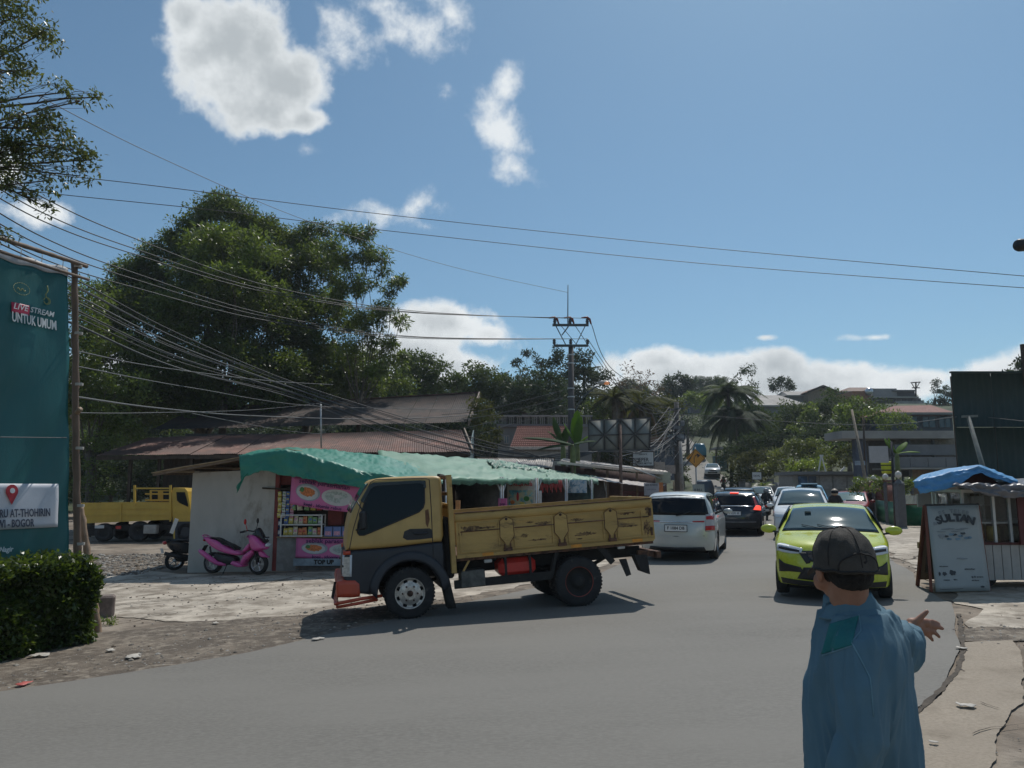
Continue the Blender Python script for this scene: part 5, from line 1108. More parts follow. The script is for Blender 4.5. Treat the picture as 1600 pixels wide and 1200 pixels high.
mb = MB(); mb.slab(lambda u, v: a2.lerp(b2, u).lerp(a.lerp(b, u), v) + Vector((0, 0, .03 * noise.noise(Vector((u * 20, v * 3, 2))))), 50, 6, (0, 0, -.01)); mb.build('awning_sheet', M('pale_awning', (.42, .36, .32), .5, var=.3, scale=3), t)
mb = MB(); mb.tube([a2 + Vector((0, .0, .5)), a2.lerp(b2, .5) + Vector((0, 0, .58)), b2 + Vector((0, 0, .2))], .03, 6); mb.build('edge_pipe', m_galv, t)
signboard('repair_sign', 'white signboard on two legs standing above the lean-to roof', 989, 1021, 706, 728, 41, M('sign_white', (.55, .56, .54), .6, var=.08), [('JEPER', -1.5, 8, m_ink, .9), ('BENGKEL MOTOR', -7, 4, m_ink, .8), ('SERVICE', 7, 3.4, m_ink, 1)], az=10, border=m_dkw, parent_post=1.2)
signboard('pale_board', 'pale green blank board at the right end of the lean-to', 1025, 1047, 738, 755, 38.5, M('pale_green_board', (.42, .44, .34), .7, var=.1), az=15)
signboard('grey_notice', 'pale grey notice board with one dark headline below the lean-to end', 1007, 1029, 755, 774, 34.5, M('grey_board', (.38, .38, .42), .7, var=.08), [('NASI GORENG', 6.5, 3.6, m_ink, .8), ('ayam geprek', 0, 3, M('print_grey', (.2, .2, .22), .6, var=0, bump=0), .9)], az=15)
signboard('orange_post_board', 'narrow orange board beside the grey notice board', 1030, 1036, 754, 776, 35, M('orange_board', (.45, .17, .06), .7), az=15)
signboard('price_board', 'grey-green board with numerals left of the black SUV', 1083, 1100, 757, 780, 34.8, M('board_greygreen', (.33, .36, .33), .7, var=.1), [('0 RILL', 2.5, 6, m_ink, .8)], az=18, parent_post=1.2)
signboard('cream_board', 'cream board leaning on the roof below the repair sign', 1021, 1039, 722, 735, 43, M('cream_board', (.42, .34, .28), .8), az=5)
signboard('cream_board', 'cream board beside the second utility pole', 1040, 1055, 727, 740, 44, M('cream_board2', (.36, .30, .26), .8), az=5)
Y_ = 32.5; t = thing('billboard_back', 'billboard seen from behind, grey panels with cross braces on one post', 'billboard', tuple(P(968, 762, Y_)), world=True)
TLb, TRb, BLb, BRb = P(919, 657, Y_ - .8), P(1016, 653, Y_ + .8), P(920, 704, Y_ - .8), P(1015, 703, Y_ + .8)
for k in range(4):
 mb = MB(); mb.slab(lambda u, v: TLb.lerp(TRb, (k + .01 + .98 * u) / 4).lerp(BLb.lerp(BRb, (k + .01 + .98 * u) / 4), v), 1, 1, (0, .03, 0)); mb.build('panel', M('billboard_panel', (.22, .235, .225), .75, var=.12, scale=2), t)
for k in range(5):
 p, q = TLb.lerp(TRb, k / 4), BLb.lerp(BRb, k / 4); mb = MB(); mb.bar(p + Vector((0, -.03, 0)), q + Vector((0, -.03, 0)), .05, .05); mb.build('frame_bar', M('frame_dark', (.05, .05, .05), .7), t)
fd = MC['frame_dark']
for p, q in ((TLb, TRb), (BLb, BRb), (TLb.lerp(BLb, .5), TRb.lerp(BRb, .5))):
 mb = MB(); mb.bar(p + Vector((0, -.05, 0)), q + Vector((0, -.05, 0)), .05, .05); mb.build('frame_bar', fd, t)
for h0, h1 in ((0, .5), (.5, 1)):
 p, q, r_1, s_1 = TLb.lerp(TRb, h0), TLb.lerp(TRb, h1), BLb.lerp(BRb, h0), BLb.lerp(BRb, h1)
 for m_, n_ in ((p, s_1), (q, r_1)): mb = MB(); mb.bar(m_ + Vector((0, -.08, 0)), n_ + Vector((0, -.08, 0)), .045, .045); mb.build('cross_brace', fd, t)
mid = BLb.lerp(BRb, .5); mb = MB(); mb.tube([(mid.x, mid.y - .12, TLb.z - .1), (mid.x, mid.y - .12, .0)], .07, 10); mb.build('post', M('rusty_post', (.14, .09, .07), .8, var=.4, scale=6), t)
# --- warning sign, diamond with right bend arrow
Y_ = 50; c = P(1087, 716, Y_); s_ = 14.8 * Y_ / F
t = thing('warning_sign', 'yellow diamond warning sign with a black right turn arrow on a post', 'road sign', tuple(c), -R(6), world=False)
mb = MB(); mb.prism([(0, s_), (s_, 0), (0, -s_), (-s_, 0)], lambda a, b, w: (a, w, b), .03); mb.build('sign_plate', M('sign_yellow', (.62, .27, .02), .5, var=.08), t)
mb = MB()
for k in range(4):
 p = [(0, s_ * .9), (s_ * .9, 0), (0, -s_ * .9), (-s_ * .9, 0)]; a, b = p[k], p[(k + 1) % 4]; mb.bar((a[0], -.004, a[1]), (b[0], -.004, b[1]), .02, .02)
mb.build('border_line', m_ink, t)
mb = MB(); mb.slab(lambda u, v: (-.10 + (.0 if u < .4 else (u - .4) * .42) + .045 * (v - .5) * (1 if u < .5 else .3), -.006, -.30 + (u * .9 if u < .45 else .405 + (u - .45) * .32) + .07 * (v - .5) * (0 if u < .4 else 1)), 12, 2, (0, -.006, 0)); mb.prism([(.08, .30), (.30, .20), (.12, .02)], lambda a, b, w: (a, -.012 + w, b), .008); mb.build('arrow', m_ink, t)
mb = MB(); mb.tube([(0, .06, s_ * 1.2), (0, .06, -c.z)], .045, 8); mb.build('post', m_galv, t)
# ---------------- right side ----------------
def wbox(mb, a, b, y0, y1, mi=0):   # box from image-plane style corners at depth y0..y1 (world aligned)
 mb.box(((a.x + b.x) / 2, (y0 + y1) / 2, (a.z + b.z) / 2), (abs(b.x - a.x), y1 - y0, abs(b.z - a.z)), mi=mi)
m_dg = M('dark_green_sheet', (.010, .030, .028), .7, var=.15, scale=.8, bump=.05)
m_cgrey = M('grey_concrete_wall', (.17, .175, .18), .85, var=.12, scale=.6, bump=.1, dirt=(.09, .09, .09), damt=.3, dscale=1)
m_cpale = M('pale_slab', (.30, .29, .27), .85, var=.15, scale=.6)
m_ired = M('brick_red_roof', (.20, .075, .055), .8, var=.25, scale=3, bump=.3, bscale=14)
m_bglass = M('blue_window_glass', (.03, .07, .10), .08, var=.2, scale=.5, bump=0)
m_pil = M('grey_pillar_paint', (.12, .125, .135), .8, var=.1)
m_gsh = M('green_gate_sheet', (.012, .14, .07), .55, var=.12, bump=.03)
m_brw = M('red_brown_wall', (.16, .06, .045), .85, var=.2)
hd = thing('green_hoarding', 'tall dark green sheet hoarding towering over the food carts', 'hoarding', (18, 24, .3), world=True)
for i in range(8):
 for j in range(3):
  x0 = 13.87 + i * 1.25; z0 = .2 + j * 1.715
  mb = MB(); mb.slab(lambda u, v: (x0 + .008 + u * 1.234, 24 + .012 * math.cos(u * 2 * math.pi * 6) + .01 * ((i + j) % 2), z0 + .006 + v * 1.703), 48, 1, (0, .006, 0)); mb.build('sheet_panel', m_dg, hd, fixn=False)
for i in range(9): mb = MB(); mb.box((13.9 + i * 1.25 - (.03 if i == 8 else -.03), 24.09, 2.6), (.06, .08, 5.3)); mb.build('frame_post', m_dkw, hd)
mb = MB(); mb.box((18.9, 24.0, 5.37), (10.1, .12, .05)); mb.build('top_rail', m_dg, hd)
mb = MB(); p = P(1598, 545, 23.8); mb.box((p.x + .08, 23.9, 5.6), (.12, .1, 1.3)); mb.build('frame_post', m_dkw, hd)
a, b = P(1513, 651, 21.5), P(1540, 745, 21.0); t = thing('leaning_tee_pole', 'leaning pale pole with a short crossbar in front of the green hoarding', 'pole', tuple(b), world=True)
mb = MB(); d_ = (b - a).normalized(); e = a + d_ * ((a.z - .2) / -d_.z); mb.tube([a, e], [.05, .09], 8); mb.build('pole', M('pale_pole', (.13, .15, .14), .7, var=.2), t)
mb = MB(); mb.bar(P(1503, 651, 21.5), P(1527, 650, 21.5), .07, .06); mb.build('crossbar', MC['pale_pole'], t)
a = P(1594, 383, 10); t = thing('floodlight', 'dark cylindrical floodlight on an arm at the right edge against the sky', 'lamp', tuple(a), world=True)
mb = MB(); mb.lathe([(.0, -.075), (.07, -.075), (.085, -.04), (.085, .09), (.06, .13), (0, .13)], c=a + Vector((.02, 0, 0)), axis=(1, .2, .12), n=20); mb.build('lamp_head', m_blk, t)
mb = MB(); mb.tube([a + Vector((.12, .02, .02)), a + Vector((.8, .1, .1)), (8.2, 10.2, a.z + .1)], .025, 8); mb.tube([(8.2, 10.2, a.z + .3), (8.2, 10.2, .1)], .06, 10); mb.build('arm', m_galv, t)
sb = thing('sandwich_board', 'white leaning A frame board lettered SULTAN on the right pavement', 'sign', tuple(Gp(1505, 927)), world=True)
BLs, BRs = Gp(1463, 927) + Vector((0, 0, .02)), Gp(1548, 925) + Vector((0, 0, .02)); up_ = Vector((0, .42, 1.42))
Ys_ = BLs.y; TLs, TRs = P(1448, 790, Ys_ + .42), P(1529, 789, Ys_ + .20)
def sbp(u, v): return TLs.lerp(TRs, u).lerp(BLs.lerp(BRs, u), v)
mb = MB(); mb.slab(sbp, 10, 14, (0, .018, 0)); mb.build('board_face', M('board_white', (.33, .36, .36), .55, var=.06, scale=1.5, bump=.03, dirt=(.22, .22, .20), damt=.22, dscale=4), sb)
m_bw = M('brown_frame', (.16, .05, .03), .7, var=.2)
for a, b, nm in ((sbp(0, 0), sbp(0, 1) + Vector((-.05, 0, 0)), 'l'), (sbp(1, 0), sbp(1, 1), 'r')):
 mb = MB(); mb.bar(a + Vector((0, .04, .01)), b + Vector((0, .05, -.01)), .045, .05); mb.build('frame_leg', m_bw, sb)
for s_ in (0, 1):
 a = sbp(s_, 0) + Vector((0, .06, .0)); b = (BLs if s_ == 0 else BRs) + Vector((.10 if s_ == 0 else .12, .75, .0)); mb = MB(); mb.bar(a, b, .045, .05); mb.build('rear_leg', m_bw, sb)
mb = MB(); mb.slab(lambda u, v: (sbp(u, .02 + v * .9) + Vector((.03+.08*v, .08 + .6 * v, 0))), 2, 2, (0, .01, 0)); mb.build('rear_board', m_wood, sb)
mb = MB(); mb.bar(sbp(0, 0) + Vector((-.02, .02, .01)), sbp(1, 0) + Vector((.02, .02, .01)), .04, .03); mb.build('top_bar', m_blk, sb)
XA, UA = (TRs - TLs).normalized(), (TLs - BLs).normalized(); NB = XA.cross(UA).normalized(); NB = NB if NB.y < 0 else -NB
m_inkf = M('faded_ink', (.045, .05, .055), .6, var=.3, scale=20, bump=0); m_inkb = M('faded_blue_ink', (.13, .21, .27), .6, var=.5, scale=12, bump=0); m_inkg = M('faded_grey_ink', (.22, .24, .25), .6, var=.2, bump=0)
lt = 0
def arcw(word, cu, cv, Rr, span, size, mat, parent, bold=.004):
 n = len(word); g = thing  # letters set one by one on an arc
 for k, ch in enumerate(word):
  if ch == ' ': continue
  a = R(span) * ((k + .5) / n - .5); p = sbp(cu, cv) + XA * math.sin(a) * Rr + UA * (math.cos(a) - 1) * Rr + NB * .012
  text(ch, size, mat, parent, p, rotm(XA * math.cos(a) - UA * math.sin(a), UA * math.cos(a) + XA * math.sin(a)), extrude=.002, bold=bold, name='letter', sx=1.0)
arcw('SULTAN', .50, .155, .62, 52, .165, m_inkf, sb, .010); arcw('ES TELER', .50, .075, .60, 44, .085, m_inkg, sb, .003)
def print_blob(cu, cv, w, h, mat, k, name='faded_print'):
 n = 18; c = sbp(cu, cv) + NB * .010; mb = MB()
 mb.prism([(w / 2 * math.cos(2 * math.pi * j / n) * (1 + .5 * noise.noise((j * .8, k, 0))), h / 2 * math.sin(2 * math.pi * j / n) * (1 + .9 * noise.noise((j * .9, k, 4)))) for j in range(n)], lambda a, b, w_: c + XA * a + UA * b + NB * (w_ - .002), .003); mb.build(name, mat, sb)
for k in range(9): print_blob(.30 + .055 * k, .37 + .035 * math.sin(k * 1.9), .075, .035, m_inkb if k % 3 else m_inkf, k)
for k in range(6): print_blob(.22 + .09 * k, .295 + .02 * math.cos(k * 2), .13, .015, m_inkg, 20 + k)
for k in range(5): print_blob(.18 + .02 * k, .36 + .02 * (k % 2), .05, .03, m_inkg, 30 + k)
print_blob(.52, .63, .22, .022, m_inkg, 40); print_blob(.12, .22, .06, .05, m_inkg, 41)
for cu, w, k in ((.10, .03, 50), (.19, .06, 51)): print_blob(cu, .80, w, .06, m_inkf, k)
print_blob(.34, .79, .10, .08, m_inkf, 52); print_blob(.86, .955, .06, .03, m_inkf, 53)
for txt, cu, cv, s_ in (('contact person', .16, .715, .028), ('@estelersultan', .62, .75, .036), ('pemesanan', .2, .87, .026), ('0812', .38, .87, .026), ('catering & event', .72, .84, .040), ('Jl. Raya Bogor', .72, .88, .026)):
 text(txt, s_, m_inkf, sb, sbp(cu, cv) + NB * .008, rotm(XA, UA), extrude=.001, bold=.001)
mb = MB(); mb.bar(sbp(.08, .975) + NB * .004, sbp(.5, .97) + NB * .004, .012, .004); mb.build('underline', m_inkf, sb)
fc = thing('food_cart', 'white glass sided food cart behind the SULTAN board', 'cart', (8.3, 13.2, .15), world=True)
cx0, cx1, cy0, cy1 = 7.38, 9.7, 12.75, 13.55
for k in range(16):
 mb = MB(); w = (cx1 - cx0) / 16; mb.box((cx0 + w * (k + .5), cy0, .55), (w - .012, .03, .56)); mb.build('base_plank', M('cart_white', (.38, .37, .35), .55, var=.08, bump=.03, dirt=(.25, .23, .2), damt=.2), fc)
cw = MC['cart_white']
mb = MB(); mb.box(((cx0 + cx1) / 2, (cy0 + cy1) / 2 + .03, .55), (cx1 - cx0 - .02, cy1 - cy0 - .03, .54)); mb.build('base_body', cw, fc)
mb = MB(); mb.box(((cx0 + cx1) / 2, (cy0 + cy1) / 2, .85), (cx1 - cx0 + .06, cy1 - cy0 + .08, .04)); mb.build('counter', M('maroon_trim', (.08, .02, .02), .6), fc)
for x in (cx0 + .02, cx0 + .52, cx0 + .78, cx1 - .03):
 for y in (cy0 + .02, cy1 - .02): mb = MB(); mb.box((x, y, 1.27), (.04, .04, .82)); mb.build('post', m_white, fc)
mb = MB(); mb.box(((cx0 + cx1) / 2, (cy0 + cy1) / 2, 1.70), (cx1 - cx0, cy1 - cy0, .04)); mb.build('case_top', m_white, fc)
for x0, x1 in ((cx0 + .05, cx0 + .50), (cx0 + .54, cx0 + .76), (cx0 + .8, cx1 - .05)):
 mb = MB(); mb.box(((x0 + x1) / 2, cy0 + .02, 1.27), (x1 - x0, .006, .8)); mb.build('pane', m_clear, fc)
mb = MB(); mb.box((cx0 + .02, (cy0 + cy1) / 2, 1.27), (.006, cy1 - cy0 - .06, .8)); mb.build('pane', m_clear, fc)
mb = MB(); mb.box(((cx0 + cx1) / 2, (cy0 + cy1) / 2, 1.18), (cx1 - cx0 - .1, cy1 - cy0 - .1, .02)); mb.build('shelf', m_white, fc)
mb = MB(); mb.box(((cx0 + cx1) / 2, cy1 - .01, 1.27), (cx1 - cx0 - .1, .012, .8)); mb.build('back_panel', M('cart_back', (.20, .17, .14), .7, var=.2), fc)
for x in (cx0 + .35, cx1 - .4):
 for y in (cy0 + .08, cy1 - .08):
  mb = MB(); mb.lathe([(.09, -.03), (.16, -.03), (.17, 0), (.16, .03), (.09, .03)], c=(x, y, .32), axis=(0, 1, 0), n=20); mb.build('wheel', m_rub, fc)
mb = MB(); mb.box((cx0 + .02, cy0 + .02, .20), (.05, .05, .4)); mb.build('leg', m_wood, fc)
for k, (x, z, r_1, ci, nm, lb) in enumerate(((.22, .88, .10, 4, 'bowl', 'red plastic bowl at left inside the glass food cart'), (.42, .88, .08, 4, 'bowl', 'smaller red plastic bowl at the middle inside the glass food cart'), (1.0, .88, .11, 3, 'pot', 'cream pot inside the right glass bay of the food cart'), (1.4, .88, .12, 7, 'pot', 'white pot at the right end inside the food cart'), (.65, .88, .07, 0, 'jar', 'yellow jar inside the narrow bay of the food cart'))):
 mb = MB(); mb.lathe([(r_1 * .6, 0), (r_1, .12), (r_1 * 1.03, .14), (r_1 * .9, .13), (r_1 * .5, .02)] if nm == 'bowl' else [(r_1, 0), (r_1, .2), (r_1 * .8, .24), (0, .25)], n=20); o = mb.build(nm, pk[ci]); o.location = (cx0 + x, 13.1, z - .005); tag(o, lb, nm)
mb = MB(); a = P(1597, 812, 12.6); mb.box((a.x + .25, 12.62, a.z), (.6, .03, .80)); o = mb.build('maroon_panel', M('maroon_panel', (.10, .018, .018), .6, var=.15)); tag(o, 'maroon menu panel hanging on the cart at the right edge', 'panel')
t = thing('drinks_cart', 'white framed stall table behind the SULTAN board, under the blue tarp', 'cart', (7.0, 13.6, .13), world=True)
for px in (1457, 1474, 1512, 1534):
 a = P(px, 768, 13.4); mb = MB(); mb.box((a.x, 13.4, a.z / 2 + .08), (.035, .035, a.z - .1)); mb.build('post', m_white, t)
a, b = P(1456, 772, 13.42), P(1535, 793, 13.42); mb = MB(); wbox(mb, a, b, 13.9, 13.94); mb.build('back_panel', cw, t)
a, b = P(1457, 768, 13.4), P(1535, 771, 13.4); mb = MB(); wbox(mb, a, b, 13.36, 13.40); mb.build('top_rail', m_white, t)
a, b = P(1512, 775, 13.4), P(1532, 790, 13.4); mb = MB(); wbox(mb, a, b, 13.3, 13.33); mb.build('steel_tray', m_alloy, t)
a, b = P(1457, 860, 13.5), P(1535, 850, 13.5); mb = MB(); wbox(mb, a, b, 13.4, 14.0); mb.build('table_top', m_ply, t)
def tarp_thing(name, label, top, front, bot, Yb, Yf, mat, seed, amp=1, group=None, drop=.35, und=None):
 n = 50; A_ = [P(a, b, Yb) for a, b in top]; B_ = [P(a, b, Yf) for a, b in front]; C2_ = [P(a, b, Yf - .05) for a, b in bot]
 A_, B_, C2_ = resample(A_, n), resample(B_, n), resample(C2_, n); t = thing(name, label, 'tarpaulin', tuple(B_[n // 2]), world=True, group=group)
 def fn(u, v):
  i = min(n - 1, int(u * n)); f = u * n - i; L_ = lambda a: a[i].lerp(a[i + 1], f)
  p = L_(A_).lerp(L_(B_), v / .55) if v < .55 else L_(B_).lerp(L_(C2_), (v - .55) / .45)
  w = .022 * noise.noise(Vector((u * 7, v * 9, seed))) + .016 * noise.noise(Vector((u * 22, v * 6, seed)))
  return p + Vector((0, -w * amp * 1.5, w * amp * (1 if 0 < v else .3)))
 mb = MB(); mb.slab(fn, 70, 26, (0, .004, -.006)); mb.build('tarp_sheet', mat, t); return t
m_bt = M('blue_tarp', (.075, .26, .50), .38, var=.10, scale=3, bump=.3, bscale=10, dirt=(.12, .30, .5), damt=.2); m_gt = M('grey_tarp', (.13, .125, .13), .33, var=.12, scale=2, bump=.3, bscale=9)
tarp_thing('blue_tarpaulin', 'light blue tarpaulin peaked over the drinks stall, red brown edge showing', [(1440, 742), (1480, 732), (1528, 726), (1550, 733), (1590, 750)], [(1426, 752), (1470, 741), (1527, 729), (1548, 736), (1590, 753)], [(1437, 771), (1475, 765), (1500, 757), (1520, 742), (1532, 738), (1548, 746), (1590, 756)], 14.2, 12.5, m_bt, 5)
mb = MB(); a = [P(*q, 12.7) for q in ((1500, 760), (1522, 742), (1533, 738), (1548, 746), (1560, 755))]; mb.add([q for q in a] + [q + Vector((0, .9, .02)) for q in a], [(i, i + 1, 6 + i, 5 + i) for i in range(4)] + [(0, 1, 2, 3, 4)]); o = mb.build('brown_flap', M('red_brown_cloth', (.10, .035, .03), .8, var=.25)); tag(o, 'red brown underside cloth under the peak of the blue tarpaulin', 'cloth')
tarp_thing('grey_tarpaulin', 'shiny dark grey tarpaulin over the glass food cart at the right edge', [(1492, 753), (1560, 751), (1600, 747), (1660, 742)], [(1488, 757), (1530, 757), (1600, 757), (1670, 757)], [(1496, 760), (1530, 770), (1552, 776), (1600, 777), (1670, 778)], 14.0, 12.25, m_gt, 9, amp=1.6)
fen = thing('pillar_fence', 'grey pillared fence with green sheets and globe lamps along the right pavement', 'fence', tuple(Gp(1408, 824)), world=True)
pil = [(1409, 824, 757, 12), (1388, 818, 759, 6), (1369, 813, 760, 6), (1356, 809, 761, 5), (1344, 806, 762, 5)]
pp = []
for px, py, pt, w in pil:
 g_ = Gp(px, py); top = P(px, pt, g_.y).z; ww = w * g_.y / F; pp.append((g_, top))
 mb = MB(); mb.box((g_.x, g_.y, (top + g_.z) / 2), (ww, ww, top - g_.z), bev=.015); mb.lathe([(ww * .75, 0), (ww * .75, .05), (.02, .22), (0, .22)], c=(g_.x, g_.y, top), n=4, smooth_=False); q = mb.build('pillar', m_pil, fen)
 mb = MB(); mb.lathe([(.03, .2), (.03, .26), (.11, .30), (.13, .38), (.11, .46), (.04, .52), (0, .54)], c=(g_.x, g_.y, top), n=14); mb.build('globe_lamp', M('globe_white', (.62, .60, .56), .4, var=.1), q)
for (a, ta), (b, tb) in zip(pp, pp[1:]):
 for z0, z1, m_, nm in ((0, .95, m_gsh, 'green_sheet'), (.97, 1.75, m_brw, 'brown_panel')):
  mb = MB(); mb.slab(lambda u, v: a.lerp(b, .06 + .88 * u) + Vector((0, 0, z0 + (z1 - z0) * v + .01 * math.sin(u * 90))), 30, 1, (.03, .01, 0)); mb.build(nm, m_, fen)
 mb = MB(); mb.bar(a + Vector((0, 0, 1.82)), b + Vector((0, 0, 1.82)), .08, .08); mb.build('top_rail', m_brw, fen)
g1 = Gp(1414, 823); g2 = g1 + Vector((2.6, -1.0, .03))
gt = thing('green_gate', 'plain green sheet gate between the big grey pillar and the SULTAN board', 'gate', tuple(g1), world=True)
mb = MB(); mb.slab(lambda u, v: g1.lerp(g2, u) + Vector((0, 0, .03 + .82 * v)), 2, 1, (.01, .03, 0)); mb.build('sheet', m_gsh, gt)
mb = MB(); mb.bar(g1 + Vector((0, 0, .87)), g2 + Vector((0, 0, .87)), .04, .04); mb.build('top_bar', m_brw, gt)
t = thing('white_grille_fence', 'white barred low fence and cream wall behind the green gate', 'fence', tuple(P(1430, 790, 34)), world=True)
for k in range(9):
 a = P(1415 + k * 2.1, 774, 34); mb = MB(); mb.bar(a, a + Vector((0, 0, -.55)), .03, .03); mb.build('bar', m_white, t)
a, b = P(1430, 772, 34.2), P(1452, 800, 34.2); mb = MB(); wbox(mb, a, b, 34.2, 34.4); mb.build('wall', M('cream_wall', (.38, .32, .24), .85, var=.1), t)
t = thing('blank_billboard', 'blank pale grey square board on a thin dark pole', 'billboard', tuple(P(1390, 740, 31)), world=True)
a, b = P(1358, 697, 31), P(1389, 723, 31); mb = MB(); wbox(mb, a, b, 31, 31.06); mb.build('panel', M('blank_panel', (.42, .42, .43), .6, var=.05), t)
mb = MB(); mb.tube([P(1393, 690, 31.1), P(1399, 822, 31.1)], .05, 8); mb.build('post', m_blk, t)
a = P(1385.5, 731, 31.3); mb = MB(); mb.lathe([(0, -.24), (.20, -.22), (.22, .2), (.18, .26), (0, .27)], c=a, n=14); o = mb.build('yellow_drum', M('yellow_green_plastic', (.50, .56, .03), .5, var=.1)); tag(o, 'yellow green drum hanging below the blank billboard', 'drum')
mb = MB(); mb.lathe([(.225, .08), (.23, .1), (.225, .12)], c=a, n=14, cap=False); mb.lathe([(.222, -.12), (.228, -.1), (.222, -.08)], c=a, n=14, cap=False); mb.tube([a + Vector((0, 0, .26)), a + Vector((.2, -.1, .35))], .012, 5); mb.build('drum_band', m_blk, o)
mb = MB(); mb.tube([P(1331, 640, 40), P(1352, 748, 39), P(1360, 790, 38.8)], [.06, .09, .1], 8); o = mb.build('leaning_pole', M('pale_wood_pole', (.24, .20, .15), .8, var=.2)); tag(o, 'tall leaning wooden pole before the grey flat roofed building', 'pole')
mb = MB(); mb.tube([P(1349, 652, 42), P(1352, 748, 42)], [.05, .05], 6); o = mb.build('thin_post', m_dkw); tag(o, 'thin dark upright post just right of the leaning wooden pole', 'pole')
mb = MB(); p0, p1 = P(1336, 720, 39.5), P(1352, 727, 39.5); wbox(mb, p0, p1, 39.5, 39.54); o = mb.build('blue_sign', M('pale_blue_sign', (.25, .34, .42), .6)); tag(o, 'small pale blue sign hung on the leaning wooden pole', 'sign')
def windows(t, px, Y, mat=None, frame=None, y0=None):
 for a, b, c_, d in px:
  p, q = P(a, b, Y), P(c_, d, Y); mb = MB(); wbox(mb, p, q, Y - .06, Y - .01); w = mb.build('window', mat or m_bglass, t)
  mb = MB(); fw = .07
  for u, v, s1, s2 in ((p, Vector((q.x, 0, p.z)), 0, 0), (Vector((p.x, 0, q.z)), q, 0, 0)):
   mb.box(((u.x + v.x) / 2, Y - .07, u.z), (abs(v.x - u.x) + fw, .05, fw))
  for x in (p.x, (p.x + q.x) / 2, q.x): mb.box((x, Y - .072, (p.z + q.z) / 2), (fw, .05, abs(p.z - q.z)))
  mb.build('window_frame', frame or m_cpale, w)
gb = thing('flat_roof_building', 'grey two storey building with wide flat concrete roof slabs', 'building', tuple(P(1400, 740, 47)), world=True)
Yb = 46
def slab_px(a, b, y0, y1, mat, nm, th=None): mb = MB(); wbox(mb, P(*a, y0), P(*b, y0), y0, y1); return mb.build(nm, mat, gb)
slab_px((1315, 673), (1500, 685), Yb, Yb + 2.6, m_cpale, 'roof_slab')
slab_px((1336, 684), (1356, 745), Yb + .6, Yb + 1.1, M('blue_grey_wall2', (.07, .085, .12), .85, var=.1), 'wall')
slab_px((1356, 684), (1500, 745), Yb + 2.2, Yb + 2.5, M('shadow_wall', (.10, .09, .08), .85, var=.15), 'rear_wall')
slab_px((1398, 685), (1500, 694), Yb + 1.2, Yb + 1.4, M('tan_wall', (.22, .20, .16), .85, var=.2), 'wall')
slab_px((1398, 694.5), (1500, 711), Yb + .2, Yb + .5, m_cgrey, 'balcony_parapet')
slab_px((1392, 714), (1500, 730), Yb - .4, Yb, m_cgrey, 'balcony_parapet')
slab_px((1390, 730.5), (1500, 733), Yb - .6, Yb + 1.6, m_cpale, 'floor_slab')
slab_px((1425, 733.5), (1500, 775), Yb + 1, Yb + 1.3, M('tan_wall2', (.27, .18, .12), .85, var=.2), 'lower_wall')
for px in (1393, 1422, 1460): slab_px((px, 686), (px + 4, 772), Yb + .55, Yb + .8, m_cgrey, 'column')
for px in (1422, 1450, 1478): slab_px((px, 716), (px + 1, 729), Yb - .43, Yb - .4, M('seam_grey', (.08, .08, .085), .8), 'joint')
gu = thing('red_roof_house', 'house with dull red roof and dark blue glazed wall above the flat roofs', 'house', tuple(P(1430, 680, 72)), world=True)
mb = MB(); wbox(mb, P(1383, 645, 72), P(1495, 740, 72), 72, 80); mb.build('wall', M('navy_wall', (.05, .065, .085), .7, var=.1), gu)
r0, r1, e0, e1 = P(1398, 634, 76), P(1455, 633, 76), P(1380, 646, 71.3), P(1497, 646, 71.3)
mb = MB(); mb.add([r0, r1, e1, e0, e0 + Vector((0, 9, 0)), e1 + Vector((0, 9, 0))], [(0, 1, 2, 3), (0, 4, 5, 1), (0, 3, 4), (1, 5, 2)]); mb.add([q + Vector((0, 0, -.15)) for q in (e0, e1, e1 + Vector((0, 9, 0)), e0 + Vector((0, 9, 0)))], [(0, 1, 2, 3)]); mb.build('roof', m_ired, gu)
mb = MB(); mb.bar(e0, e1, .1, .2); mb.build('fascia', m_cpale, gu)
windows(gu, [(1440, 651, 1462, 668), (1466, 651, 1486, 668), (1410, 651, 1434, 668)], 72, frame=M('frame_navy', (.03, .04, .05), .6))
th_ = thing('tiled_roof_house', 'low house with a red tiled roof behind the stall row', 'house', tuple(P(840, 700, 42)), world=True)
a, b, c_, d = P(808, 667, 46), P(886, 667, 46), P(796, 700, 41.5), P(896, 700, 41.5)
mb = MB(); nr, ncl = 12, 30
for i in range(nr):
 for j in range(ncl):
  u0, u1, v0, v1 = j / ncl, (j + 1) / ncl, i / nr, (i + 1.08) / nr
  q = [a.lerp(b, u0).lerp(c_.lerp(d, u0), v0), a.lerp(b, u1).lerp(c_.lerp(d, u1), v0), a.lerp(b, u1).lerp(c_.lerp(d, u1), v1) + Vector((0, 0, .05)), a.lerp(b, u0).lerp(c_.lerp(d, u0), v1) + Vector((0, 0, .05))]
  m1 = (q[0] + q[1]) / 2 + Vector((0, 0, .05)); m2 = (q[2] + q[3]) / 2 + Vector((0, 0, .05)); mb.add([q[0], m1, q[1], q[2], m2, q[3]], [(0, 1, 4, 5), (1, 2, 3, 4)])
mb.build('roof_tiles', M('roof_tile_red', (.21, .085, .065), .85, var=.35, scale=9, bump=.2), th_, kind='stuff', fixn=False)
mb = MB(); mb.add([a, b, d, c_, a + Vector((0, 9, -1.5)), b + Vector((0, 9, -1.5))], [(0, 4, 5, 1)]); mb.add([a + Vector((0, 0, -.03)), b + Vector((0, 0, -.03)), d + Vector((0, 0, -.06)), c_ + Vector((0, 0, -.06))], [(0, 1, 2, 3)]); mb.build('roof_deck', m_ired, th_)
mb = MB(); mb.bar(a, b, .2, .12); mb.build('ridge_cap', m_ired, th_)
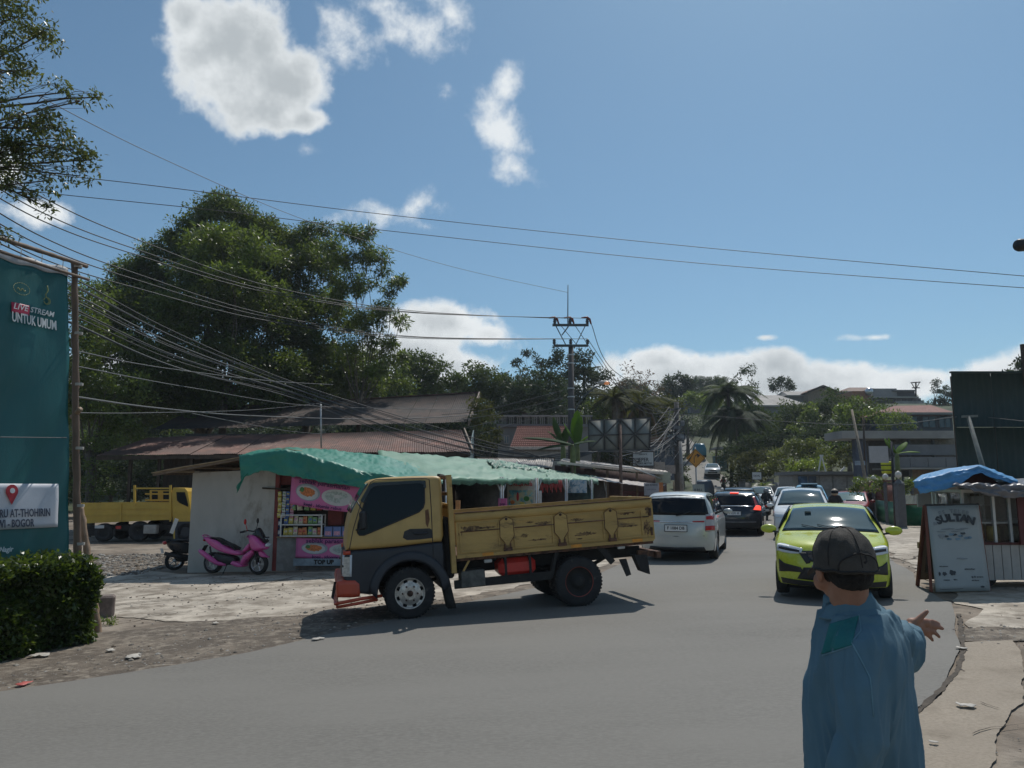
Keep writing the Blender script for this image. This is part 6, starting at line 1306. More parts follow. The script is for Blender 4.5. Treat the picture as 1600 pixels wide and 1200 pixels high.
mb = MB(); mb.bar(c_ + Vector((0, -.02, 0)), d + Vector((0, -.02, 0)), .04, .16); mb.build('fascia', MC['pale_edge'] if 'pale_edge' in MC else m_cpale, th_)
mb = MB(); mb.box(((c_.x + d.x) / 2, 44, c_.z / 2 - .1), (d.x - c_.x - .5, 4.4, c_.z)); mb.build('wall', M('white_wall', (.34, .33, .31), .85, var=.1), th_)
p, q = P(786, 678, 43), P(797, 700, 43);
bb = thing('balustrade_building', 'grey flat roofed building with a concrete balustrade behind the tiled house', 'building', tuple(P(850, 690, 52)), world=True)
mb = MB(); wbox(mb, P(778, 667, 52), P(925, 735, 52), 52, 60); mb.build('wall', M('building_grey', (.20, .20, .19), .85, var=.15, scale=.5), bb)
mb = MB(); wbox(mb, P(776, 662.5, 51.8), P(928, 667, 51.8), 51.8, 52.4); mb.build('cornice', m_cgrey, bb)
mb = MB(); wbox(mb, P(778, 648.5, 51.9), P(926, 651, 51.9), 51.9, 52.3); mb.build('top_rail', m_cpale, bb)
for k in range(13): mb = MB(); px = 780 + k * 12; wbox(mb, P(px, 651, 51.9), P(px + 2, 662.5, 51.9), 51.9, 52.3); mb.build('pillar', m_dark, bb)
for k in range(12):
 for j in range(3): mb = MB(); px = 784 + k * 12 + j * 2.9; wbox(mb, P(px, 651, 52), P(px + 1.3, 662.5, 52), 52.0, 52.15); mb.build('baluster', m_cpale, bb)
windows(bb, [(788, 681, 795, 693)], 51.9)
def house(name, label, x0, x1, yr, ye, yb, Y, wall, roof, depth=9, gable='front', win=(), group=None, cat='house', hip=.25):
 t = thing(name, label, cat, tuple(P((x0 + x1) / 2, yb, Y)), world=True, group=group)
 a, b = P(x0, ye, Y), P(x1, yb, Y); mb = MB(); wbox(mb, a, Vector((b.x, 0, min(b.z, ground_z(b.x, Y + depth)) - .5)), Y, Y + depth); mb.build('wall', wall, t)
 m_ = .05 * (b.x - a.x); zr = P(x0, yr, Y).z; e = [Vector((a.x - m_, Y - .5, a.z)), Vector((b.x + m_, Y - .5, a.z)), Vector((b.x + m_, Y + depth + .4, a.z)), Vector((a.x - m_, Y + depth + .4, a.z))]
 if gable == 'front':
  c = (a.x + b.x) / 2; r_ = [Vector((c, Y - .6, zr)), Vector((c, Y + depth + .5, zr))]
  mb = MB(); mb.add(e + r_, [(0, 4, 5, 3), (1, 2, 5, 4)]); mb.add([q + Vector((0, 0, .12)) for q in e + r_], [(0, 4, 5, 3), (1, 2, 5, 4)]); mb.build('roof', roof, t)
  mb = MB(); mb.add([Vector((a.x, Y, a.z)), Vector((b.x, Y, a.z)), Vector((c, Y, zr - .15))], [(0, 1, 2)]); mb.add([Vector((a.x, Y + .1, a.z)), Vector((b.x, Y + .1, a.z)), Vector((c, Y + .1, zr - .15))], [(0, 2, 1)]); mb.build('gable_wall', wall, t)
  mb = MB(); mb.bar(e[0] + Vector((0, -.05, .06)), r_[0] + Vector((0, 0, .06)), .1, .25); mb.bar(e[1] + Vector((0, -.05, .06)), r_[0] + Vector((0, 0, .06)), .1, .25); mb.build('verge_board', m_dkw, t)
 else:
  w = e[1].x - e[0].x; r_ = [Vector((e[0].x + w * hip, Y + depth / 2, zr)), Vector((e[1].x - w * hip, Y + depth / 2, zr))]
  mb = MB(); mb.add(e + r_, [(0, 1, 5, 4), (1, 2, 5), (2, 3, 4, 5), (3, 0, 4), (0, 3, 2, 1)]); mb.build('roof', roof, t)
  mb = MB(); mb.bar(e[0] + Vector((0, -.04, -.08)), e[1] + Vector((0, -.04, -.08)), .08, .2); mb.build('fascia', m_cpale, t)
 windows(t, win, Y)
 return t
m_fg = M('far_roof_grey', (.20, .19, .18), .7, var=.25, scale=.5); m_fb = M('far_roof_brown', (.19, .12, .09), .8, var=.3, scale=.5); m_fw = M('far_wall_grey', (.24, .24, .24), .85, var=.15, scale=.4); m_fd = M('far_wall_dark', (.09, .09, .10), .85, var=.2, scale=.4)
house('hill_house', 'small grey gabled house on the hill left of the drooping palm', 1062, 1100, 615, 632, 652, 140, m_fd, m_fg, win=[(1070, 638, 1078, 647)])
house('hill_house', 'brown roofed house just behind the drooping palm', 1096, 1128, 617, 631, 650, 143, m_fw, m_fb, gable='side')
house('hill_house', 'wide grey hipped roof house right of the drooping palm', 1176, 1262, 611, 634, 668, 98, m_fw, m_fg, gable='side', win=[(1184, 642, 1194, 656)], hip=.3)
house('hill_house', 'long grey roofed house on the hill crest below the small round tree', 1232, 1292, 606, 618, 640, 118, m_fw, m_fg, gable='side', hip=.15)
house('hill_house', 'brown gabled house on the hill crest left of the messy storeys', 1262, 1308, 604, 614, 640, 116, M('far_wall_tan', (.24, .18, .13), .85), m_fb)
house('hill_house', 'dark gabled roof topping the cluster of hill storeys', 1318, 1402, 600, 612, 640, 128, m_fd, m_fb, gable='side', hip=.35)
t = thing('storeyed_building', 'messy multi storey building with balconies on the hill crest', 'building', tuple(P(1390, 630, 122)), world=True)
for k, (a, b, c_, d, dy, m_, nm) in enumerate(((1332, 611, 1362, 640, 0, M('orange_wall', (.30, .13, .07), .85, var=.2), 'orange_block'), (1362, 607, 1402, 622, 1, m_fw, 'upper_floor'), (1358, 622, 1440, 640, .3, m_fd, 'lower_floor'), (1398, 611, 1430, 623, 1.5, m_fd, 'middle_floor'), (1400, 627, 1442, 634, -.5, m_cpale, 'balcony'), (1360, 619.5, 1436, 621.5, -.6, m_cpale, 'floor_slab'), (1396, 609, 1432, 611, .4, m_cgrey, 'floor_slab'))):
 mb = MB(); p, q = P(a, b, 122 + dy), P(c_, d, 122 + dy); wbox(mb, p, q, 122 + dy, 128 + dy); mb.build(nm, m_, t)
for k in range(9): mb = MB(); px = 1362 + k * 9; wbox(mb, P(px, 622, 121.8), P(px + 1.2, 634, 121.8), 121.6, 121.8); mb.build('column', m_cgrey, t)
mb = MB(); p = P(1358, 612, 121.5); mb.ball(tuple(p), .65, 12); o = mb.build('water_tank', M('tank_steel', (.55, .56, .58), .25, metal=.7)); tag(o, 'shiny round water tank on the hill storeys', 'water tank')
t = thing('hill_mast', 'small three armed utility mast above the hill storeys', 'mast', tuple(P(1431, 630, 124)), world=True)
mb = MB(); mb.tube([P(1431, 634, 124), P(1431, 598, 124)], .12, 6); mb.build('pole', m_dkw, t)
mb = MB(); mb.bar(P(1423, 598, 124), P(1438, 597, 124), .15, .15); mb.bar(P(1425, 606, 124), P(1437, 606, 124), .15, .15); mb.bar(P(1424, 598, 124), P(1430, 608, 124), .1, .1); mb.bar(P(1437, 597, 124), P(1431, 608, 124), .1, .1); mb.build('crossarm', m_dkw, t)
t = thing('flat_kiosk', 'long low grey flat roofed kiosk with a blue poster beyond the red car', 'kiosk', tuple(P(1275, 770, 50)), world=True)
mb = MB(); wbox(mb, P(1234, 737, 50), P(1362, 742, 50), 49.2, 53); mb.build('roof_slab', m_cgrey, t)
mb = MB(); wbox(mb, P(1238, 742.5, 50), P(1356, 785, 50), 50, 52.6); mb.build('wall', M('kiosk_wall', (.26, .26, .25), .8, var=.1), t)
for a, b, m_, nm in ((1247, 1262, M('poster_blue', (.04, .10, .2), .5, var=.7, scale=2), 'poster'), (1263, 1276, M('poster_dark', (.04, .06, .1), .5, var=.8, scale=2), 'poster'), (1281, 1300, M('shutter', (.3, .3, .3), .6), 'shutter'), (1302, 1322, MC['shutter'], 'shutter'), (1324, 1346, MC['shutter'], 'shutter')):
 mb = MB(); wbox(mb, P(a, 744, 49.96), P(b, 764, 49.96), 49.93, 49.98); mb.build(nm, m_, t)
t = thing('white_trestle', 'white A shaped trestle standing on the kiosk roof', 'trestle', tuple(P(1285, 737, 51)), world=True)
for a, b in (((1283, 712), (1279, 737)), ((1284, 712), (1290, 737))): mb = MB(); mb.bar(P(*a, 51), P(*b, 51), .07, .07); mb.build('leg', m_white, t)
mb = MB(); mb.bar(P(1281, 712, 51), P(1286, 712, 51), .12, .12); mb.build('top_bar', m_white, t)
mb = MB(); mb.bar(P(1313, 737, 50.5), P(1320, 730, 50.5), .1, .1); o = mb.build('white_plank', m_white); tag(o, 'short white plank propped on the kiosk roof', 'plank')
t = thing('teal_hut', 'small teal hut beside the far road under the palm', 'hut', tuple(P(1130, 745, 78)), world=True)
mb = MB(); wbox(mb, P(1120, 712, 92), P(1137, 752, 92), 92, 94); mb.build('wall', M('teal_wall', (.06, .14, .15), .8, var=.2), t)
mb = MB(); wbox(mb, P(1117, 699, 92), P(1139, 702, 92), 91, 94.5); mb.build('roof', m_cpale, t)
for px in (1119, 1137): mb = MB(); mb.bar(P(px, 701, 91.4), P(px, 752, 91.4), .15, .15); mb.build('post', m_dkw, t)
t = thing('grey_roadside_house', 'grey blue house behind the second utility pole', 'house', tuple(P(1035, 720, 62)), world=True)
mb = MB(); wbox(mb, P(1018, 690, 62), P(1056, 750, 62), 62, 68); mb.build('wall', M('house_bluegrey', (.10, .12, .15), .85, var=.2), t)
mb = MB(); wbox(mb, P(1014, 683, 61.5), P(1060, 690, 61.5), 61.4, 69); mb.build('roof', m_fb, t)
windows(t, [(1022, 700, 1032, 712), (1040, 700, 1050, 712)], 61.95)
signboard('white_road_sign', 'small white sign on a post at the roadside before the dark bushes', 1176, 1189, 738, 749, 56, m_dish, [('DIJUAL', 0, 4, m_ink, .8)], az=12, parent_post=1.6)
mb = MB(); p, q = P(1198, 757, 60), P(1240, 762, 60)
t = thing('low_wall', 'low grey wall at the right roadside behind the queue', 'wall', tuple(P(1180, 770, 58)), world=True)
mb = MB(); mb.slab(lambda u, v: P(1158, 775, 62).lerp(P(1240, 778, 52), u) + Vector((0, 0, 1.05 * v)), 4, 1, (.1, .2, 0)); mb.build('wall_face', m_cgrey, t)
for px in (1160, 1182, 1205): mb = MB(); p = P(px, 775, 60); mb.box((p.x, 60, p.z + .6), (.4, .4, 1.4)); mb.build('pier', m_cgrey, t)
for k in range(3):
 p = P(776 + 30 * k, 641 - 3 * k, 75 + 4 * k)
house('hill_house', 'small pale roof peeking out of the trees left of the utility pole', 771, 790, 606, 611, 625, 88, m_fw, M('pale_roof', (.42, .42, .40), .6), gable='side', hip=.05)
house('hill_house', 'dark low gable roof beside the small tree behind the balustrade', 782, 822, 641, 650, 662, 66, m_fd, m_fg)
# ---------------- trees ----------------
lm_dark = leafmat('leaf_dark', (.050, .082, .022), (.17, .25, .035), tr=.34, rough=.42, spec=.45)
lm_mid = leafmat('leaf_mid', (.082, .118, .030), (.21, .32, .045), tr=.32, spec=.45)
lm_light = leafmat('leaf_light', (.075, .115, .028), (.22, .32, .05), tr=.38)
lm_olive = leafmat('leaf_olive', (.065, .078, .030), (.13, .15, .035), tr=.3, rough=.7, spec=.12)
lm_brown = leafmat('leaf_brown', (.10, .075, .045), (.16, .11, .05), tr=.25)
lm_far = leafmat('leaf_far', (.052, .086, .032), (.14, .21, .045), tr=.25, rough=.7, patch=.2, spec=.15)
lm_fdk = leafmat('leaf_fardark', (.034, .056, .030), (.08, .13, .04), tr=.2, rough=.7, patch=.2, spec=.15)
lm_hedge = leafmat('leaf_hedge', (.040, .072, .016), (.14, .22, .025), tr=.3, rough=.35, patch=1.5)
lm_banana = leafmat('leaf_banana', (.10, .20, .03), (.30, .45, .05), tr=.45, cvar=.25, rough=.6, spec=.15)
m_bark = M('bark', (.10, .085, .065), .9, var=.3, scale=6, bump=.5, bscale=25, stretch=(1, 1, .3))
m_bambo = M('bamboo_brown', (.12, .078, .05), .6, var=.3, scale=5, bump=.1, stretch=(1, 1, .4))
def leaves_mesh(name, C, Rr, n_per, ll, lw, mat, seed, up=.35, spread=1.0, droop=0, quad=True):
 """leaf blades round every cluster centre in C (k,3) with cluster radii Rr (k,)"""
 g = np.random.default_rng(seed); k = len(C); N = k * n_per
 c = np.repeat(C, n_per, 0); r = np.repeat(Rr, n_per)[:, None]
 off = g.normal(size=(N, 3)); off /= np.linalg.norm(off, axis=1)[:, None]; off *= (g.random((N, 1)) ** .45) * r * np.array([1, 1, .72]) * spread
 p = c + off
 d = off / (r + 1e-6) + g.normal(size=(N, 3)) * .7; d[:, 2] -= droop; d /= np.linalg.norm(d, axis=1)[:, None]   # leaf direction
 nrm = g.normal(size=(N, 3)); nrm[:, 2] += up * 2.2; s = np.cross(d, nrm); s /= (np.linalg.norm(s, axis=1)[:, None] + 1e-9)
 nn = np.cross(s, d)
 L = ll * (.6 + .8 * g.random((N, 1))); W = lw * (.6 + .8 * g.random((N, 1)))
 a = p; b = p + d * L * .5 + s * W * .5 + nn * L * .06; e = p + d * L; f = p + d * L * .5 - s * W * .5 + nn * L * .06
 V = np.stack([a, b, e, f], 1).reshape(-1, 3).astype(np.float32)
 me = bpy.data.meshes.new(name); me.vertices.add(4 * N); me.vertices.foreach_set('co', V.ravel())
 me.loops.add(4 * N); me.loops.foreach_set('vertex_index', np.arange(4 * N, dtype=np.int32))
 me.polygons.add(N); me.polygons.foreach_set('loop_start', np.arange(0, 4 * N, 4, dtype=np.int32)); me.polygons.foreach_set('loop_total', np.full(N, 4, dtype=np.int32))
 me.materials.append(mat); me.update(calc_edges=True); return me
def clusters(lobes, dens, rc, seed, inner=.35):
 g = np.random.default_rng(seed); C = []; Rr = []
 for (x, y, z), r in lobes:
  rr = r if hasattr(r, '__len__') else (r, r, r * .85)
  n = max(3, int(dens * (rr[0] * rr[2])))
  for _ in range(n):
   v = g.normal(size=3); v /= np.linalg.norm(v)
   if v[2] < -.3 and g.random() < .5: v[2] *= -1
   q = (inner + (1 - inner) * g.random() ** .5); C.append((x + v[0] * rr[0] * q, y + v[1] * rr[1] * q, z + v[2] * rr[2] * q)); Rr.append(rc * (.6 + .8 * g.random()))
 return np.array(C), np.array(Rr)
def limb(mb, a, b, ra, rb, r, n=6, bend=.12, k=7):
 a, b = Vector(a), Vector(b); L = (b - a).length; o = Vector((r.uniform(-1, 1), r.uniform(-1, 1), r.uniform(.0, 1))) * L * bend
 pts = [a.lerp(b, t / k) + o * math.sin(math.pi * t / k) + Vector((r.uniform(-1, 1), r.uniform(-1, 1), 0)) * L * .012 * (0 < t < k) for t in range(k + 1)]
 mb.tube(pts, [ra + (rb - ra) * t / k for t in range(k + 1)], n); return pts
def tree(name, label, base, lobes, mat, tr=.22, dens=2.2, rc=.55, npl=40, ll=.16, lw=.07, seed=1, twigs=4, group=None, up=.35, droop=0, inner=.35, split=.35, cat='tree', lean=(0, 0), boost=(1.8, .82), lr=.45):
 base = Vector(base); t = thing(name, label, cat, tuple(base), group=group); r = random.Random(seed)
 LB = [(tuple(Vector(c) - base), rr) for c, rr in lobes]
 C, Rr = clusters(LB, dens, rc, seed, inner); npl = int(npl * boost[0]); ll *= boost[1]; lw *= boost[1]
 me = leaves_mesh('crown', C, Rr, npl, ll, lw, mat, seed + 5, up=up, droop=droop); link('crown', me, t)
 mb = MB(); top = max(Vector(c).z for c, _ in LB); cx = sum(Vector(c).x for c, _ in LB) / len(LB); cy = sum(Vector(c).y for c, _ in LB) / len(LB)
 fork = Vector((cx * .5 + lean[0], cy * .5 + lean[1], top * split)); tp = [Vector((0, 0, -.4)), Vector((fork.x * .15, fork.y * .15, fork.z * .35)), Vector((fork.x * .5, fork.y * .5, fork.z * .7)), fork]
 mb.tube(tp, [tr * 1.35, tr * 1.05, tr * .9, tr * .75], 10)
 for c, rr in LB:
  c = Vector(c); R0 = rr[0] if hasattr(rr, '__len__') else rr
  st_ = tp[2].lerp(fork, r.random()); pts = limb(mb, st_, c, tr * .5 * lr, tr * .13 * lr, r, 6)
  for _ in range(twigs):
   v = Vector((r.gauss(0, 1), r.gauss(0, 1), r.gauss(.3, .8))).normalized() * R0 * .8; limb(mb, pts[r.randint(4, 7)], c + v, tr * .12 * lr, tr * .03 * lr, r, 4, k=4)
 mb.build('trunk', m_bark, t, fixn=False)
 return t
def L(px, py, rpx, Y, dy=0, ry=1.0): p = P(px, py, Y + dy); r = rpx * Y / F; return (tuple(p), (r, r * ry, r * .85))
def gb_(px, Y): x = (px - 800) / F * Y; return (x, Y, ground_z(x, Y) - .1)
tree('broadleaf_tree', 'huge dark broadleaf tree rising behind the shed, tallest crown on the left', gb_(330, 47),
     [L(348, 345, 52, 47), L(300, 372, 40, 46), L(395, 365, 40, 47), L(345, 420, 70, 44), L(270, 420, 58, 46), L(215, 450, 48, 46, -1), L(180, 480, 42, 45), L(235, 510, 70, 43), L(320, 500, 80, 42), L(400, 430, 65, 45), L(405, 510, 70, 43), L(180, 560, 55, 43), L(265, 590, 65, 41), L(360, 585, 70, 41), L(160, 520, 35, 42), L(430, 590, 50, 42), L(300, 620, 60, 42), L(220, 640, 60, 42), L(420, 620, 50, 42), L(120, 620, 50, 42)],
     lm_dark, tr=.5, dens=23, rc=.62, npl=58, ll=.25, lw=.11, seed=3, twigs=3, up=.6)
tree('broadleaf_tree', 'lighter crown with fresh leaf sprays in front of the huge dark tree', gb_(345, 41),
     [L(345, 385, 42, 41), L(400, 395, 38, 41), L(300, 420, 30, 41), L(370, 440, 45, 40), L(420, 455, 32, 40)],
     lm_mid, tr=.2, dens=10, rc=.5, npl=40, ll=.40, lw=.11, seed=8, twigs=3, up=.5, split=.5)
tree('broadleaf_tree', 'dark middle tree between the huge tree and the feathery tree', gb_(480, 48),
     [L(432, 372, 26, 48), L(462, 395, 40, 48), L(490, 430, 52, 47), L(450, 470, 50, 47), L(505, 500, 55, 46), L(460, 550, 60, 45), L(520, 580, 50, 45), L(495, 375, 30, 48), L(440, 600, 50, 44), L(500, 610, 45, 44), L(560, 600, 35, 45)],
     lm_dark, tr=.3, dens=24, rc=.58, npl=54, ll=.24, lw=.10, seed=13, twigs=3, up=.6)
tree('feathery_tree', 'lighter feathery tree with layered sprays at the right end of the tree mass', gb_(556, 42),
     [L(548, 368, 24, 43), L(575, 372, 20, 43), L(540, 405, 28, 42), L(585, 408, 26, 43), L(607, 440, 24, 43), L(626, 446, 12, 43), L(560, 450, 30, 42), L(600, 490, 26, 43), L(624, 500, 12, 43), L(570, 510, 28, 42), L(600, 545, 28, 43), L(545, 550, 26, 42), L(585, 585, 22, 42), L(620, 560, 18, 43), L(520, 470, 26, 42), L(515, 390, 20, 43)],
     lm_mid, tr=.15, dens=19, rc=.42, npl=40, ll=.34, lw=.085, seed=17, twigs=5, up=.8, droop=.35, inner=.2, split=.45)
tree('broadleaf_tree', 'tree filling the gap behind the green banner and bamboo pole', gb_(150, 36),
     [L(140, 470, 40, 36), L(150, 530, 45, 36), L(130, 590, 50, 36), L(180, 620, 50, 36), L(140, 660, 45, 36), L(190, 680, 35, 36), L(100, 500, 60, 36), L(80, 600, 60, 36)],
     lm_mid, tr=.2, dens=12, rc=.5, npl=44, ll=.22, lw=.10, seed=23, twigs=3)
tree('leafy_shrub', 'sunlit pale green shrub behind the parked yellow truck, left of the shed', gb_(150, 34.5),
     [L(150, 735, 28, 34.5), L(130, 760, 25, 34.5), L(165, 775, 22, 34.5), L(145, 700, 22, 34.5)], lm_light, tr=.08, dens=12, rc=.3, npl=40, ll=.14, lw=.07, seed=29, cat='shrub')
tr_lobes = [L(15, 30, 60, 9), L(60, 55, 38, 9), L(35, 110, 34, 9), L(95, 145, 20, 9), L(125, 158, 15, 9), L(150, 152, 8, 9, 0), L(30, 185, 48, 9), L(85, 200, 35, 9), L(55, 240, 48, 9), L(115, 235, 34, 9), L(140, 250, 22, 9), L(125, 275, 20, 9), L(20, 275, 34, 9), L(75, 282, 26, 9), L(50, 312, 20, 9), L(75, 325, 9, 9), L(-60, 100, 90, 9), L(-70, 240, 90, 9), L(-120, -60, 130, 9), L(20, -40, 60, 9), L(12, 370, 12, 9), L(20, 240, 30, 9)]
tree('overhanging_tree', 'near tree overhanging the top left corner with small glossy leaves', (-9.8, 9.2, -.35), tr_lobes, leafmat('leaf_near', (.062, .085, .030), (.15, .19, .04), tr=.34, rough=.35), tr=.16, dens=300, rc=.10, npl=20, ll=.062, lw=.026, seed=31, twigs=7, droop=.5, inner=.1, split=.75, boost=(1, 1), lr=.35)
tree('small_tree', 'small olive green tree drooping beside the right end of the shed', gb_(758, 38),
     [L(752, 630, 20, 38), L(765, 655, 22, 38), L(745, 665, 20, 38), L(775, 680, 12, 38), L(757, 690, 18, 38), L(740, 640, 12, 38)], lm_olive, tr=.09, dens=14, rc=.3, npl=34, ll=.2, lw=.08, seed=37, droop=.5)
def far(name, label, Y, lobes, mat, seed, dens=6.5, rc=.7, npl=40, ll=.36, lw=.16, tr=.22, base=None, **k):
 lb = [L(a, b, r_, Y, dy) for a, b, r_, dy in lobes]; dens *= 1.7
 return tree(name, label, gb_(base or sum(l[0] for l in lobes) / len(lobes), Y), lb, mat, tr=tr, dens=dens, rc=rc, npl=npl, ll=ll, lw=lw, seed=seed, twigs=2, **k)
far('broadleaf_tree', 'rounded green tree right of the feathery tree', 62, [(620, 580, 32, 0), (655, 575, 30, 0), (690, 595, 30, 0), (640, 605, 40, 0), (715, 600, 16, 0), (600, 610, 30, 0)], lm_far, 41, tr=.3)
far('broadleaf_tree', 'deep green tree directly behind the feathery tree', 56, [(540, 590, 34, 0), (575, 575, 34, 0), (610, 600, 36, 0), (570, 610, 36, 0), (520, 560, 30, 0)], lm_dark, 191, dens=6, ll=.3, lw=.13)
far('broadleaf_tree', 'pale crown poking up over the right end of the shed', 66, [(742, 590, 22, 0), (770, 600, 26, 0), (755, 625, 28, 0), (735, 612, 20, 0), (790, 610, 22, 0)], lm_far, 43)
far('round_tree', 'big round deep green tree left of the utility pole', 64, [(830, 605, 34, 0), (805, 615, 26, 0), (858, 612, 28, 0), (830, 635, 44, 0), (800, 642, 24, 0), (862, 645, 24, 0)], leafmat('leaf_round', (.032, .058, .022), (.07, .12, .03), tr=.22, rough=.55), 47, dens=5)
far('umbrella_tree', 'thin flat topped umbrella tree against the sky left of the utility pole', 76, [(807, 573, 13, 0), (822, 560, 13, 0), (838, 565, 11, 0), (850, 572, 9, 0)], lm_fdk, 53, dens=4, rc=.4, ll=.35, lw=.14, tr=.16, base=828, inner=.1)
far('broadleaf_tree', 'dark tall tree behind the upper part of the utility pole', 72, [(880, 566, 24, 0), (910, 572, 26, 0), (935, 598, 24, 0), (900, 600, 34, 0), (865, 585, 20, 0), (945, 620, 16, 0), (890, 640, 34, 0)], lm_fdk, 59, dens=3.6)
far('sparse_tree', 'sparse brownish tree with thin twigs against the cloud', 70, [(985, 582, 16, 0), (1005, 586, 16, 0), (1015, 605, 18, 0), (990, 610, 14, 0), (1025, 620, 14, 0), (968, 600, 8, 0)], lm_brown, 61, dens=2.6, rc=.5, npl=16, ll=.34, lw=.13, tr=.14, inner=.1)
far('broadleaf_tree', 'green tree below the sparse brownish tree', 68, [(1010, 635, 26, 0), (1040, 640, 24, 0), (1020, 660, 26, 0), (990, 655, 22, 0)], lm_olive, 67)
far('bamboo_clump', 'dark blue green domed clump on the hill crest', 120, [(1058, 602, 18, 0), (1078, 600, 9, 0), (1050, 622, 20, 0), (1075, 612, 12, 0)], lm_fdk, 71, dens=3, rc=.9, ll=.6, lw=.25)
far('broadleaf_tree', 'light green crown below the dark domed clump', 100, [(1075, 622, 12, 0), (1092, 628, 14, 0), (1055, 640, 14, 0)], lm_light, 73, rc=.7)
far('sparse_tree', 'open branched tree on the skyline right of the drooping palm', 88, [(1158, 583, 13, 0), (1172, 582, 9, 0), (1150, 598, 13, 0), (1172, 605, 12, 0), (1160, 620, 14, 0), (1182, 612, 7, 0)], lm_fdk, 79, dens=2.6, rc=.5, npl=22, ll=.38, lw=.16, tr=.18, inner=.1)
far('round_tree', 'small dark round tree on the skyline above the grey roof', 125, [(1213, 595, 11, 0), (1228, 600, 10, 0), (1205, 608, 9, 0), (1235, 607, 7, 0)], lm_fdk, 83, dens=3.5, rc=.6, ll=.5, lw=.2)
far('broadleaf_tree', 'broad dusty green tree under the long grey hill roof', 82, [(1235, 648, 26, 0), (1215, 665, 24, 0), (1262, 650, 24, 0), (1240, 680, 34, 0), (1205, 690, 22, 0)], lm_far, 89, dens=4)
far('broadleaf_tree', 'broad dark tree below the brown gabled hill house', 78, [(1300, 632, 26, 0), (1330, 640, 28, 0), (1355, 655, 26, 0), (1300, 665, 36, 0), (1340, 675, 30, 0), (1370, 640, 18, 0), (1275, 640, 18, 0)], lm_far, 97, dens=4)
far('broadleaf_tree', 'deep shaded tree low in the middle of the hillside', 66, [(1285, 690, 32, 0), (1310, 700, 30, 0), (1260, 700, 24, 0), (1320, 680, 20, 0)], lm_fdk, 101, dens=5)
far('broadleaf_tree', 'bright olive tree between the two grey hill roofs', 72, [(1262, 655, 14, 0), (1272, 640, 11, 0), (1250, 672, 13, 0)], lm_light, 103, dens=4, rc=.5, ll=.3, lw=.14)
far('leafy_shrub', 'large sunlit yellow green shrub above the kiosk', 57, [(1240, 705, 22, 0), (1270, 700, 20, 0), (1215, 718, 20, 0), (1250, 725, 24, 0), (1285, 718, 18, 0), (1205, 735, 14, 0)], leafmat('leaf_shrub', (.085, .115, .03), (.22, .28, .05), tr=.38), 107, dens=9, rc=.45, ll=.24, lw=.11, tr=.12, cat='shrub')
far('leafy_shrub', 'brightest lime green shrub just above the kiosk roof', 54.5, [(1262, 725, 14, 0), (1280, 728, 13, 0), (1240, 730, 11, 0)], leafmat('leaf_lime', (.10, .17, .03), (.3, .42, .05), tr=.42), 109, dens=12, rc=.4, ll=.22, lw=.1, tr=.08, cat='shrub')
far('leafy_shrub', 'grey green bush left of the yellow green shrub', 60, [(1190, 720, 20, 0), (1165, 725, 20, 0), (1195, 745, 16, 0), (1170, 745, 18, 0)], lm_olive, 113, dens=8, rc=.5, ll=.26, lw=.12, tr=.1, cat='shrub')
far('broadleaf_tree', 'deep green crown filling the slope between palm and grey roof', 80, [(1165, 650, 26, 0), (1190, 665, 24, 0), (1215, 690, 24, 0), (1150, 680, 24, 0), (1180, 690, 26, 0)], lm_far, 171)
far('broadleaf_tree', 'deep green crown beside the flat roofed building', 60, [(1340, 640, 22, 0), (1365, 655, 22, 0), (1320, 655, 22, 0), (1310, 690, 24, 0), (1290, 720, 20, 0)], lm_mid, 181, dens=5, rc=.5, ll=.3, lw=.13)
far('broadleaf_tree', 'very dark bushy tree at the roadside under the palm', 66, [(1150, 715, 24, 0), (1180, 700, 24, 0), (1160, 745, 22, 0), (1205, 690, 16, 0)], lm_fdk, 127, dens=5)
far('broadleaf_tree', 'bright yellow green crown before the red roofed house', 62, [(1400, 655, 14, 0), (1415, 662, 13, 0), (1390, 668, 14, 0), (1420, 672, 8, 0)], lm_light, 131, dens=9, rc=.45, ll=.24, lw=.11, tr=.1)
far('conifer_tree', 'dark narrow tree on the skyline left of the green hoarding', 112, [(1463, 602, 7, 0), (1465, 612, 8, 0), (1462, 628, 10, 0)], lm_fdk, 137, dens=4, rc=.5, ll=.4, lw=.16)
far('conifer_tree', 'dark narrow tree touching the hoarding edge on the skyline', 112, [(1478, 610, 8, 0), (1482, 622, 10, 0), (1475, 630, 9, 0)], lm_fdk, 139, dens=4, rc=.5, ll=.4, lw=.16)
far('broadleaf_tree', 'small tree top showing above the hoarding at the right edge', 60, [(1590, 578, 13, 0), (1605, 575, 18, 0), (1578, 588, 8, 0), (1610, 600, 30, 0)], lm_fdk, 149, dens=5, rc=.5, ll=.3, lw=.14)
far('leafy_shrub', 'grey leaved shrub in the yard right of the yellow green shrub', 52, [(1310, 715, 14, 0), (1325, 722, 12, 0), (1300, 725, 10, 0), (1330, 702, 12, 0)], lm_olive, 151, dens=9, rc=.35, ll=.2, lw=.1, tr=.07, cat='shrub')
far('leafy_shrub', 'yard plants behind the globe lamps of the pillared fence', 34.5, [(1352, 762, 16, 0), (1380, 758, 14, 0), (1418, 765, 16, 0), (1435, 758, 12, 0), (1400, 770, 14, 0)], lm_mid, 157, dens=22, rc=.25, ll=.16, lw=.07, tr=.05, cat='shrub')
far('leafy_shrub', 'low shrubs on the bank between second utility pole and hill road', 78, [(1068, 738, 9, 0), (1062, 728, 8, 0), (1072, 750, 8, 0), (1066, 715, 7, 0)], lm_far, 193, dens=8, rc=.4, ll=.25, lw=.12, tr=.06, cat='shrub')
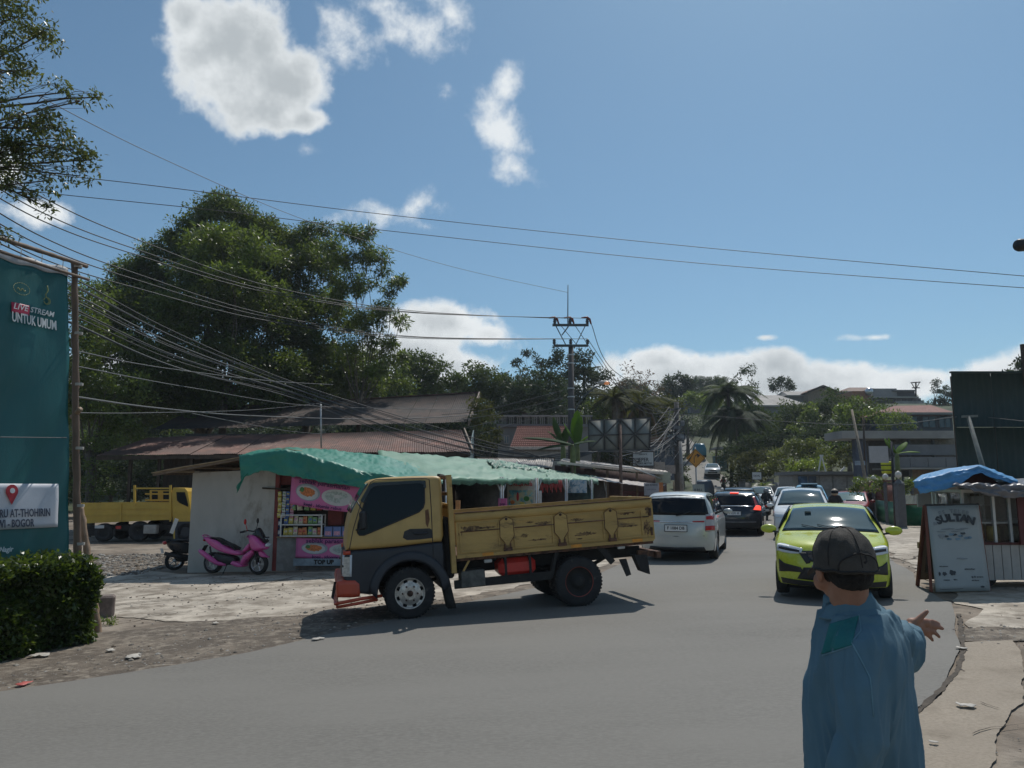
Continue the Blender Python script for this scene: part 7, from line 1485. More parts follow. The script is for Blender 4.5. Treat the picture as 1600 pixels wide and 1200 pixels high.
far('leafy_shrub', 'roadside greenery on the left bank of the far hill road', 100, [(1120, 715, 9, 0), (1118, 730, 7, 0), (1128, 725, 8, 0)], lm_light, 163, dens=6, rc=.5, ll=.3, lw=.14, tr=.08, cat='shrub')
far('broadleaf_tree', 'green tree right above the far hill road', 118, [(1085, 665, 20, 0), (1105, 660, 18, 0), (1090, 685, 20, 0), (1118, 678, 18, 0), (1070, 680, 16, 0)], lm_far, 167, dens=3.6)
far('broadleaf_tree', 'green tree behind the top of the billboard frame', 58, [(930, 640, 18, 0), (950, 650, 20, 0), (915, 655, 18, 0)], lm_mid, 173, dens=6, rc=.5, ll=.26, lw=.12)
protos = []
for i, (m_, s_) in enumerate(((lm_far, 201), (lm_fdk, 203), (lm_olive, 207), (leafmat('leaf_far2', (.045, .075, .03), (.1, .15, .04), tr=.28, rough=.6, patch=.2), 211))):
 r = random.Random(s_); lb = [((r.uniform(-2.6, 2.6), r.uniform(-2, 2), r.uniform(3.4, 7.6)), r.uniform(1.5, 2.4)) for _ in range(9)]
 protos.append([lb, m_, s_])
HG = ['dusty green tree on the far wooded hillside', 'dark tree on the far wooded hillside', 'olive tree on the far wooded hillside', 'fresh green tree on the far wooded hillside']
pt = []
spots = []
r = random.Random(99)
for Yh, n, x0, x1 in ((78, 26, -62, 12), (96, 24, -70, 17), (125, 26, -80, 22), (150, 18, -70, 70), (140, 14, 52, 100), (60, 14, -62, -14), (58, 5, -14, -3), (185, 18, -90, 90)):
 for k in range(n):
  x = x0 + (x1 - x0) * (k + r.random()) / n; y = Yh + r.uniform(-6, 6)
  if .19 < x / y < .36 and y < 138: continue
  if .14 < x / y < .25 and y > 112 and y < 136: continue
  if x / y > .36 and y < 138: continue
  if .36 <= x / y < .50 and y < 130 and y > 90 and r.random() < .75: continue
  spots.append((x, y))
for k, (x, y) in enumerate(spots):
 i = r.choices((0, 1, 2, 3), (4, 3, 2, 2))[0]
 if protos[i] is not None and isinstance(protos[i], list):
  lb, m_, s_ = protos[i]; t = tree('hillside_tree', HG[i], (0, 0, 0), lb, m_, tr=.2, dens=4.6, rc=.8, npl=34, ll=.36, lw=.17, seed=s_, twigs=1, group='trees covering the far hillside'); protos[i] = t; o = t
  o.location = (x, y, ground_z(x, y) - .4); o.rotation_euler = (0, 0, r.uniform(0, 6.2))
 else: o = copy_thing(protos[i], loc=(x, y, ground_z(x, y) - .4), rz=r.uniform(0, 6.2))
 s_ = r.uniform(.7, 1.1) * (.8 if y > 120 else 1) * (.5 if y > 118 and x / y > .3 else 1); o.scale = (s_ * r.uniform(.9, 1.3), s_, s_ * r.uniform(.8, 1.15))
def frond_mesh(L_, w, n, sag, mat, seed=0):
 mb = MB(); r = random.Random(seed); pts = []
 for i in range(n + 1):
  t = i / n; pts.append(Vector((L_ * (t - .12 * sag * t * t), 0, L_ * (.42 * t - sag * t * t))))
 mb.tube(pts, [.035 * (1 - .8 * i / n) for i in range(n + 1)], 4)
 for i in range(2, n * 4 + 1):
  t = i / (n * 4 + 1); k = min(n - 1, int(t * n)); p = pts[k].lerp(pts[k + 1], t * n - k); d = (pts[k + 1] - pts[k]).normalized(); ll = w * math.sin(math.pi * min(1, t * .9 + .12)) ** .6
  for s in (-1, 1):
   e = p + Vector((0, s * ll * .8, -ll * (.35 + .3 * r.random()))) + d * ll * .45; h = d * .055 * (L_ / 3)
   mb.add([p - h, p + h, e + h * .2], [(0, 1, 2)])
 return mb.mesh('frond', mat)
def palm(label, px, ptop, Y, L_, n, mat, sag=.62, w=.6, seed=0, tr=.16, group=None, brown=0):
 top = P(px, ptop, Y); x = top.x; gz = ground_z(x, Y); t = thing('palm_tree', label, 'palm', (x, Y, gz - .2), group=group); h = top.z - gz + .2
 mb = MB(); mb.tube([(0, 0, 0), (.15, 0, h * .4), (.05, 0, h * .8), (0, 0, h)], [tr * 1.3, tr, tr * .9, tr * .8], 8); mb.build('trunk', m_bark, t)
 ms = [frond_mesh(L_, w, 12, sag * k, mat, seed + i) for i, k in enumerate((.75, 1.0, 1.35))]; r = random.Random(seed)
 mb_ = frond_mesh(L_, w, 12, sag * 1.8, lm_brown, seed + 9)
 for i in range(n):
  o = link('frond', mb_ if i < brown else ms[i % 3], t); o.location = (0, 0, h - .1); o.rotation_euler = (0, r.uniform(-.5, .35) if i >= brown else .6, i * 2.399 + r.uniform(-.2, .2)); s = r.uniform(.85, 1.1); o.scale = (s, s, s)
 return t
palm('tall drooping dark palm standing over the right side of the far road', 1137, 612, 76, 3.6, 40, lm_far, .75, .75, 3)
palm('second palm with long hanging fronds right under the tall drooping palm', 1150, 650, 74, 4.0, 36, lm_fdk, 1.0, .8, 5)
palm('coconut palm with yellowing fronds right of the street lamp', 958, 620, 58, 2.6, 18, lm_olive, .55, .6, 7, brown=4)
palm('coconut palm with broad fronds between the billboard and the sparse tree', 1000, 632, 60, 3.2, 18, lm_olive, .6, .6, 11, brown=3)
palm('small palm on the skyline behind the utility pole', 912, 580, 78, 2.0, 14, lm_fdk, .5, .5, 13)
palm('little fern like palm at the roadside by the white road sign', 1192, 757, 54, .9, 12, lm_light, .5, .25, 17, tr=.06)
def banana(label, px, pbase, Y, leaves, mat=lm_banana, seed=1, h=1.2):
 b = P(px, pbase, Y); t = thing('banana_plant', label, 'banana plant', tuple(b)); mb = MB(); mb.tube([(0, 0, -2.5), (0, 0, h * .5), (0, 0, h)], [.14, .11, .07], 8); mb.build('stem', M('banana_stem', (.14, .17, .06), .7), t)
 for k, (az, el, ln, w, sag) in enumerate(leaves):
  mb = MB(); d = Vector((math.sin(R(az)) * math.cos(R(el)), math.cos(R(az)) * math.cos(R(el)), math.sin(R(el)))); s = d.cross(Vector((0, 0, 1))).normalized()
  if abs(el) > 70: s = Vector((math.cos(R(az)), .3, 0)).normalized()
  up_ = s.cross(d)
  def fn(u, v):
   ww = w * math.sin(math.pi * min(1, .06 + .94 * u)) ** .55; q = (v - .5) * 2; notch = 1 - .22 * (abs(noise.noise(Vector((u * 14, k, 0)))) > .28)
   return Vector((0, 0, h)) + d * ln * u + s * q * ww * notch + up_ * (-.35 * abs(q) * ww) + Vector((0, 0, -sag * ln * u * u))
  mb.slab(fn, 22, 6, up_ * .006); mb.build('leaf', mat, t)
banana('banana plant with upright bright leaf just right of the utility pole base', 902, 706, 33, [(20, 86, 1.5, .28, .0), (60, 80, 1.3, .24, .02), (-80, 62, 1.2, .22, .1), (100, 50, .9, .2, .3)], seed=1, h=.3)
banana('banana plant with a ragged leaf left of the utility pole', 880, 706, 34, [(-40, 68, 1.6, .22, .12), (-75, 55, 1.2, .2, .3), (30, 70, 1.0, .2, .1)], mat=leafmat('leaf_banana_dull', (.06, .11, .03), (.16, .24, .05), tr=.35, rough=.65, spec=.15), seed=2, h=.3)
banana('banana plant with one huge drooping leaf before the tiled roof', 895, 708, 31, [(-88, 20, 2.2, .30, .22), (-100, 5, 1.5, .28, .25), (70, 25, 1.2, .25, .3)], mat=leafmat('leaf_banana_dark', (.03, .07, .03), (.06, .12, .04), tr=.25, rough=.7, spec=.1), seed=3, h=.35)
banana('banana plant in front of the grey building by the blank billboard', 1402, 722, 36, [(-30, 60, 1.1, .2, .2), (60, 50, 1.2, .22, .3), (100, 20, 1.1, .2, .3), (-80, 70, .9, .18, .1)], seed=4, h=.4)
# ---------------- banner on bamboo frame, hedge, block ----------------
bn = thing('event_banner', 'dark teal event banner lettered LIVE STREAM on a bamboo frame behind the hedge', 'banner', tuple(P(60, 872, 10.6)), world=True)
bR, bT = P(107, 430, 11.0), None
dB = Vector((.443, .897, 0))
bLx = bR - dB * 4.2
ZT, ZB = P(107, 430, 11.0).z, P(107, 872, 11.0).z
m_teal = M('teal_banner', (.008, .105, .105), .42, var=.15, scale=.7, bump=.35, bscale=2.2, dirt=(.02, .17, .155), damt=.35, dscale=1.1, stretch=(1, 1, .35))
LEAN = P(107, 872, 11.0) - bR; LEAN.z = 0
def bpt(s, z, off=0):   # s metres left of right edge
 p = bR - dB * s + LEAN * ((ZT - z) / (ZT - ZB)); w = .035 * noise.noise(Vector((s * 1.6, z * .7, 3))) + .02 * noise.noise(Vector((s * 5 + z * 2.2, z * 1.2, 8))) + .012 * math.sin(7 * (s + .55 * z))
 n = Vector((dB.y, -dB.x, 0)); return Vector((p.x, p.y, z)) + n * (w + off)
mb = MB(); mb.slab(lambda u, v: bpt(4.2 * u, ZB + (ZT - ZB) * (1 - v)), 80, 60, (-.005, .003, 0)); mb.build('banner_sheet', m_teal, bn)
mb = MB(); mb.slab(lambda u, v: bpt(4.2 * u, ZT - .02 + .12 * v + .015 * math.sin(u * 60), .01), 80, 3, (-.004, .003, 0)); mb.build('top_hem', M('hem_white', (.42, .43, .45), .6, var=.15), bn)
for k in range(14):
 p = bpt(.1 + .3 * k, ZT + .09, .02); mb = MB(); mb.tube([p, p + Vector((0, 0, .12)), p + Vector((-.03, .02, .16))], .006, 4); mb.build('lashing', m_white, bn)
def bpx(px, py):   # pixel -> (s, z) on the leaning banner sheet, by Newton steps
 s, z = .4, 2.5
 def pr(s, z):
  p = bR - dB * s + LEAN * ((ZT - z) / (ZT - ZB)); w = p.y * CP + (z - H) * SP; return (800 + F * p.x / w, 600 - F * ((z - H) * CP - p.y * SP) / w)
 for _ in range(8):
  a = pr(s, z); b = pr(s + .01, z); c = pr(s, z + .01); m = Matrix(((b[0] - a[0], c[0] - a[0]), (b[1] - a[1], c[1] - a[1]))); d = m.inverted() @ Vector((px - a[0], py - a[1])); s += d[0] * .01; z += d[1] * .01
 return (s, z)
def bquad(px0, py0, px1, py1, mat, name, off=.02, nu=16, nv=8):
 s0, z0 = bpx(px0, py0); s1, _ = bpx(px1, py0); _, z1 = bpx(px0, py1)
 mb = MB(); mb.slab(lambda u, v: bpt(s0 + (s1 - s0) * u, z0 + (z1 - z0) * v, off), nu, nv, (-.003, .002, 0)); return mb.build(name, mat, bn)
def btext(txt, px, py, hpx, mat, wpx, shear=0, bold=.004, name='lettering', off=.045):
 s, z = bpx(px, py); _, z2 = bpx(px, py - hpx); size = (z2 - z) / .70; sa, _ = bpx(px - wpx / 2, py); sb_, _ = bpx(px + wpx / 2, py); W_ = abs(sa - sb_)
 o = text(txt, size, mat, bn, Vector((0, 0, 0)), Matrix.Identity(3), extrude=.002, bold=bold, shear=shear, name=name, matrix=Matrix.Identity(4)); me = o.data
 base = WBASE[bn.name]; xs_ = [v.co.x + base.x for v in me.vertices]; x0, x1 = min(xs_), max(xs_); c = (x0 + x1) / 2; k = W_ / (x1 - x0)
 for v in me.vertices:
  lx, ly, lz = (v.co.x + base.x - c) * k, v.co.y + base.y, v.co.z + base.z; q = bpt(s - lx, z + ly, off + lz); v.co = q - base
 return o
m_wt = M('print_bright_white', (.66, .68, .68), .5, var=.04, bump=0); m_gold = M('print_gold', (.24, .28, .11), .5, var=.3, scale=9, bump=0)
bquad(15, 472, 44, 488, M('print_crimson', (.40, .02, .07), .5, var=.05, bump=0), 'red_label')
btext('LIVE', 29, 481.5, 8.5, m_wt, 25, .25, .001); btext('STREAM', 64, 488.5, 8.5, m_wt, 40, .25, .001); btext('UNTUK UMUM', 51, 503, 14.5, m_wt, 72, 0, .004)
for cx_, cy_, r_x, r_y in ((31, 452, 13, 9),):
 s, z = bpx(cx_, cy_); mb = MB(); n = 22
 for k in range(n):
  a0, a1 = 2 * math.pi * k / n, 2 * math.pi * (k + .7) / n; mb.tube([bpt(s - .11 * math.cos(a0), z + .085 * math.sin(a0), .035), bpt(s - .11 * math.cos(a1), z + .085 * math.sin(a1), .035)], .004, 4)
 mb.tube([bpt(s + .06 - .012 * i, z - .01 + .02 * math.sin(i * 1.4), .035) for i in range(10)], .007, 4); mb.build('round_emblem', m_gold, bn, label='gold round emblem')
s, z = bpx(72, 462); mb = MB(); mb.tube([bpt(s - .04 * math.sin(t * .9) * (1 - t / 12), z - .12 + .024 * t, .035) for t in range(12)], .008, 5); mb.tube([bpt(s + .05 * math.cos(t * .5), z - .08 + .05 * math.sin(t * .5), .035) for t in range(13)], .006, 4); mb.build('flame_emblem', m_gold, bn, label='gold flame shaped emblem')
bquad(-120, 755, 88, 833, M('print_pale', (.50, .52, .56), .55, var=.05, bump=.02), 'address_panel', .03, 30, 10)
btext('MASJID RAYA BARU AT-THOHIRIN', -2, 803, 12.5, M('print_darkblue', (.04, .05, .08), .5, var=0, bump=0), 158, 0, .003, off=.055)
btext('CIAWI - BOGOR', 13, 818.5, 12, MC['print_darkblue'], 74, 0, .003, off=.055)
s, z = bpx(15, 772); mb = MB(); n = 24; pin = [(.085 * math.cos(R(-30 + 240 * k / n)), .04 + .085 * math.sin(R(-30 + 240 * k / n))) for k in range(n + 1)] + [(0, -.14)]
mb.prism(pin, lambda a, b, w: bpt(s - a, z + b, .05 + w), .004); q = mb.build('map_pin', M('print_red2', (.42, .02, .03), .5, var=0, bump=0), bn)
mb = MB(); mb.prism([(.035 * math.cos(2 * math.pi * k / 16), .045 + .035 * math.sin(2 * math.pi * k / 16)) for k in range(16)], lambda a, b, w: bpt(s - a, z + b, .06 + w), .004); mb.build('pin_dot', m_wt, bn)
btext('Free Takjil Nagir', -14, 860, 8, m_wt, 64, .2, .002)
btext('PROGRAM RAMADHAN 1446', -60, 700, 30, m_wt, 100, 0, .004)
pole = thing('bamboo_scaffold', 'tall brown bamboo pole and cross bars that carry the teal banner', 'scaffold', tuple(Gp(122, 1000)), world=True)
def wob(a, b, r0, r1, nm, mat=None, k=9, seed=1):
 a, b = Vector(a), Vector(b); r_ = random.Random(seed); pts = []; rs = []
 for i in range(k * 3 + 1):
  t = i / (k * 3); pts.append(a.lerp(b, t) + Vector((r_.uniform(-1, 1), r_.uniform(-1, 1), 0)) * .006); rs.append((r0 + (r1 - r0) * t) * (1.14 if i % 3 == 0 else 1))
 mb = MB(); mb.tube(pts, rs, 10); return mb.build(nm, mat or m_bambo, pole)
g_ = P(122, 1000, 11.12); wob((g_.x, 11.12, -.3), P(116, 411, 11.12), .052, .042, 'upright_pole')
wob(P(-60, 352, 8.6), P(135, 416, 11.3), .030, .028, 'cross_bar', seed=2); wob(P(-40, 380, 8.9), P(138, 437, 11.4), .02, .022, 'cross_bar', seed=3)
g2_ = Gp(156, 988); wob(P(126, 790, 11.3), (g2_.x, g2_.y, g2_.z - .1), .04, .052, 'slanted_prop', M('bamboo_pale', (.28, .19, .12), .6, var=.25, scale=5), seed=4)
p0 = P(118, 645, 11.12); wob(p0 + Vector((-.1, .1, -.05)), p0 + Vector((.12, -.1, .04)), .035, .035, 'cut_bamboo_end', MC['bamboo_pale'], k=2, seed=5)
for py in (415, 520, 600, 700, 790, 850):
 p = P(118 + (py - 411) * .008, py, 11.07); mb = MB(); mb.lathe([(.056, -.02), (.058, 0), (.056, .02)], c=(p.x + .01, 11.12, p.z), n=10, cap=False); mb.build('rope_lashing', M('rope', (.4, .38, .34), .9), pole)
hg = thing('clipped_hedge', 'clipped dark green hedge in front of the banner at the left edge', 'hedge', (-5.95, 9.9, -.25), world=False)
r_h = random.Random(12); g = np.random.default_rng(5); C = []; d2 = Vector((.36, .93, 0)).normalized(); nn_ = Vector((d2.y, -d2.x, 0)); e0 = Vector((-5.52, 10.40, 0)) - Vector((-5.95, 9.9, 0))
for k in range(5200):
 s_ = g.random() * 3.6; w = g.random() * .95; z = g.random() * .98
 face = g.integers(0, 4)
 if face == 0: z = .96 + .05 * g.normal()
 elif face == 1: w = .02 + .04 * abs(g.normal())
 elif face == 2: s_ = .02 + .05 * abs(g.normal())
 p = e0 - d2 * s_ - nn_ * w; bulge = .10 * noise.noise(Vector((s_ * 2.2, z * 2.2, w))); C.append((p.x + nn_.x * bulge * 1.5, p.y + nn_.y * bulge, max(.03, z + bulge)))
for k in range(260): s_ = r_h.uniform(0, 3.5); w = r_h.uniform(0, .95); hh = r_h.random() ** 2 * .22; p = e0 - d2 * s_ - nn_ * w; C += [(p.x + .03 * j, p.y, .92 + hh * j / 3) for j in range(4)]
C = np.array(C); link('foliage', leaves_mesh('foliage', C, np.full(len(C), .075), 13, .075, .036, lm_hedge, 77, up=.5, droop=.1), hg)
mb = MB(); mb.T = None
r = random.Random(4)
for k in range(60):
 s_, w = r.uniform(.1, 3.5), r.uniform(.1, .85); p = e0 - d2 * s_ - nn_ * w; mb.tube([(p.x, p.y, -.05), (p.x + r.uniform(-.1, .1), p.y + r.uniform(-.1, .1), .5), (p.x + r.uniform(-.2, .2), p.y + r.uniform(-.2, .2), .9)], [.014, .01, .004], 5)
mb.build('stems', m_bark, hg, kind='stuff')
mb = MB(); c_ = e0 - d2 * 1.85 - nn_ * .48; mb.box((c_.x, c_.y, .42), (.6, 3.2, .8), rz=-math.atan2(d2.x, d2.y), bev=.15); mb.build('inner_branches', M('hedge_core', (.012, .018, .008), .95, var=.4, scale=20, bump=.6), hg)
g_ = Gp(166, 962); mb = MB(); mb.box((0, 0, .16), (.26, .26, .36), bev=.03, rz=.4); o = mb.build('concrete_block', M('mossy_concrete', (.19, .15, .13), .9, var=.3, scale=6, bump=.3)); o.location = (g_.x - .02, g_.y, g_.z - .02); tag(o, 'short reddish grey concrete bollard stub right of the hedge', 'bollard')
g_ = Gp(160, 975)
t = thing('weed_tuft', 'little green weed tuft at the foot of the concrete stub', 'weed', (g_.x + .02, g_.y - .05, g_.z)); C = np.array([(r.uniform(-.15, .2), r.uniform(-.1, .1), .05) for _ in range(14)]); link('leaves', leaves_mesh('leaves', C, np.full(14, .05), 9, .07, .02, lm_light, 3, up=.2), t)
# ---------------- parked yellow truck in the yard ----------------
yt = thing('parked_flatbed_truck', 'bright yellow flatbed truck parked in the back yard beside the shed', 'truck', (-14.2, 30.9, -.36), R(2))
m_yy = M('bright_truck_yellow', (.52, .34, .05), .45, var=.1, scale=2, bump=.03, dirt=(.4, .22, .06), damt=.2)
def yp(px, py): p = P(px, py, 30.9); return (p.x + 14.2, p.z + .36)
pl = [yp(*q) for q in [(126, 788), (270, 785), (270, 812), (190, 815), (126, 820)]]
mb = MB(); mb.prism([yp(126, 786), yp(268, 785), yp(268, 812), yp(126, 818)], lambda a, b, w: (a, w, b), .04); sb_ = mb.build('side_board', m_yy, yt)
for px in (129, 190, 266): a, b = yp(px, 786), yp(px, 815); mb = MB(); mb.bar((a[0], -.02, a[1]), (b[0], -.02, b[1]), .06, .04); mb.build('board_post', m_yy, sb_)
for py in (795, 805): a, b = yp(128, py + .6), yp(266, py); mb = MB(); mb.bar((a[0], -.015, a[1]), (b[0], -.015, b[1]), .03, .02); mb.build('board_rib', m_yy, sb_)
mb = MB(); mb.prism([yp(126, 786), yp(268, 785), yp(268, 812), yp(126, 818)], lambda a, b, w: (a, w, b), .04, ); o = mb.build('side_board', m_yy, yt); o.location.y = 1.75
a, b = yp(126, 786), yp(126, 819); mb = MB(); mb.bar((a[0] - .03, .02, (a[1] + b[1]) / 2), (a[0] - .03, 1.77, (a[1] + b[1]) / 2), .05, a[1] - b[1]); mb.build('tailgate', m_yy, yt)
a, b = yp(126, 814), yp(268, 811); mb = MB(); mb.bar((a[0], .9, a[1]), (b[0], .9, b[1]), 1.7, .08); mb.build('bed_floor', m_rust, yt)
cab2 = [yp(*q) for q in [(270, 842), (268, 768), (270, 762), (288, 763), (292, 768), (296, 790), (298, 812), (299, 843)]]
mb = MB(); mb.prism(cab2, lambda a, b, w: (a, w + .02, b), 1.68); mb.build('cab', m_yy, yt)
mb = MB(); mb.prism([yp(*q) for q in [(275, 769), (288, 769), (293, 788), (293, 792), (280, 786), (276, 782)]], lambda a, b, w: (a, w, b), .02); mb.build('side_window', m_glass, yt)
mb = MB(); mb.prism([yp(*q) for q in [(273, 815), (297, 815), (298, 845), (273, 845)]], lambda a, b, w: (a, w, b), .02); mb.build('lower_panel', m_tb, yt)
for px in (211, 266): a, b = yp(px, 758), yp(px, 790); mb = MB(); mb.bar((a[0], .0, a[1]), (b[0], .0, b[1]), .08, .06); mb.build('headboard_post', m_yy, yt)
for py in (763, 772, 782): a, b = yp(212, py), yp(266, py); mb = MB(); mb.bar((a[0], .9 if py != 763 else .0, a[1]), (b[0], .9 if py != 763 else .0, b[1]), .05, .06); mb.build('headboard_rail', m_yy, yt)
mb = MB(); p = [yp(*q) for q in [(214, 766), (264, 766), (264, 784), (214, 784)]]; mb.prism(p, lambda a, b, w: (a, 1.2 + w, b), .04); mb.build('cab_rear_frame', m_yy, yt)
for x0 in (218, 236, 253): mb = MB(); p = [yp(*q) for q in [(x0, 768), (x0 + 9, 768), (x0 + 9, 782), (x0, 782)]]; mb.prism(p, lambda a, b, w: (a, 1.17 + w, b), .03); mb.build('rear_window', m_glass, yt)
mb = MB(); a, b = yp(132, 826), yp(290, 824); mb.bar((a[0], .45, a[1]), (b[0], .45, b[1]), .5, .2); mb.bar((a[0], 1.3, a[1]), (b[0], 1.3, b[1]), .3, .2); mb.build('chassis', m_chas, yt)
mb = MB(); a, b = yp(132, 832), yp(180, 832); mb.bar((a[0], .1, a[1]), (b[0], .1, b[1]), .1, .25); mb.build('rear_bumper', m_chas, yt)
mb = MB(); a = yp(157, 823); mb.box((a[0], .0, a[1]), (.36, .02, .12)); mb.build('number_plate', m_dish, yt)
mb = MB(); a = yp(186, 824); mb.box((a[0], .0, a[1]), (.2, .03, .12)); mb.build('tail_light', m_red, yt)
mb = MB(); a = yp(236, 827); mb.box((a[0], .02, a[1]), (.5, .3, .35), bev=.03); mb.build('fuel_tank', M('tank_pale', (.35, .33, .3), .6), yt)
for px, r_1 in ((216, .40), (162, .36), (289, .38)):
 for d in (.12, 1.6):
  a = yp(px, 836); mb = MB(); mb.lathe([(r_1 * .3, -.12), (r_1 * .9, -.12), (r_1, -.08), (r_1, .08), (r_1 * .9, .12), (r_1 * .5, .12), (r_1 * .45, .02), (0, .02)], c=(a[0], d, r_1 + .0), axis=(0, -1, 0), n=24); mb.build('wheel', m_rub, yt)
# ---------------- scooters ----------------
m_sp = M('scooter_pink', (.56, .075, .28), .3, var=.05, coat=.6, bump=0); m_sk = M('scooter_black', (.02, .02, .022), .3, var=.1, coat=.4, bump=0)
def spl(pts, k=8):
 P_ = [Vector(p) for p in pts]; out = []
 for i in range(len(P_) - 1):
  a, b, c_, d = P_[max(0, i - 1)], P_[i], P_[i + 1], P_[min(len(P_) - 1, i + 2)]
  for j in range(k): t = j / k; out.append(.5 * ((2 * b) + (c_ - a) * t + (2 * a - 5 * b + 4 * c_ - d) * t * t + (3 * b - a - 3 * c_ + d) * t ** 3))
 return out + [P_[-1]]
def shell(outline, w, mat, parent, name, dy=0, r=.05, both=True):   # bulged side panel from an outline in (x, z)
 poly = chaikin(outline + [outline[0]], 2)[:-1]; mb = MB(); rings = []
 for k in range(6):
  a = R(90) * k / 5; rings.append((dy - w * math.cos(R(90) - a) if False else -w * math.sin(a) , r * (1 - math.cos(R(90) - a)) if False else r * (1 - math.cos(a))))
 seq = [(-w * math.sin(R(90) * k / 5), r * (1 - math.cos(R(90) * k / 5))) for k in range(6)][::-1] + [(w * math.sin(R(90) * k / 5), r * (1 - math.cos(R(90) * k / 5))) for k in range(1, 6)]
 n = len(poly); vs = []
 for y, e in seq: vs += [(a, y + dy, b) for a, b in (inset(poly, e) if e > 1e-4 else poly)]
 fs = [(k * n + i, k * n + (i + 1) % n, (k + 1) * n + (i + 1) % n, (k + 1) * n + i) for k in range(len(seq) - 1) for i in range(n)]
 for k in (0, len(seq) - 1):
  tri = geometry.tessellate_polygon([[Vector((*vs[k * n + i][::2], 0)) for i in range(n)]]); fs += [tuple(k * n + i for i in q) for q in tri]
 mb.add(vs, fs, 0, True); return mb.build(name, mat, parent)
def swheel(parent, x, r, w, rimm, wall=None):
 mb = MB(); mb.lathe([(r * .68, -w / 2), (r * .86, -w / 2), (r, -w * .2), (r, w * .2), (r * .86, w / 2), (r * .68, w / 2)], c=(x, 0, r), axis=(0, 1, 0), n=30, cap=False); o = mb.build('wheel', m_rub, parent)
 mb = MB(); mb.lathe([(r * .70, -w * .45), (r * .64, -w * .3), (r * .64, w * .3), (r * .70, w * .45)], c=(x, 0, r), axis=(0, 1, 0), n=30, cap=False)
 for k in range(5): a = 2 * math.pi * k / 5; mb.bar((x, 0, r), (x + math.cos(a) * r * .66, 0, r + math.sin(a) * r * .66), .03, .02)
 mb.lathe([(.045, -.05), (.045, .05)], c=(x, 0, r), axis=(0, 1, 0), n=12); mb.build('rim', rimm, o); return o
def maxi(t, body, seatm, rimm):
 L0 = .90  # half wheelbase ~ .67
 swheel(t, .68, .275, .11, rimm); swheel(t, -.66, .275, .13, rimm)
 shell([(-.93, .92), (-.86, .97), (-.70, .93), (-.45, .86), (-.2, .70), (.08, .62), (.26, .58), (.28, .50), (.10, .47), (-.25, .52), (-.50, .60), (-.72, .72)], .17, body, t, 'rear_cowl')
 shell([(.24, .60), (.34, .55), (.52, .76), (.44, .84)], .15, body, t, 'floor_panel', r=.03); shell([(.0, .36), (.26, .30), (.34, .20), (.14, .17), (-.1, .27)], .17, body, t, 'lower_cowl', r=.03)
 shell([(.28, .50), (.44, .60), (.54, .66), (.60, .55), (.40, .36), (.28, .22), (.20, .30)], .16, body, t, 'boomerang_panel', r=.04)
 shell([(.38, 1.02), (.60, 1.03), (.72, .92), (.90, .76), (.94, .66), (.80, .62), (.62, .58), (.48, .66)], .17, body, t, 'front_cowl', r=.07)
 shell([(.66, .60), (.78, .62), (.90, .50), (1.00, .44), (.90, .44), (.74, .44)], .07, body, t, 'front_fender', r=.03)
 shell([(-.80, .87), (-.55, .88), (-.35, .78), (-.12, .70), (.10, .60), (.06, .66), (-.06, .78), (-.28, .80), (-.40, .84), (-.60, .93), (-.82, .95)], .13, seatm, t, 'seat', r=.05)
 shell([(.50, .98), (.62, 1.20), (.68, 1.20), (.86, .92), (.92, .78), (.74, .92)], .11, M('smoke_screen', (.012, .012, .014), .15, var=0, bump=0), t, 'windscreen', r=.05)
 shell([(-.55, .55), (-.2, .50), (.05, .46), (.1, .30), (-.1, .22), (-.45, .25), (-.62, .32)], .13, m_blk, t, 'engine_cover', r=.04)
 mb = MB(); mb.tube([(-.98, -.17, .60), (-.90, -.18, .56), (-.60, -.18, .38), (-.42, -.17, .28), (-.2, -.12, .24)], [.04, .062, .07, .055, .03], 12); mb.build('muffler', body, t)
 mb = MB(); mb.tube([(.50, 0, 1.05), (.62, 0, .80), (.68, 0, .30)], .035, 8); mb.tube([(.60, -.07, .62), (.68, -.08, .27)], .022, 8); mb.tube([(.60, .07, .62), (.68, .08, .27)], .022, 8); mb.build('fork', m_blk, t)
 mb = MB(); mb.tube(spl([(.36, -.34, 1.10), (.44, -.18, 1.13), (.50, 0, 1.10), (.44, .18, 1.13), (.36, .34, 1.10)]), .016, 8)
 for s in (-1, 1): mb.tube([(.39, s * .25, 1.12), (.33, s * .36, 1.09)], .024, 8); mb.tube([(.44, s * .22, 1.10), (.40, s * .36, 1.08)], .006, 5)
 mb.build('handlebar', m_blk, t)
 for s in (-1, 1):
  mb = MB(); mb.tube([(.44, s * .20, 1.12), (.43, s * .28, 1.30)], .008, 6); mb.ball((.42, s * .29, 1.36), (.022, .055, .075), 12); mb.build('mirror', m_red if s < 0 else m_blk, t)
 mb = MB(); mb.ball((.93, 0, .76), (.04, .13, .05), 12); mb.build('headlight', m_lens, t)
 mb = MB(); mb.box((.86, 0, .92), (.02, .24, .10), ry=R(30)); mb.build('number_plate', m_ink, t)
 text('4675', .09, m_wt, t, Vector((.885, 0, .93)), rotm((0, 1, 0), (-.5, 0, .87)), extrude=.001, name='lettering')
 mb = MB(); mb.ball((-.93, 0, .86), (.03, .10, .04), 10); mb.build('tail_light', m_red, t)
 mb = MB(); mb.tube([(-.86, -.12, .93), (-.96, -.10, .98), (-.98, 0, .99), (-.96, .10, .98), (-.86, .12, .93)], .015, 8); mb.build('grab_rail', body, t)
 mb = MB(); mb.bar((-.70, -.12, .70), (-.62, -.14, .42), .035, .03); mb.bar((-.9, .0, .72), (-1.02, 0, .50), .15, .02); mb.build('rear_hugger', m_blk, t)
 mb = MB(); mb.tube([(-.16, -.12, .26), (-.22, -.20, .02)], .012, 6); mb.build('side_stand', m_blk, t)
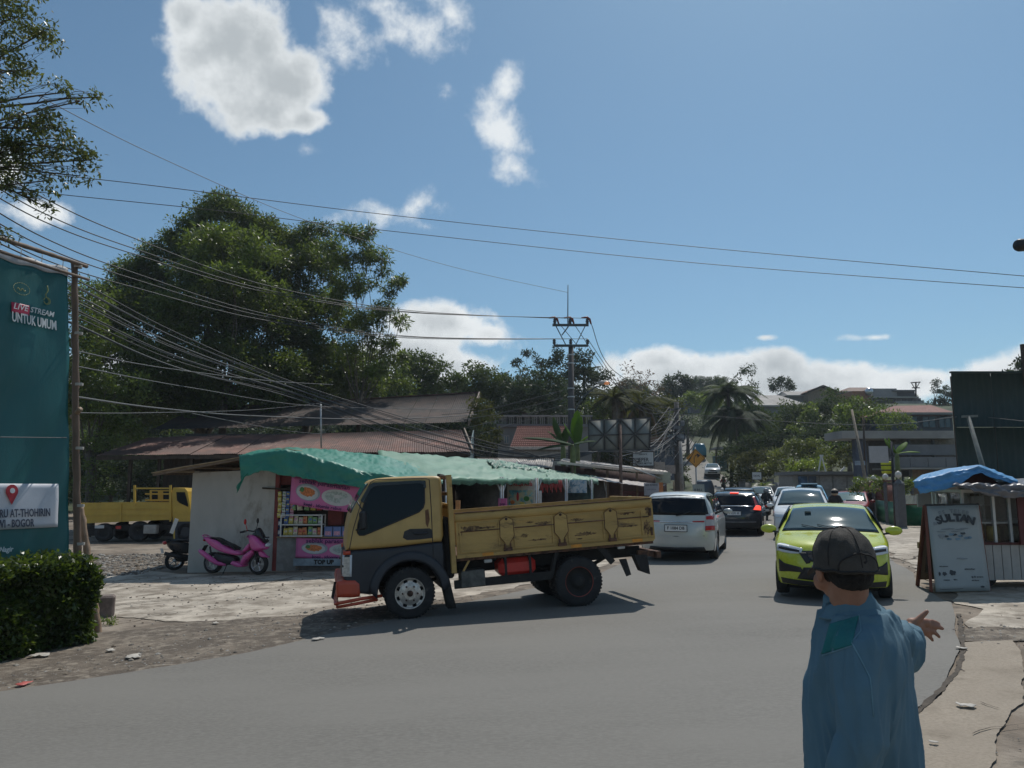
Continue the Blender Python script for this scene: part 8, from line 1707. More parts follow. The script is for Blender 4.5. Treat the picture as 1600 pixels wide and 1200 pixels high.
t = thing('pink_scooter', 'pink maxi scooter parked facing right against the white plastered wall', 'scooter', (-6.50, 18.45, ground_z(-6.5, 18.45) + .02), R(-14), scale=.90); maxi(t, m_sp, m_blk, M('pale_rim', (.5, .52, .55), .3, metal=.6, var=0, bump=0))
def scoot(t, body):
 swheel(t, .62, .25, .09, m_alloy); swheel(t, -.60, .25, .10, m_alloy)
 shell([(-.85, .78), (-.5, .76), (-.1, .62), (.0, .46), (-.25, .40), (-.6, .44), (-.8, .60)], .14, body, t, 'rear_cowl')
 shell([(-.80, .78), (-.4, .82), (-.02, .72), (.02, .64), (-.3, .72), (-.75, .74)], .12, m_blk, t, 'seat', r=.04)
 shell([(-.02, .40), (.36, .36), (.36, .28), (-.02, .30)], .14, body, t, 'floor_board', r=.03); shell([(.30, .36), (.40, .95), (.50, .98), (.62, .80), (.56, .55), (.44, .30)], .16, body, t, 'front_cowl')
 shell([(.46, .46), (.62, .56), (.84, .44), (.76, .40), (.6, .46)], .06, body, t, 'front_fender', r=.02)
 shell([(-.62, .42), (-.2, .40), (-.2, .22), (-.6, .2)], .12, m_blk, t, 'engine_cover', r=.04)
 mb = MB(); mb.tube([(-.9, -.15, .46), (-.5, -.16, .34), (-.2, -.12, .26)], [.05, .055, .03], 10); mb.build('muffler', m_blk, t)
 mb = MB(); mb.tube(spl([(.34, -.32, .98), (.40, 0, 1.0), (.34, .32, .98)]), .02, 8); mb.tube([(.40, 0, 1.0), (.62, 0, .25)], .025, 8); mb.build('handlebar', m_blk, t)
 for s in (-1, 1): mb = MB(); mb.tube([(.38, s * .22, 1.0), (.36, s * .30, 1.14)], .007, 5); mb.ball((.35, s * .32, 1.19), (.015, .06, .045), 10); mb.build('mirror', m_chrome, t)
 mb = MB(); mb.ball((-.88, 0, .72), (.05, .12, .05), 10); mb.build('tail_light', m_red, t)
 mb = MB(); mb.box((-.93, 0, .52), (.015, .22, .12), ry=R(-15)); mb.build('number_plate', m_dish, t)
t = thing('black_scooter', 'black scooter half hidden behind the left end of the white wall', 'scooter', (-7.95, 19.9, ground_z(-8, 19.9) + .02), R(38), scale=.95); scoot(t, m_sk)
t = thing('standing_scooter', 'dark scooter standing between the parked yellow truck and the white wall', 'scooter', (-9.9, 25.5, ground_z(-9.9, 25.5)), R(160)); scoot(t, m_sk)
mb = MB(); a = P(272, 822, 24.8); mb.box(tuple(a), (.12, .02, .48), ry=R(18)); o = mb.build('white_strip_panel', m_white); tag(o, 'narrow white leaning panel strip before the parked yellow truck', 'panel')
# ---------------- utility poles, lamps, wires ----------------
up = thing('utility_pole', 'tall dark concrete utility pole with two crossarms and insulators', 'utility pole', (2.72, 36, -.05), world=True)
X0 = P(892, 600, 36).x; zt = P(892, 497 + 46, 36).z; z2, z1 = P(890, 541, 36).z, P(890, 509, 36).z
m_pole = M('pole_concrete', (.085, .08, .078), .85, var=.2, scale=2, bump=.2)
mb = MB(); mb.tube([(X0, 36, -.3), (X0, 36, 4), (X0 + .02, 36, z2 + .05)], [.19, .165, .12], 14); mb.build('shaft', m_pole, up)
m_stl = M('galv_dark', (.07, .085, .09), .5, metal=.4, var=.15)
for z, w in ((z2, .82), (z1, .86)):
 mb = MB(); mb.box((X0, 35.85, z), (w * 2, .09, .11)); mb.build('crossarm', m_stl, up)
for s in (-1, 1): mb = MB(); mb.bar((X0 + s * .22, 35.83, z2), (X0 + s * .72, 35.83, z1), .06, .04); mb.build('arm_brace', m_stl, up)
mb = MB(); a = P(887, 447, 36); mb.tube([(X0 - .42, 35.8, z1 - .5), (X0 - .12, 35.8, z1 - .1), (X0 - .13, 35.8, z1 + .3), (a.x, 35.8, a.z)], [.03, .035, .03, .02], 6); mb.build('lightning_rod', m_stl, up)
m_ins = M('insulator_dark', (.035, .03, .032), .3, var=.1, bump=0); m_inr = M('insulator_red', (.22, .05, .04), .4, var=.1, bump=0)
ins = []
for z, xs_, cap_ in ((z1, (-.75, -.02, .80), True), (z2, (-.78, .0, .80), False)):
 for x in xs_:
  mb = MB(); mb.lathe([(.05, .04), (.09, .07), (.05, .10), (.10, .14), (.05, .18), (.09, .22), (.04, .28), (0, .30)], c=(X0 + x, 35.85, z + .03), n=12); q = mb.build('insulator', m_ins, up)
  if cap_: mb = MB(); mb.tube([(X0 + x - .28, 35.8, z + .34), (X0 + x, 35.85, z + .38), (X0 + x + .12, 35.9, z + .30), (X0 + x + .20, 36.1, z + .12)], [.035, .055, .055, .04], 8); mb.build('cover', m_inr, q)
  ins.append(Vector((X0 + x, 35.85, z + .33)))
for z in (8.0, 7.6, 6.4, 6.0, 5.4): mb = MB(); mb.lathe([(.175, -.03), (.18, 0), (.175, .03)], c=(X0, 36, z), n=14, cap=False); mb.build('band', m_galv, up)
ln = [P(897, 665, 35.9), P(900, 640, 35.8), P(912, 620, 35.6), P(933, 603, 35.4)]; t = thing('street_lamp', 'curved arm street lamp on the utility pole, reddish reflection painted on its head', 'street lamp', tuple(P(897, 665, 36)), world=True)
mb = MB(); mb.tube(spl(ln), .035, 8); mb.build('lamp_arm', m_stl, t); a = P(944, 598, 35.3); mb = MB(); mb.ball(tuple(a), (.30, .14, .10), 14); h_ = mb.build('lamp_head', M('lamp_housing', (.35, .33, .31), .5), t)
mb = MB(); mb.ball(tuple(a + Vector((.10, -.06, -.03))), (.15, .11, .085), 12); mb.build('lamp_glass', M('reflection_orange', (.75, .28, .12), .25, var=0, bump=0, emit=.35), h_)  # unlit glass; its orange colour and faint glow stand in for a reflection
up2 = thing('far_utility_pole', 'second dark utility pole crowded with cables, left of the warning sign', 'utility pole', tuple(P(1058, 745, 48)), world=True)
a, b = P(1057, 628, 48), P(1059, 775, 48); mb = MB(); mb.tube([b, a], [.2, .15], 10); mb.build('shaft', m_pole, up2)
for py in (640, 660, 676): mb = MB(); mb.bar(P(1044, py, 47.8), P(1070, py - 2, 47.8), .08, .1); mb.build('crossarm', m_stl, up2)
for k in range(8): p = P(1048 + (k % 4) * 6, 662 + 22 * (k // 4) + 4 * (k % 3), 47.7); mb = MB(); mb.box(tuple(p), (.25, .2, .35), bev=.03); mb.build('junction_box', M('box_grey', (.16, .17, .18), .6), up2)
t = thing('pale_utility_pole', 'pale slimmer concrete pole standing beside the second utility pole', 'utility pole', tuple(P(1064, 745, 46)), world=True); mb = MB(); mb.tube([P(1066, 775, 46), P(1063, 690, 46)], [.13, .10], 8); mb.build('shaft', M('pole_pale', (.30, .28, .26), .8, var=.2), t)
m_wire = M('cable_black', (.02, .022, .024), .6, var=0, bump=0); m_wireg = M('cable_grey', (.085, .09, .092), .6, var=0, bump=0)
WG = ['power cables across the sky', 'thin cables crossing the trees', 'cables from the second utility pole']
def wire(pts, label, grp=0, r=.012, mat=None, n=26, sag=0):
 a, b = Vector(pts[0]), Vector(pts[-1])
 if len(pts) == 2: q = [a.lerp(b, i / n) - Vector((0, 0, sag * 4 * (i / n) * (1 - i / n))) for i in range(n + 1)]
 else: q = spl(pts, 10)
 mb = MB(); mb.tube([p - a for p in q], r, 5, cap=False); o = mb.build('cable', mat or m_wire); o.location = a; tag(o, label, 'cable', WG[grp]); return o
wire([P(-120, 262, 20), P(160, 281, 24), P(600, 335, 30), P(1100, 387, 30), P(1700, 440, 26)], 'upper of the two long black cables crossing the whole sky', 0, .014)
wire([P(-150, 270, 22), P(60, 300, 24), P(330, 328, 27), P(600, 360, 30), P(1100, 412, 30), P(1700, 457, 26)], 'lower of the two long black cables crossing the whole sky', 0, .014)
wire([P(60, 150, 14), P(250, 246, 20), P(480, 345, 27), P(700, 415, 33), P(887, 457, 35.8)], 'thin cable falling steeply from the top left tree to the pole tip', 0, .010, m_wireg)
for k, (ya, yb) in enumerate(((262, 300), (300, 352), (322, 372), (352, 400), (378, 420), (392, 446))):
 e = ins[k % 3] if k < 3 else ins[3 + k % 3]; y0 = (262, 292, 308, 330, 348, 372)[k]; ye = 502 if k < 3 else 540
 f = lambda q: y0 + q * (ye - y0)
 wire([P(-60, y0 - 34, 13), P(70, f(.20), 15.5), P(210, f(.46), 19), P(420, f(.77), 25), P(640, f(.93), 31.5), e], ['highest', 'second highest', 'third', 'fourth', 'fifth', 'lowest'][k] + ' power cable from the left frame edge to the utility pole insulators', 0, .014)
far2 = P(1056, 655, 47.8)
for k in range(11):
 q = k / 10; f = lambda a, b: a + (b - a) * q + 3 * math.sin(k * 2.3)
 wire([P(-40, f(362, 445), 13), P(120, f(438, 512), 15.5), P(280, f(522, 578), 19.5), P(460, f(598, 622), 25), P(640, f(655, 688), 30), P(800, f(700, 718), 34.5), P(900, 716 - k, 38), P(1056, 650 + 6 * k, 47.7)], 'cable %s of the sagging bundle over the shed roof' % ['number one from the top', 'number two from the top', 'number three from the top', 'number four from the top', 'number five from the top', 'in the very middle', 'number five from the bottom', 'number four from the bottom', 'number three from the bottom', 'number two from the bottom', 'at the bottom'][k], 1, .012 + .004 * (k % 3 == 0), m_wireg if k % 2 else m_wire)
wire([P(118, 548, 11.1), P(250, 574, 16), P(420, 595, 22), P(520, 601, 26)], 'pale thin cable from the bamboo pole sloping over dark foliage', 1, .010, m_wireg)
wire([P(118, 572, 11.1), P(300, 606, 18), P(500, 635, 26), P(740, 640, 34)], 'second pale cable from the bamboo pole ending at the shed ridge', 1, .010, m_wireg)
wire([P(118, 620, 11.1), P(250, 638, 16), P(400, 650, 22), P(600, 655, 29), P(745, 648, 35)], 'thicker pale cable running level before the shed upper roof', 1, .016, m_wireg)
wire([P(118, 645, 11.1), P(230, 645, 15), P(400, 640, 22), P(502, 630, 31.9)], 'faint level cable reaching the thin mast at the shed', 1, .008, m_wireg)
wire([P(300, 646, 18), P(440, 672, 25), P(502, 678, 31.9)], 'short cable dropping to the thin mast of the shed', 1, .009, m_wireg)
wire([P(0, 683, 9), P(110, 684, 11.1)], 'white cord crossing the teal banner', 1, .006, m_wireg)
for k, (px, py, pyf) in enumerate(((905, 509, 590), (915, 509, 600), (945, 540, 612))):
 s_ = ins[min(5, k * 1 + (0 if k < 2 else 3))]
 wire([s_, P([960, 985, 1000][k], [600, 625, 640][k], 42), far2 + Vector((0, 0, .3 * k))], 'cable dropping right from the utility pole toward the second pole, %s' % ['left one', 'middle one', 'right one'][k], 2, .016)
wire([ins[2] + Vector((.2, .2, -.2)), P(960, 580, 40), far2 + Vector((.2, 0, .9))], 'outermost cable dropping right from the top crossarm', 2, .018)
for k in range(16):
 a = far2 + Vector((rnd.uniform(-.4, .5), 0, rnd.uniform(-1.8, .8))); r_1 = random.Random(k); b = P(940 + 6 * k, 700 + 2.4 * k + r_1.uniform(-6, 6), 36 + k * .5)
 wire([a, a.lerp(b, .5) - Vector((0, 0, .5 + .4 * r_1.random())), b], 'tangled cable between the second utility pole and the stall roofs', 2, .022, m_wireg if k % 2 else m_wire)
for k in range(8):
 r_1 = random.Random(50 + k); a = P(1058 + r_1.uniform(-4, 6), 640 + 8 * k, 47.6); wire([a, a + Vector((r_1.uniform(-1.6, -.6), 0, r_1.uniform(-.6, .4))), a + Vector((r_1.uniform(-.6, .6), 0, -1.6)), a + Vector((r_1.uniform(.2, 1.0), 0, -.7))], 'looping spare cable hanging on the second utility pole', 2, .022)
wire([P(1056, 648, 47.6), P(1110, 650, 46), P(1250, 660, 42), P(1380, 664, 36), P(1495, 651, 23.8)], 'long thin pale cable from second pole across the hillside to the hoarding', 2, .014, m_wireg)
wire([P(1545, 652, 23.6), P(1600, 658, 22), P(1700, 668, 20)], 'pale cable crossing the green hoarding at the right', 2, .010, m_wireg)
for k in range(4): wire([P(690 + 20 * k, 648 + 10 * k, 36), P(760 + 20 * k, 640 + 6 * k, 36), P(880, 610 + 12 * k, 35.8)], 'service cable from the utility pole down left over the tiled house, %s' % ['topmost', 'upper middle', 'lower middle', 'lowest'][k], 1, .014, m_wireg)
# ---------------- people ----------------
def blob_mesh(name, chains, balls, voxel, mat, parent, smooth_it=6, disp=None, extra=None):   # capsules chained [(p, r), ...] and ellipsoids fused into one skin
 mb = MB()
 for ch in chains:
  pts = []; rs = []
  for (a, ra), (b, rb) in zip(ch, ch[1:]):
   a, b = Vector(a), Vector(b)
   for i in range(5): pts.append(a.lerp(b, i / 5)); rs.append(ra + (rb - ra) * i / 5)
  pts.append(Vector(ch[-1][0])); rs.append(ch[-1][1]); mb.tube(pts, rs, 14)
  for p, r_ in ch: mb.ball(tuple(p), r_, 14)
 for c, rr, rz in balls:
  k = MB(Matrix.Translation(c) @ (rz if isinstance(rz, Matrix) else Matrix.Rotation(rz, 4, 'Z'))); k.ball((0, 0, 0), rr, 18); mb.add(k.v, k.f, 0, True)
 if extra: extra(mb)
 me0 = mb.mesh(name, mat, WBASE.get(parent.name)); bm = bmesh.new(); bm.from_mesh(me0); bmesh.ops.recalc_face_normals(bm, faces=bm.faces); bm.to_mesh(me0); bm.free()
 o = bpy.data.objects.new(name, me0); col.objects.link(o); md = o.modifiers.new('r', 'REMESH'); md.mode = 'VOXEL'; md.voxel_size = voxel; md.use_smooth_shade = True
 ms = o.modifiers.new('s', 'SMOOTH'); ms.factor = .5; ms.iterations = smooth_it
 dg = bpy.context.evaluated_depsgraph_get(); me = bpy.data.meshes.new_from_object(o.evaluated_get(dg)); bpy.data.objects.remove(o); me.name = name
 if disp:
  base = WBASE.get(parent.name, Vector((0, 0, 0))); nv = [v.normal.copy() for v in me.vertices]
  for v, n in zip(me.vertices, nv): v.co += n * disp(v.co + base, n)
  me.update()
 me.polygons.foreach_set('use_smooth', [True] * len(me.polygons)); me.materials.clear(); me.materials.append(mat); return link(name, me, parent)
m_skin = M('brown_skin', (.30, .145, .09), .5, var=.12, scale=14, bump=.06, bscale=120)
m_shirt = M('blue_grey_shirt', (.092, .178, .232), .85, var=.10, scale=3, bump=.10, bscale=350, dirt=(.12, .23, .29), damt=.22, dscale=2.2)
m_yoke = M('teal_yoke', (.016, .15, .155), .8, var=.1, bump=.1, bscale=300)
m_cap = M('faded_black_cap', (.066, .058, .049), .85, var=.35, scale=7, bump=.25, bscale=300, dirt=(.07, .065, .055), damt=.3, dscale=6)
m_hair = M('dark_hair', (.02, .017, .015), .8, var=.5, scale=60, bump=.5, bscale=200)
gz = ground_z(1.15, 2.5)
mn = thing('person', 'man in faded black cap and blue long sleeved shirt, back turned, hand held out', 'person', (1.08, 2.52, gz), world=True)
hd_ = R(62); FW = Vector((-math.sin(hd_), math.cos(hd_), 0)); LF = Vector((-FW.y, FW.x, 0)); RG = -LF; RM = Matrix.Rotation(hd_, 4, 'Z')   # torso faces left and away
B0_ = Vector((1.082, 2.50, 0)); at_ = lambda f, l, z: B0_ + FW * f + LF * l + Vector((0, 0, z))
HC = Vector((1.045, 2.475, 1.505)); HR = Matrix.Rotation(R(5), 4, 'Z') @ Matrix.Rotation(R(-6), 4, 'X')
hp = lambda x, y, z: HC + (HR @ Vector((x, y, z)))
LS, LE, LW = at_(-.02, .165, 1.275), at_(-.025, .245, 1.05), at_(.06, .255, .79)
RS, RE, RW = at_(-.02, -.16, 1.30), P(1424, 1020, 2.86), P(1420, 984, 3.02)
H0 = RW + Vector((.012, .0, .012))
def fing(base, d, ls, r0, curl, up_=Vector((0, 0, -1))):
 out = [(base, r0)]; p = Vector(base); dd = Vector(d).normalized()
 for i, l in enumerate(ls):
  p = p + dd * l; out.append((p.copy(), r0 * (.92 - .12 * i))); dd = (dd + Vector(up_) * curl).normalized()
 return out
pc_ = H0 + Vector((.026, .01, .0))
fingers = [fing(pc_ + Vector((.026, .004, .016)), (1, .1, .02), (.030, .020, .015), .0105, .22), fing(pc_ + Vector((.028, 0, .002)), (1, .05, -.08), (.033, .023, .016), .0108, .12), fing(pc_ + Vector((.026, 0, -.012)), (1, 0, -.22), (.028, .020, .015), .0102, .38), fing(pc_ + Vector((.018, .002, -.024)), (.9, 0, -.38), (.022, .017, .012), .0095, .5), fing(H0 + Vector((.010, -.006, .016)), (.75, -.1, .66), (.026, .022, .014), .0125, -.02)]
body_ch = [[(at_(0, 0, .90), .13), (at_(0, 0, 1.20), .13), (at_(.01, 0, 1.30), .08), (hp(.008, .008, -.14), .056), (hp(0, -.015, -.05), .06)], [(at_(0, .08, .88), .085), (at_(.01, .09, .48), .055), (at_(-.01, .09, .09), .04), (at_(.1, .10, .035), .035)], [(at_(0, -.08, .88), .085), (at_(.01, -.09, .48), .055), (at_(-.01, -.09, .09), .04), (at_(.1, -.10, .035), .035)],
           [(at_(0, .1, 1.3), .06), (LS, .055), (LE, .042), (LW, .028), (LW + Vector((.0, .02, -.09)), .03)], [(at_(0, -.1, 1.3), .06), (RS, .055), (RE, .042), (RW, .027), (pc_, .026)], [(pc_ + Vector((-.02, 0, .01)), .022), (pc_ + Vector((.034, .002, .012)), .018)], [(pc_ + Vector((-.02, 0, -.01)), .020), (pc_ + Vector((.030, .002, -.018)), .017)]]
for k in range(5): body_ch.append(fing(LW + Vector((.01 * (k - 2), .02, -.11)), (.1 * (k - 2), .1, -1), (.03, .025, .018), .0085, .1, Vector((0, 1, 0))))
blob_mesh('body', body_ch + fingers, [(hp(0, -.01, .02), (.074, .093, .095), HR), (hp(0, .035, -.055), (.056, .055, .058), HR), (hp(0, .062, -.085), (.028, .022, .022), HR), (hp(0, .100, -.015), (.013, .018, .022), HR), (hp(-.083, -.004, -.018), (.010, .018, .032), HR), (hp(.083, -.004, -.018), (.010, .018, .032), HR), (hp(-.055, .045, -.045), (.024, .03, .03), HR)], .0052, m_skin, mn, 3)
for s in (-1, 1):
 mb = MB(); mb.ball(tuple(hp(s * .03, .082, .012)), (.012, .008, .008), 10); mb.build('eye', M('eye_white', (.6, .58, .55), .3, var=0, bump=0), mn)
 mb = MB(); mb.tube([hp(s * .015, .098, .03), hp(s * .05, .085, .034)], .004, 5); mb.build('eyebrow', m_hair, mn)
mb = MB(); mb.tube([hp(-.022, .093, -.062), hp(0, .1, -.060), hp(.022, .093, -.062)], .005, 6); mb.build('mouth', M('lips', (.22, .07, .06), .5, var=0, bump=0), mn)
blob_mesh('hair', [], [(hp(0, -.020, .008), (.0785, .090, .085), HR), (hp(0, -.045, -.030), (.066, .056, .05), HR)], .005, m_hair, mn, 2, disp=lambda c, n: .003 * noise.noise(c * 120))
mb = MB(HR.copy()); mb.T = Matrix.Translation(HC) @ HR
def capf(u, v):
 a = 2 * math.pi * u; ph = R(90) * v; c_ = .5 + .5 * math.sin(a * 3 + 1); pk_ = 1 + .035 * math.sin(a * 6) * math.sin(2 * ph) + .05 * noise.noise(Vector((math.cos(a) * 2.2, math.sin(a) * 2.2, v * 4)))
 r_ = math.cos(ph) ** .62; z = .012 + .108 * math.sin(ph) ** .9 - .012 * math.exp(-((v - 1) / .12) ** 2) * 0
 return (.0925 * r_ * pk_ * math.cos(a), -.008 + .105 * r_ * pk_ * math.sin(a), z + .008 * noise.noise(Vector((math.cos(a) * 3, math.sin(a) * 3, v * 5 + 7))) - .012 * (1 - math.sin(a)) * (1 - v) - .012 * (1 - v))
mb.grid(capf, 64, 26); mb.grid(lambda u, v: Vector(capf(u, v)) * .97 + Vector((0, 0, -.001)), 64, 26); cp_ = mb.build('cap', m_cap, mn)
mb = MB(Matrix.Translation(HC) @ HR); mb.tube([capf(u / 40, .02) for u in range(41)], .004, 6); mb.tube([capf(.75 + .12 * math.cos(math.pi * i / 12), .02 + .26 * math.sin(math.pi * i / 12)) for i in range(13)], .0028, 5); mb.ball((0, -.008, .121), (.008, .008, .005), 8)
for k in range(6): mb.tube([Vector(capf((k + .5) / 6, v / 12)) * 1.004 for v in range(1, 13)], .0014, 4)
mb.build('cap_seams', M('cap_dark', (.022, .02, .019), .9), cp_, kind='stuff')
mb = MB(Matrix.Translation(HC) @ HR); mb.slab(lambda u, v: ((u - .5) * .155 * (1 - .25 * v * v), .075 + .085 * v * (1 - 1.6 * (u - .5) ** 2), .004 - .02 * v - .06 * (u - .5) ** 2), 14, 6, (0, 0, .004)); mb.build('peak', m_cap, cp_)
def folds(c, n):
 q = c - B0_; s = q.dot(LF); f = q.dot(FW); z = c.z
 w = noise.noise(Vector((s * 12 + z * 3.0, f * 12, z * 1.8))); w2 = noise.noise(Vector((s * 24 + z * 9, f * 24, z * 5 + 4)))
 arm = smooth(1.42, 1.30, -0) if False else 0
 d = .022 * w + .004 * max(-1, 1 - 5 * abs(w2)) + .009 * max(-.6, 1 - 5 * abs(noise.noise(Vector((s * 9 + f * 5, f * 9 + 7, z * 1.3))))); return d * (.45 if z > 1.36 else 1)
shirt_ch = [[(at_(-.01, .11, 1.265), .09), (LS, .078), (LE, .068), (LW, .056)], [(at_(-.01, -.11, 1.28), .09), (RS, .080), (P(1417, 1018, 2.84), .060), (RW + Vector((-.008, -.01, -.018)), .048)]]
SEC = [(0, .68, .205, .165), (0, .82, .205, .168), (0, 1.0, .198, .160), (0, 1.14, .205, .152), (-.01, 1.23, .205, .142), (-.012, 1.285, .182, .128), (-.008, 1.33, .148, .106), (.0, 1.365, .112, .086), (.012, 1.395, .080, .070), (.02, 1.41, .068, .064)]
def loft_into(mb):
 Q = spl([(a[0] * 1.0, a[2], a[3]) for a in SEC], 4); Zs = spl([(a[1], 0, 0) for a in SEC], 4); n = 40; vs = []
 for q, zz in zip(Q, Zs):
  for k in range(n):
   a = 2 * math.pi * k / n; c_, s_ = math.cos(a), math.sin(a); e = .86; vs.append(at_(q.x + q.z * math.copysign(abs(s_) ** e, s_), q.y * math.copysign(abs(c_) ** e, c_), zz.x))
 m = len(Q); mb.add(vs, [(i * n + k, i * n + (k + 1) % n, (i + 1) * n + (k + 1) % n, (i + 1) * n + k) for i in range(m - 1) for k in range(n)] + [tuple(range(n))[::-1], tuple((m - 1) * n + k for k in range(n))], 0, True)
sh_ = blob_mesh('shirt', shirt_ch, [], .0075, m_shirt, mn, 6, disp=folds, extra=loft_into)
def onshirt(fn, name, mat, nu, nv, off=.003):   # project a patch outward onto the shirt by ray casting
 bm = bmesh.new(); bm.from_mesh(sh_.data); from mathutils.bvhtree import BVHTree; bv = BVHTree.FromBMesh(bm); bm.free(); base = WBASE[mn.name]; out = {}
 def g(u, v):
  o_, d_ = fn(u, v); h = bv.ray_cast(Vector(o_) - base, Vector(d_).normalized())
  return (h[0] + base - Vector(d_).normalized() * off) if h[0] else Vector(o_) + Vector(d_) * 2.4
 return g
CAMP = Vector((0, 0, H))
def pixray(px, py): return (CAMP, Vector(ray(px, py)))
yk = [(1300, 957), (1338, 950), (1345, 975), (1333, 1000), (1318, 1002), (1296, 1018), (1294, 990)]
gq = onshirt(None, '', None, 1, 1) if False else None
def patch(TL_, TR_, BL_, BR_, name, mat, n=18, off=.0035, bow=0):
 g = onshirt(lambda u, v: pixray(TL_[0] * (1 - u) * (1 - v) + TR_[0] * u * (1 - v) + BL_[0] * (1 - u) * v + BR_[0] * u * v, TL_[1] * (1 - u) * (1 - v) + TR_[1] * u * (1 - v) + BL_[1] * (1 - u) * v + BR_[1] * u * v + bow * math.sin(math.pi * u)), name, mat, n, n, off)
 mb = MB(); mb.slab(g, n, n, (0, .006, 0)); return mb.build(name, mat, sh_)
patch((1297, 975), (1342, 962), (1284, 1022), (1331, 1008), 'shoulder_panel', m_yoke)
def seam(pts, name='seam', r_=.0022, mat=None):
 g = onshirt(lambda u, v: pixray(*[(pts[min(len(pts) - 2, int(u * (len(pts) - 1)))][i] * (1 - (u * (len(pts) - 1) - min(len(pts) - 2, int(u * (len(pts) - 1))))) + pts[min(len(pts) - 2, int(u * (len(pts) - 1))) + 1][i] * (u * (len(pts) - 1) - min(len(pts) - 2, int(u * (len(pts) - 1))))) for i in (0, 1)]), '', None, 1, 1, .001)
 mb = MB(); mb.tube([g(i / 24, 0) for i in range(25)], r_, 5); mb.build(name, mat or M('seam_light', (.14, .26, .32), .8), sh_)
seam([(1342, 960), (1346, 985), (1330, 1003), (1345, 1030), (1360, 1060), (1365, 1120)]); seam([(1285, 1024), (1331, 1009)])
mb = MB()
def colf(u, v):
 a = R(-150 + 300 * u); r_ = .067 + .026 * v + .004 * math.sin(5 * a); c = Vector((1.056, 2.486, 1.408 - .046 * v)); dn = -FW * math.cos(a) + LF * math.sin(a)
 return c + dn * r_ + Vector((0, 0, .026 * math.cos(a) - .01 * v * math.cos(a) + .004 * math.sin(9 * u + 4 * v)))
mb.slab(colf, 40, 8, (0, 0, -.006)); mb.slab(lambda u, v: colf(u, 0) + Vector((0, 0, .004 - .06 * v)), 40, 3, (0, 0, -.002)); mb.build('collar', m_shirt, sh_)
m_tr = M('dark_trousers', (.03, .03, .035), .85, var=.2)
blob_mesh('trousers', [[(at_(0, .07, .90), .125), (at_(.01, .09, .50), .085), (at_(0, .09, .10), .07)], [(at_(0, -.07, .90), .125), (at_(.01, -.09, .50), .085), (at_(0, -.09, .10), .07)]], [], .014, m_tr, mn, 3)
for s in (-1, 1): blob_mesh('shoe', [[(at_(-.03, s * .09, .045), .045), (at_(.14, s * .10, .035), .042)]], [], .01, m_blk, mn, 2)
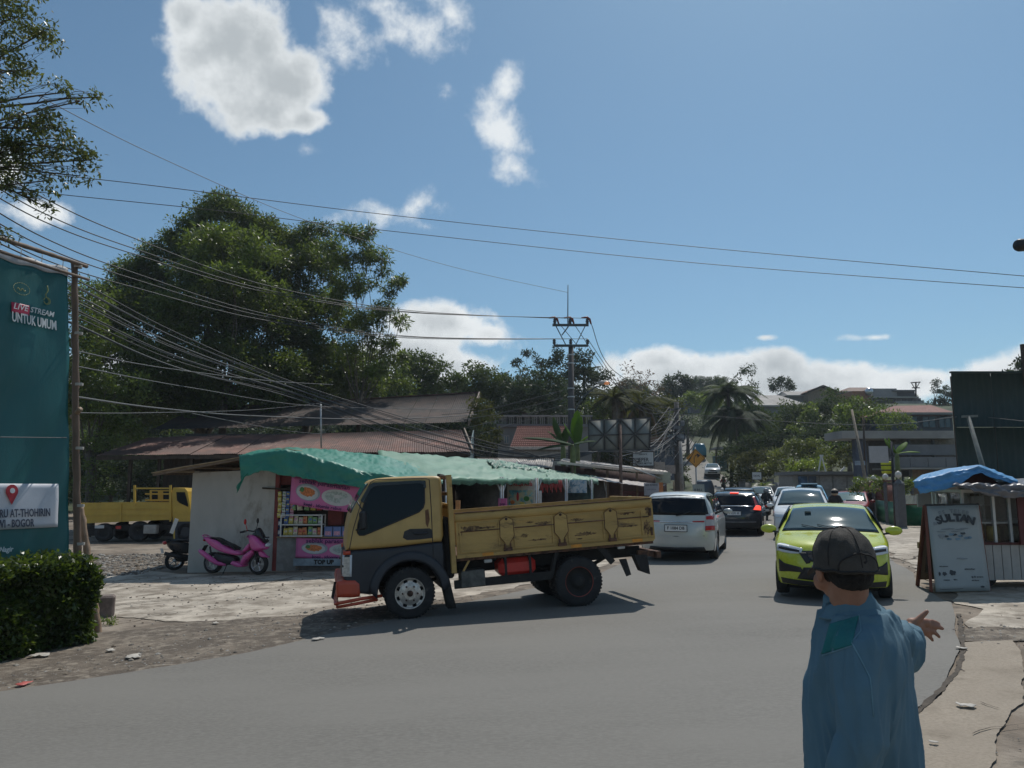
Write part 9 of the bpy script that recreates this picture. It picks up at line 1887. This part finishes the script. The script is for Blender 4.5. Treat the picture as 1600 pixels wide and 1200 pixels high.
def rider(name, label, pos, az, jacket, helmet, bike, bl):
 mt = thing('motorcycle', bl, 'motorcycle', pos, R(90) - R(az), scale=.93); scoot(mt, bike)
 t = thing('person', label, 'person', pos, R(90) - R(az), scale=.90)
 S = [(-.28, 0, .86), (-.22, 0, 1.1), (-.16, 0, 1.34)]; c = [[(S[0], .13), (S[1], .12), (S[2], .09), ((-.12, 0, 1.5), .06)]]
 for s in (-1, 1): c += [[((-.16, s * .14, 1.36), .06), ((-.10, s * .27, 1.10), .045), ((.26, s * .27, 1.02), .035), ((.34, s * .28, 1.0), .035)], [((-.28, s * .08, .84), .09), ((.10, s * .16, .78), .07), ((.10, s * .15, .42), .05), ((.20, s * .15, .38), .045)]]
 for s in (-1, 1):
  for k in range(4): c.append([((.35, s * (.27 + .012 * k), 1.0), .010), ((.38, s * (.27 + .012 * k), .985), .009)])
 blob_mesh('body', c, [((-.10, 0, 1.53), (.09, .08, .115), 0)], .016, m_skin, t, 2)
 cj = [[(S[0], .16), (S[1], .155), (S[2], .12)]]
 for s in (-1, 1): cj.append([((-.16, s * .14, 1.36), .085), ((-.10, s * .27, 1.10), .066), ((.24, s * .27, 1.02), .05)])
 blob_mesh('jacket', cj, [((-.2, 0, 1.2), (.13, .2, .18), 0)], .02, jacket, t, 3)
 blob_mesh('trousers', [[((-.28, s * .08, .84), .115), ((.10, s * .16, .78), .09), ((.10, s * .15, .45), .07)] for s in (-1, 1)], [], .02, m_tr, t, 2)
 mb = MB(); mb.lathe([(.10, -.10), (.135, -.06), (.145, .02), (.13, .09), (.08, .14), (0, .155)], c=(-.10, 0, 1.54), n=24); h_ = mb.build('helmet', helmet, t)
 mb = MB(); mb.slab(lambda u, v: (-.10 + .148 * math.cos(R(-70 + 140 * u)), .148 * math.sin(R(-70 + 140 * u)), 1.50 + .11 * v), 12, 2, (-.008, 0, 0)); mb.build('visor', m_glass, h_)
 return t, mt
bk_ = M('jacket_black', (.02, .021, .025), .8, var=.2)
rider('', 'motorcyclist in black jacket and grey helmet riding away between the two queues', gpos(12.45, 38), 19, bk_, M('helmet_grey', (.26, .27, .28), .35, var=.05), m_sk, 'black motorcycle with red tail light riding away between the two queues')
rider('', 'motorcyclist with a beige helmet just showing behind the lime yellow hatchback', gpos(11.9, 28.6) [:2] + (ground_z(11.9, 28.6) - .0,), 200, bk_, M('helmet_beige', (.38, .30, .22), .4, var=.05), m_sk, 'motorcycle hidden behind the lime yellow hatchback')
rider('', 'rider with white helmet ahead of the large black SUV', gpos(14.9, 55), 18, M('jacket_red', (.35, .06, .05), .8), M('helmet_white', (.65, .65, .64), .3), m_sp, 'red pink motorcycle ahead of the large black SUV')
rider('', 'rider in red jacket on the foot of the hill road, left of the white car', gpos(20.2, 74), 196, MC['jacket_red'], bk_, m_sk, 'dark motorcycle at the foot of the hill road, left of the white car')
# ---------------- thin bright air over the valley ----------------
hm = bpy.data.materials.new('thin_haze'); hm.use_nodes = True; nt = hm.node_tree; nt.nodes.remove(nt.nodes['Principled BSDF'])
pv = nt.nodes.new('ShaderNodeVolumePrincipled'); pv.inputs['Color'].default_value = (.80, .88, .95, 1); pv.inputs['Density'].default_value = .00045; pv.inputs['Anisotropy'].default_value = .35
nt.links.new(pv.outputs[0], nt.nodes['Material Output'].inputs['Volume'])
mb = MB(); mb.box((0, 0, 18.5), (3010, 3010, 45)); hz = mb.build('haze', hm, kind='stuff')
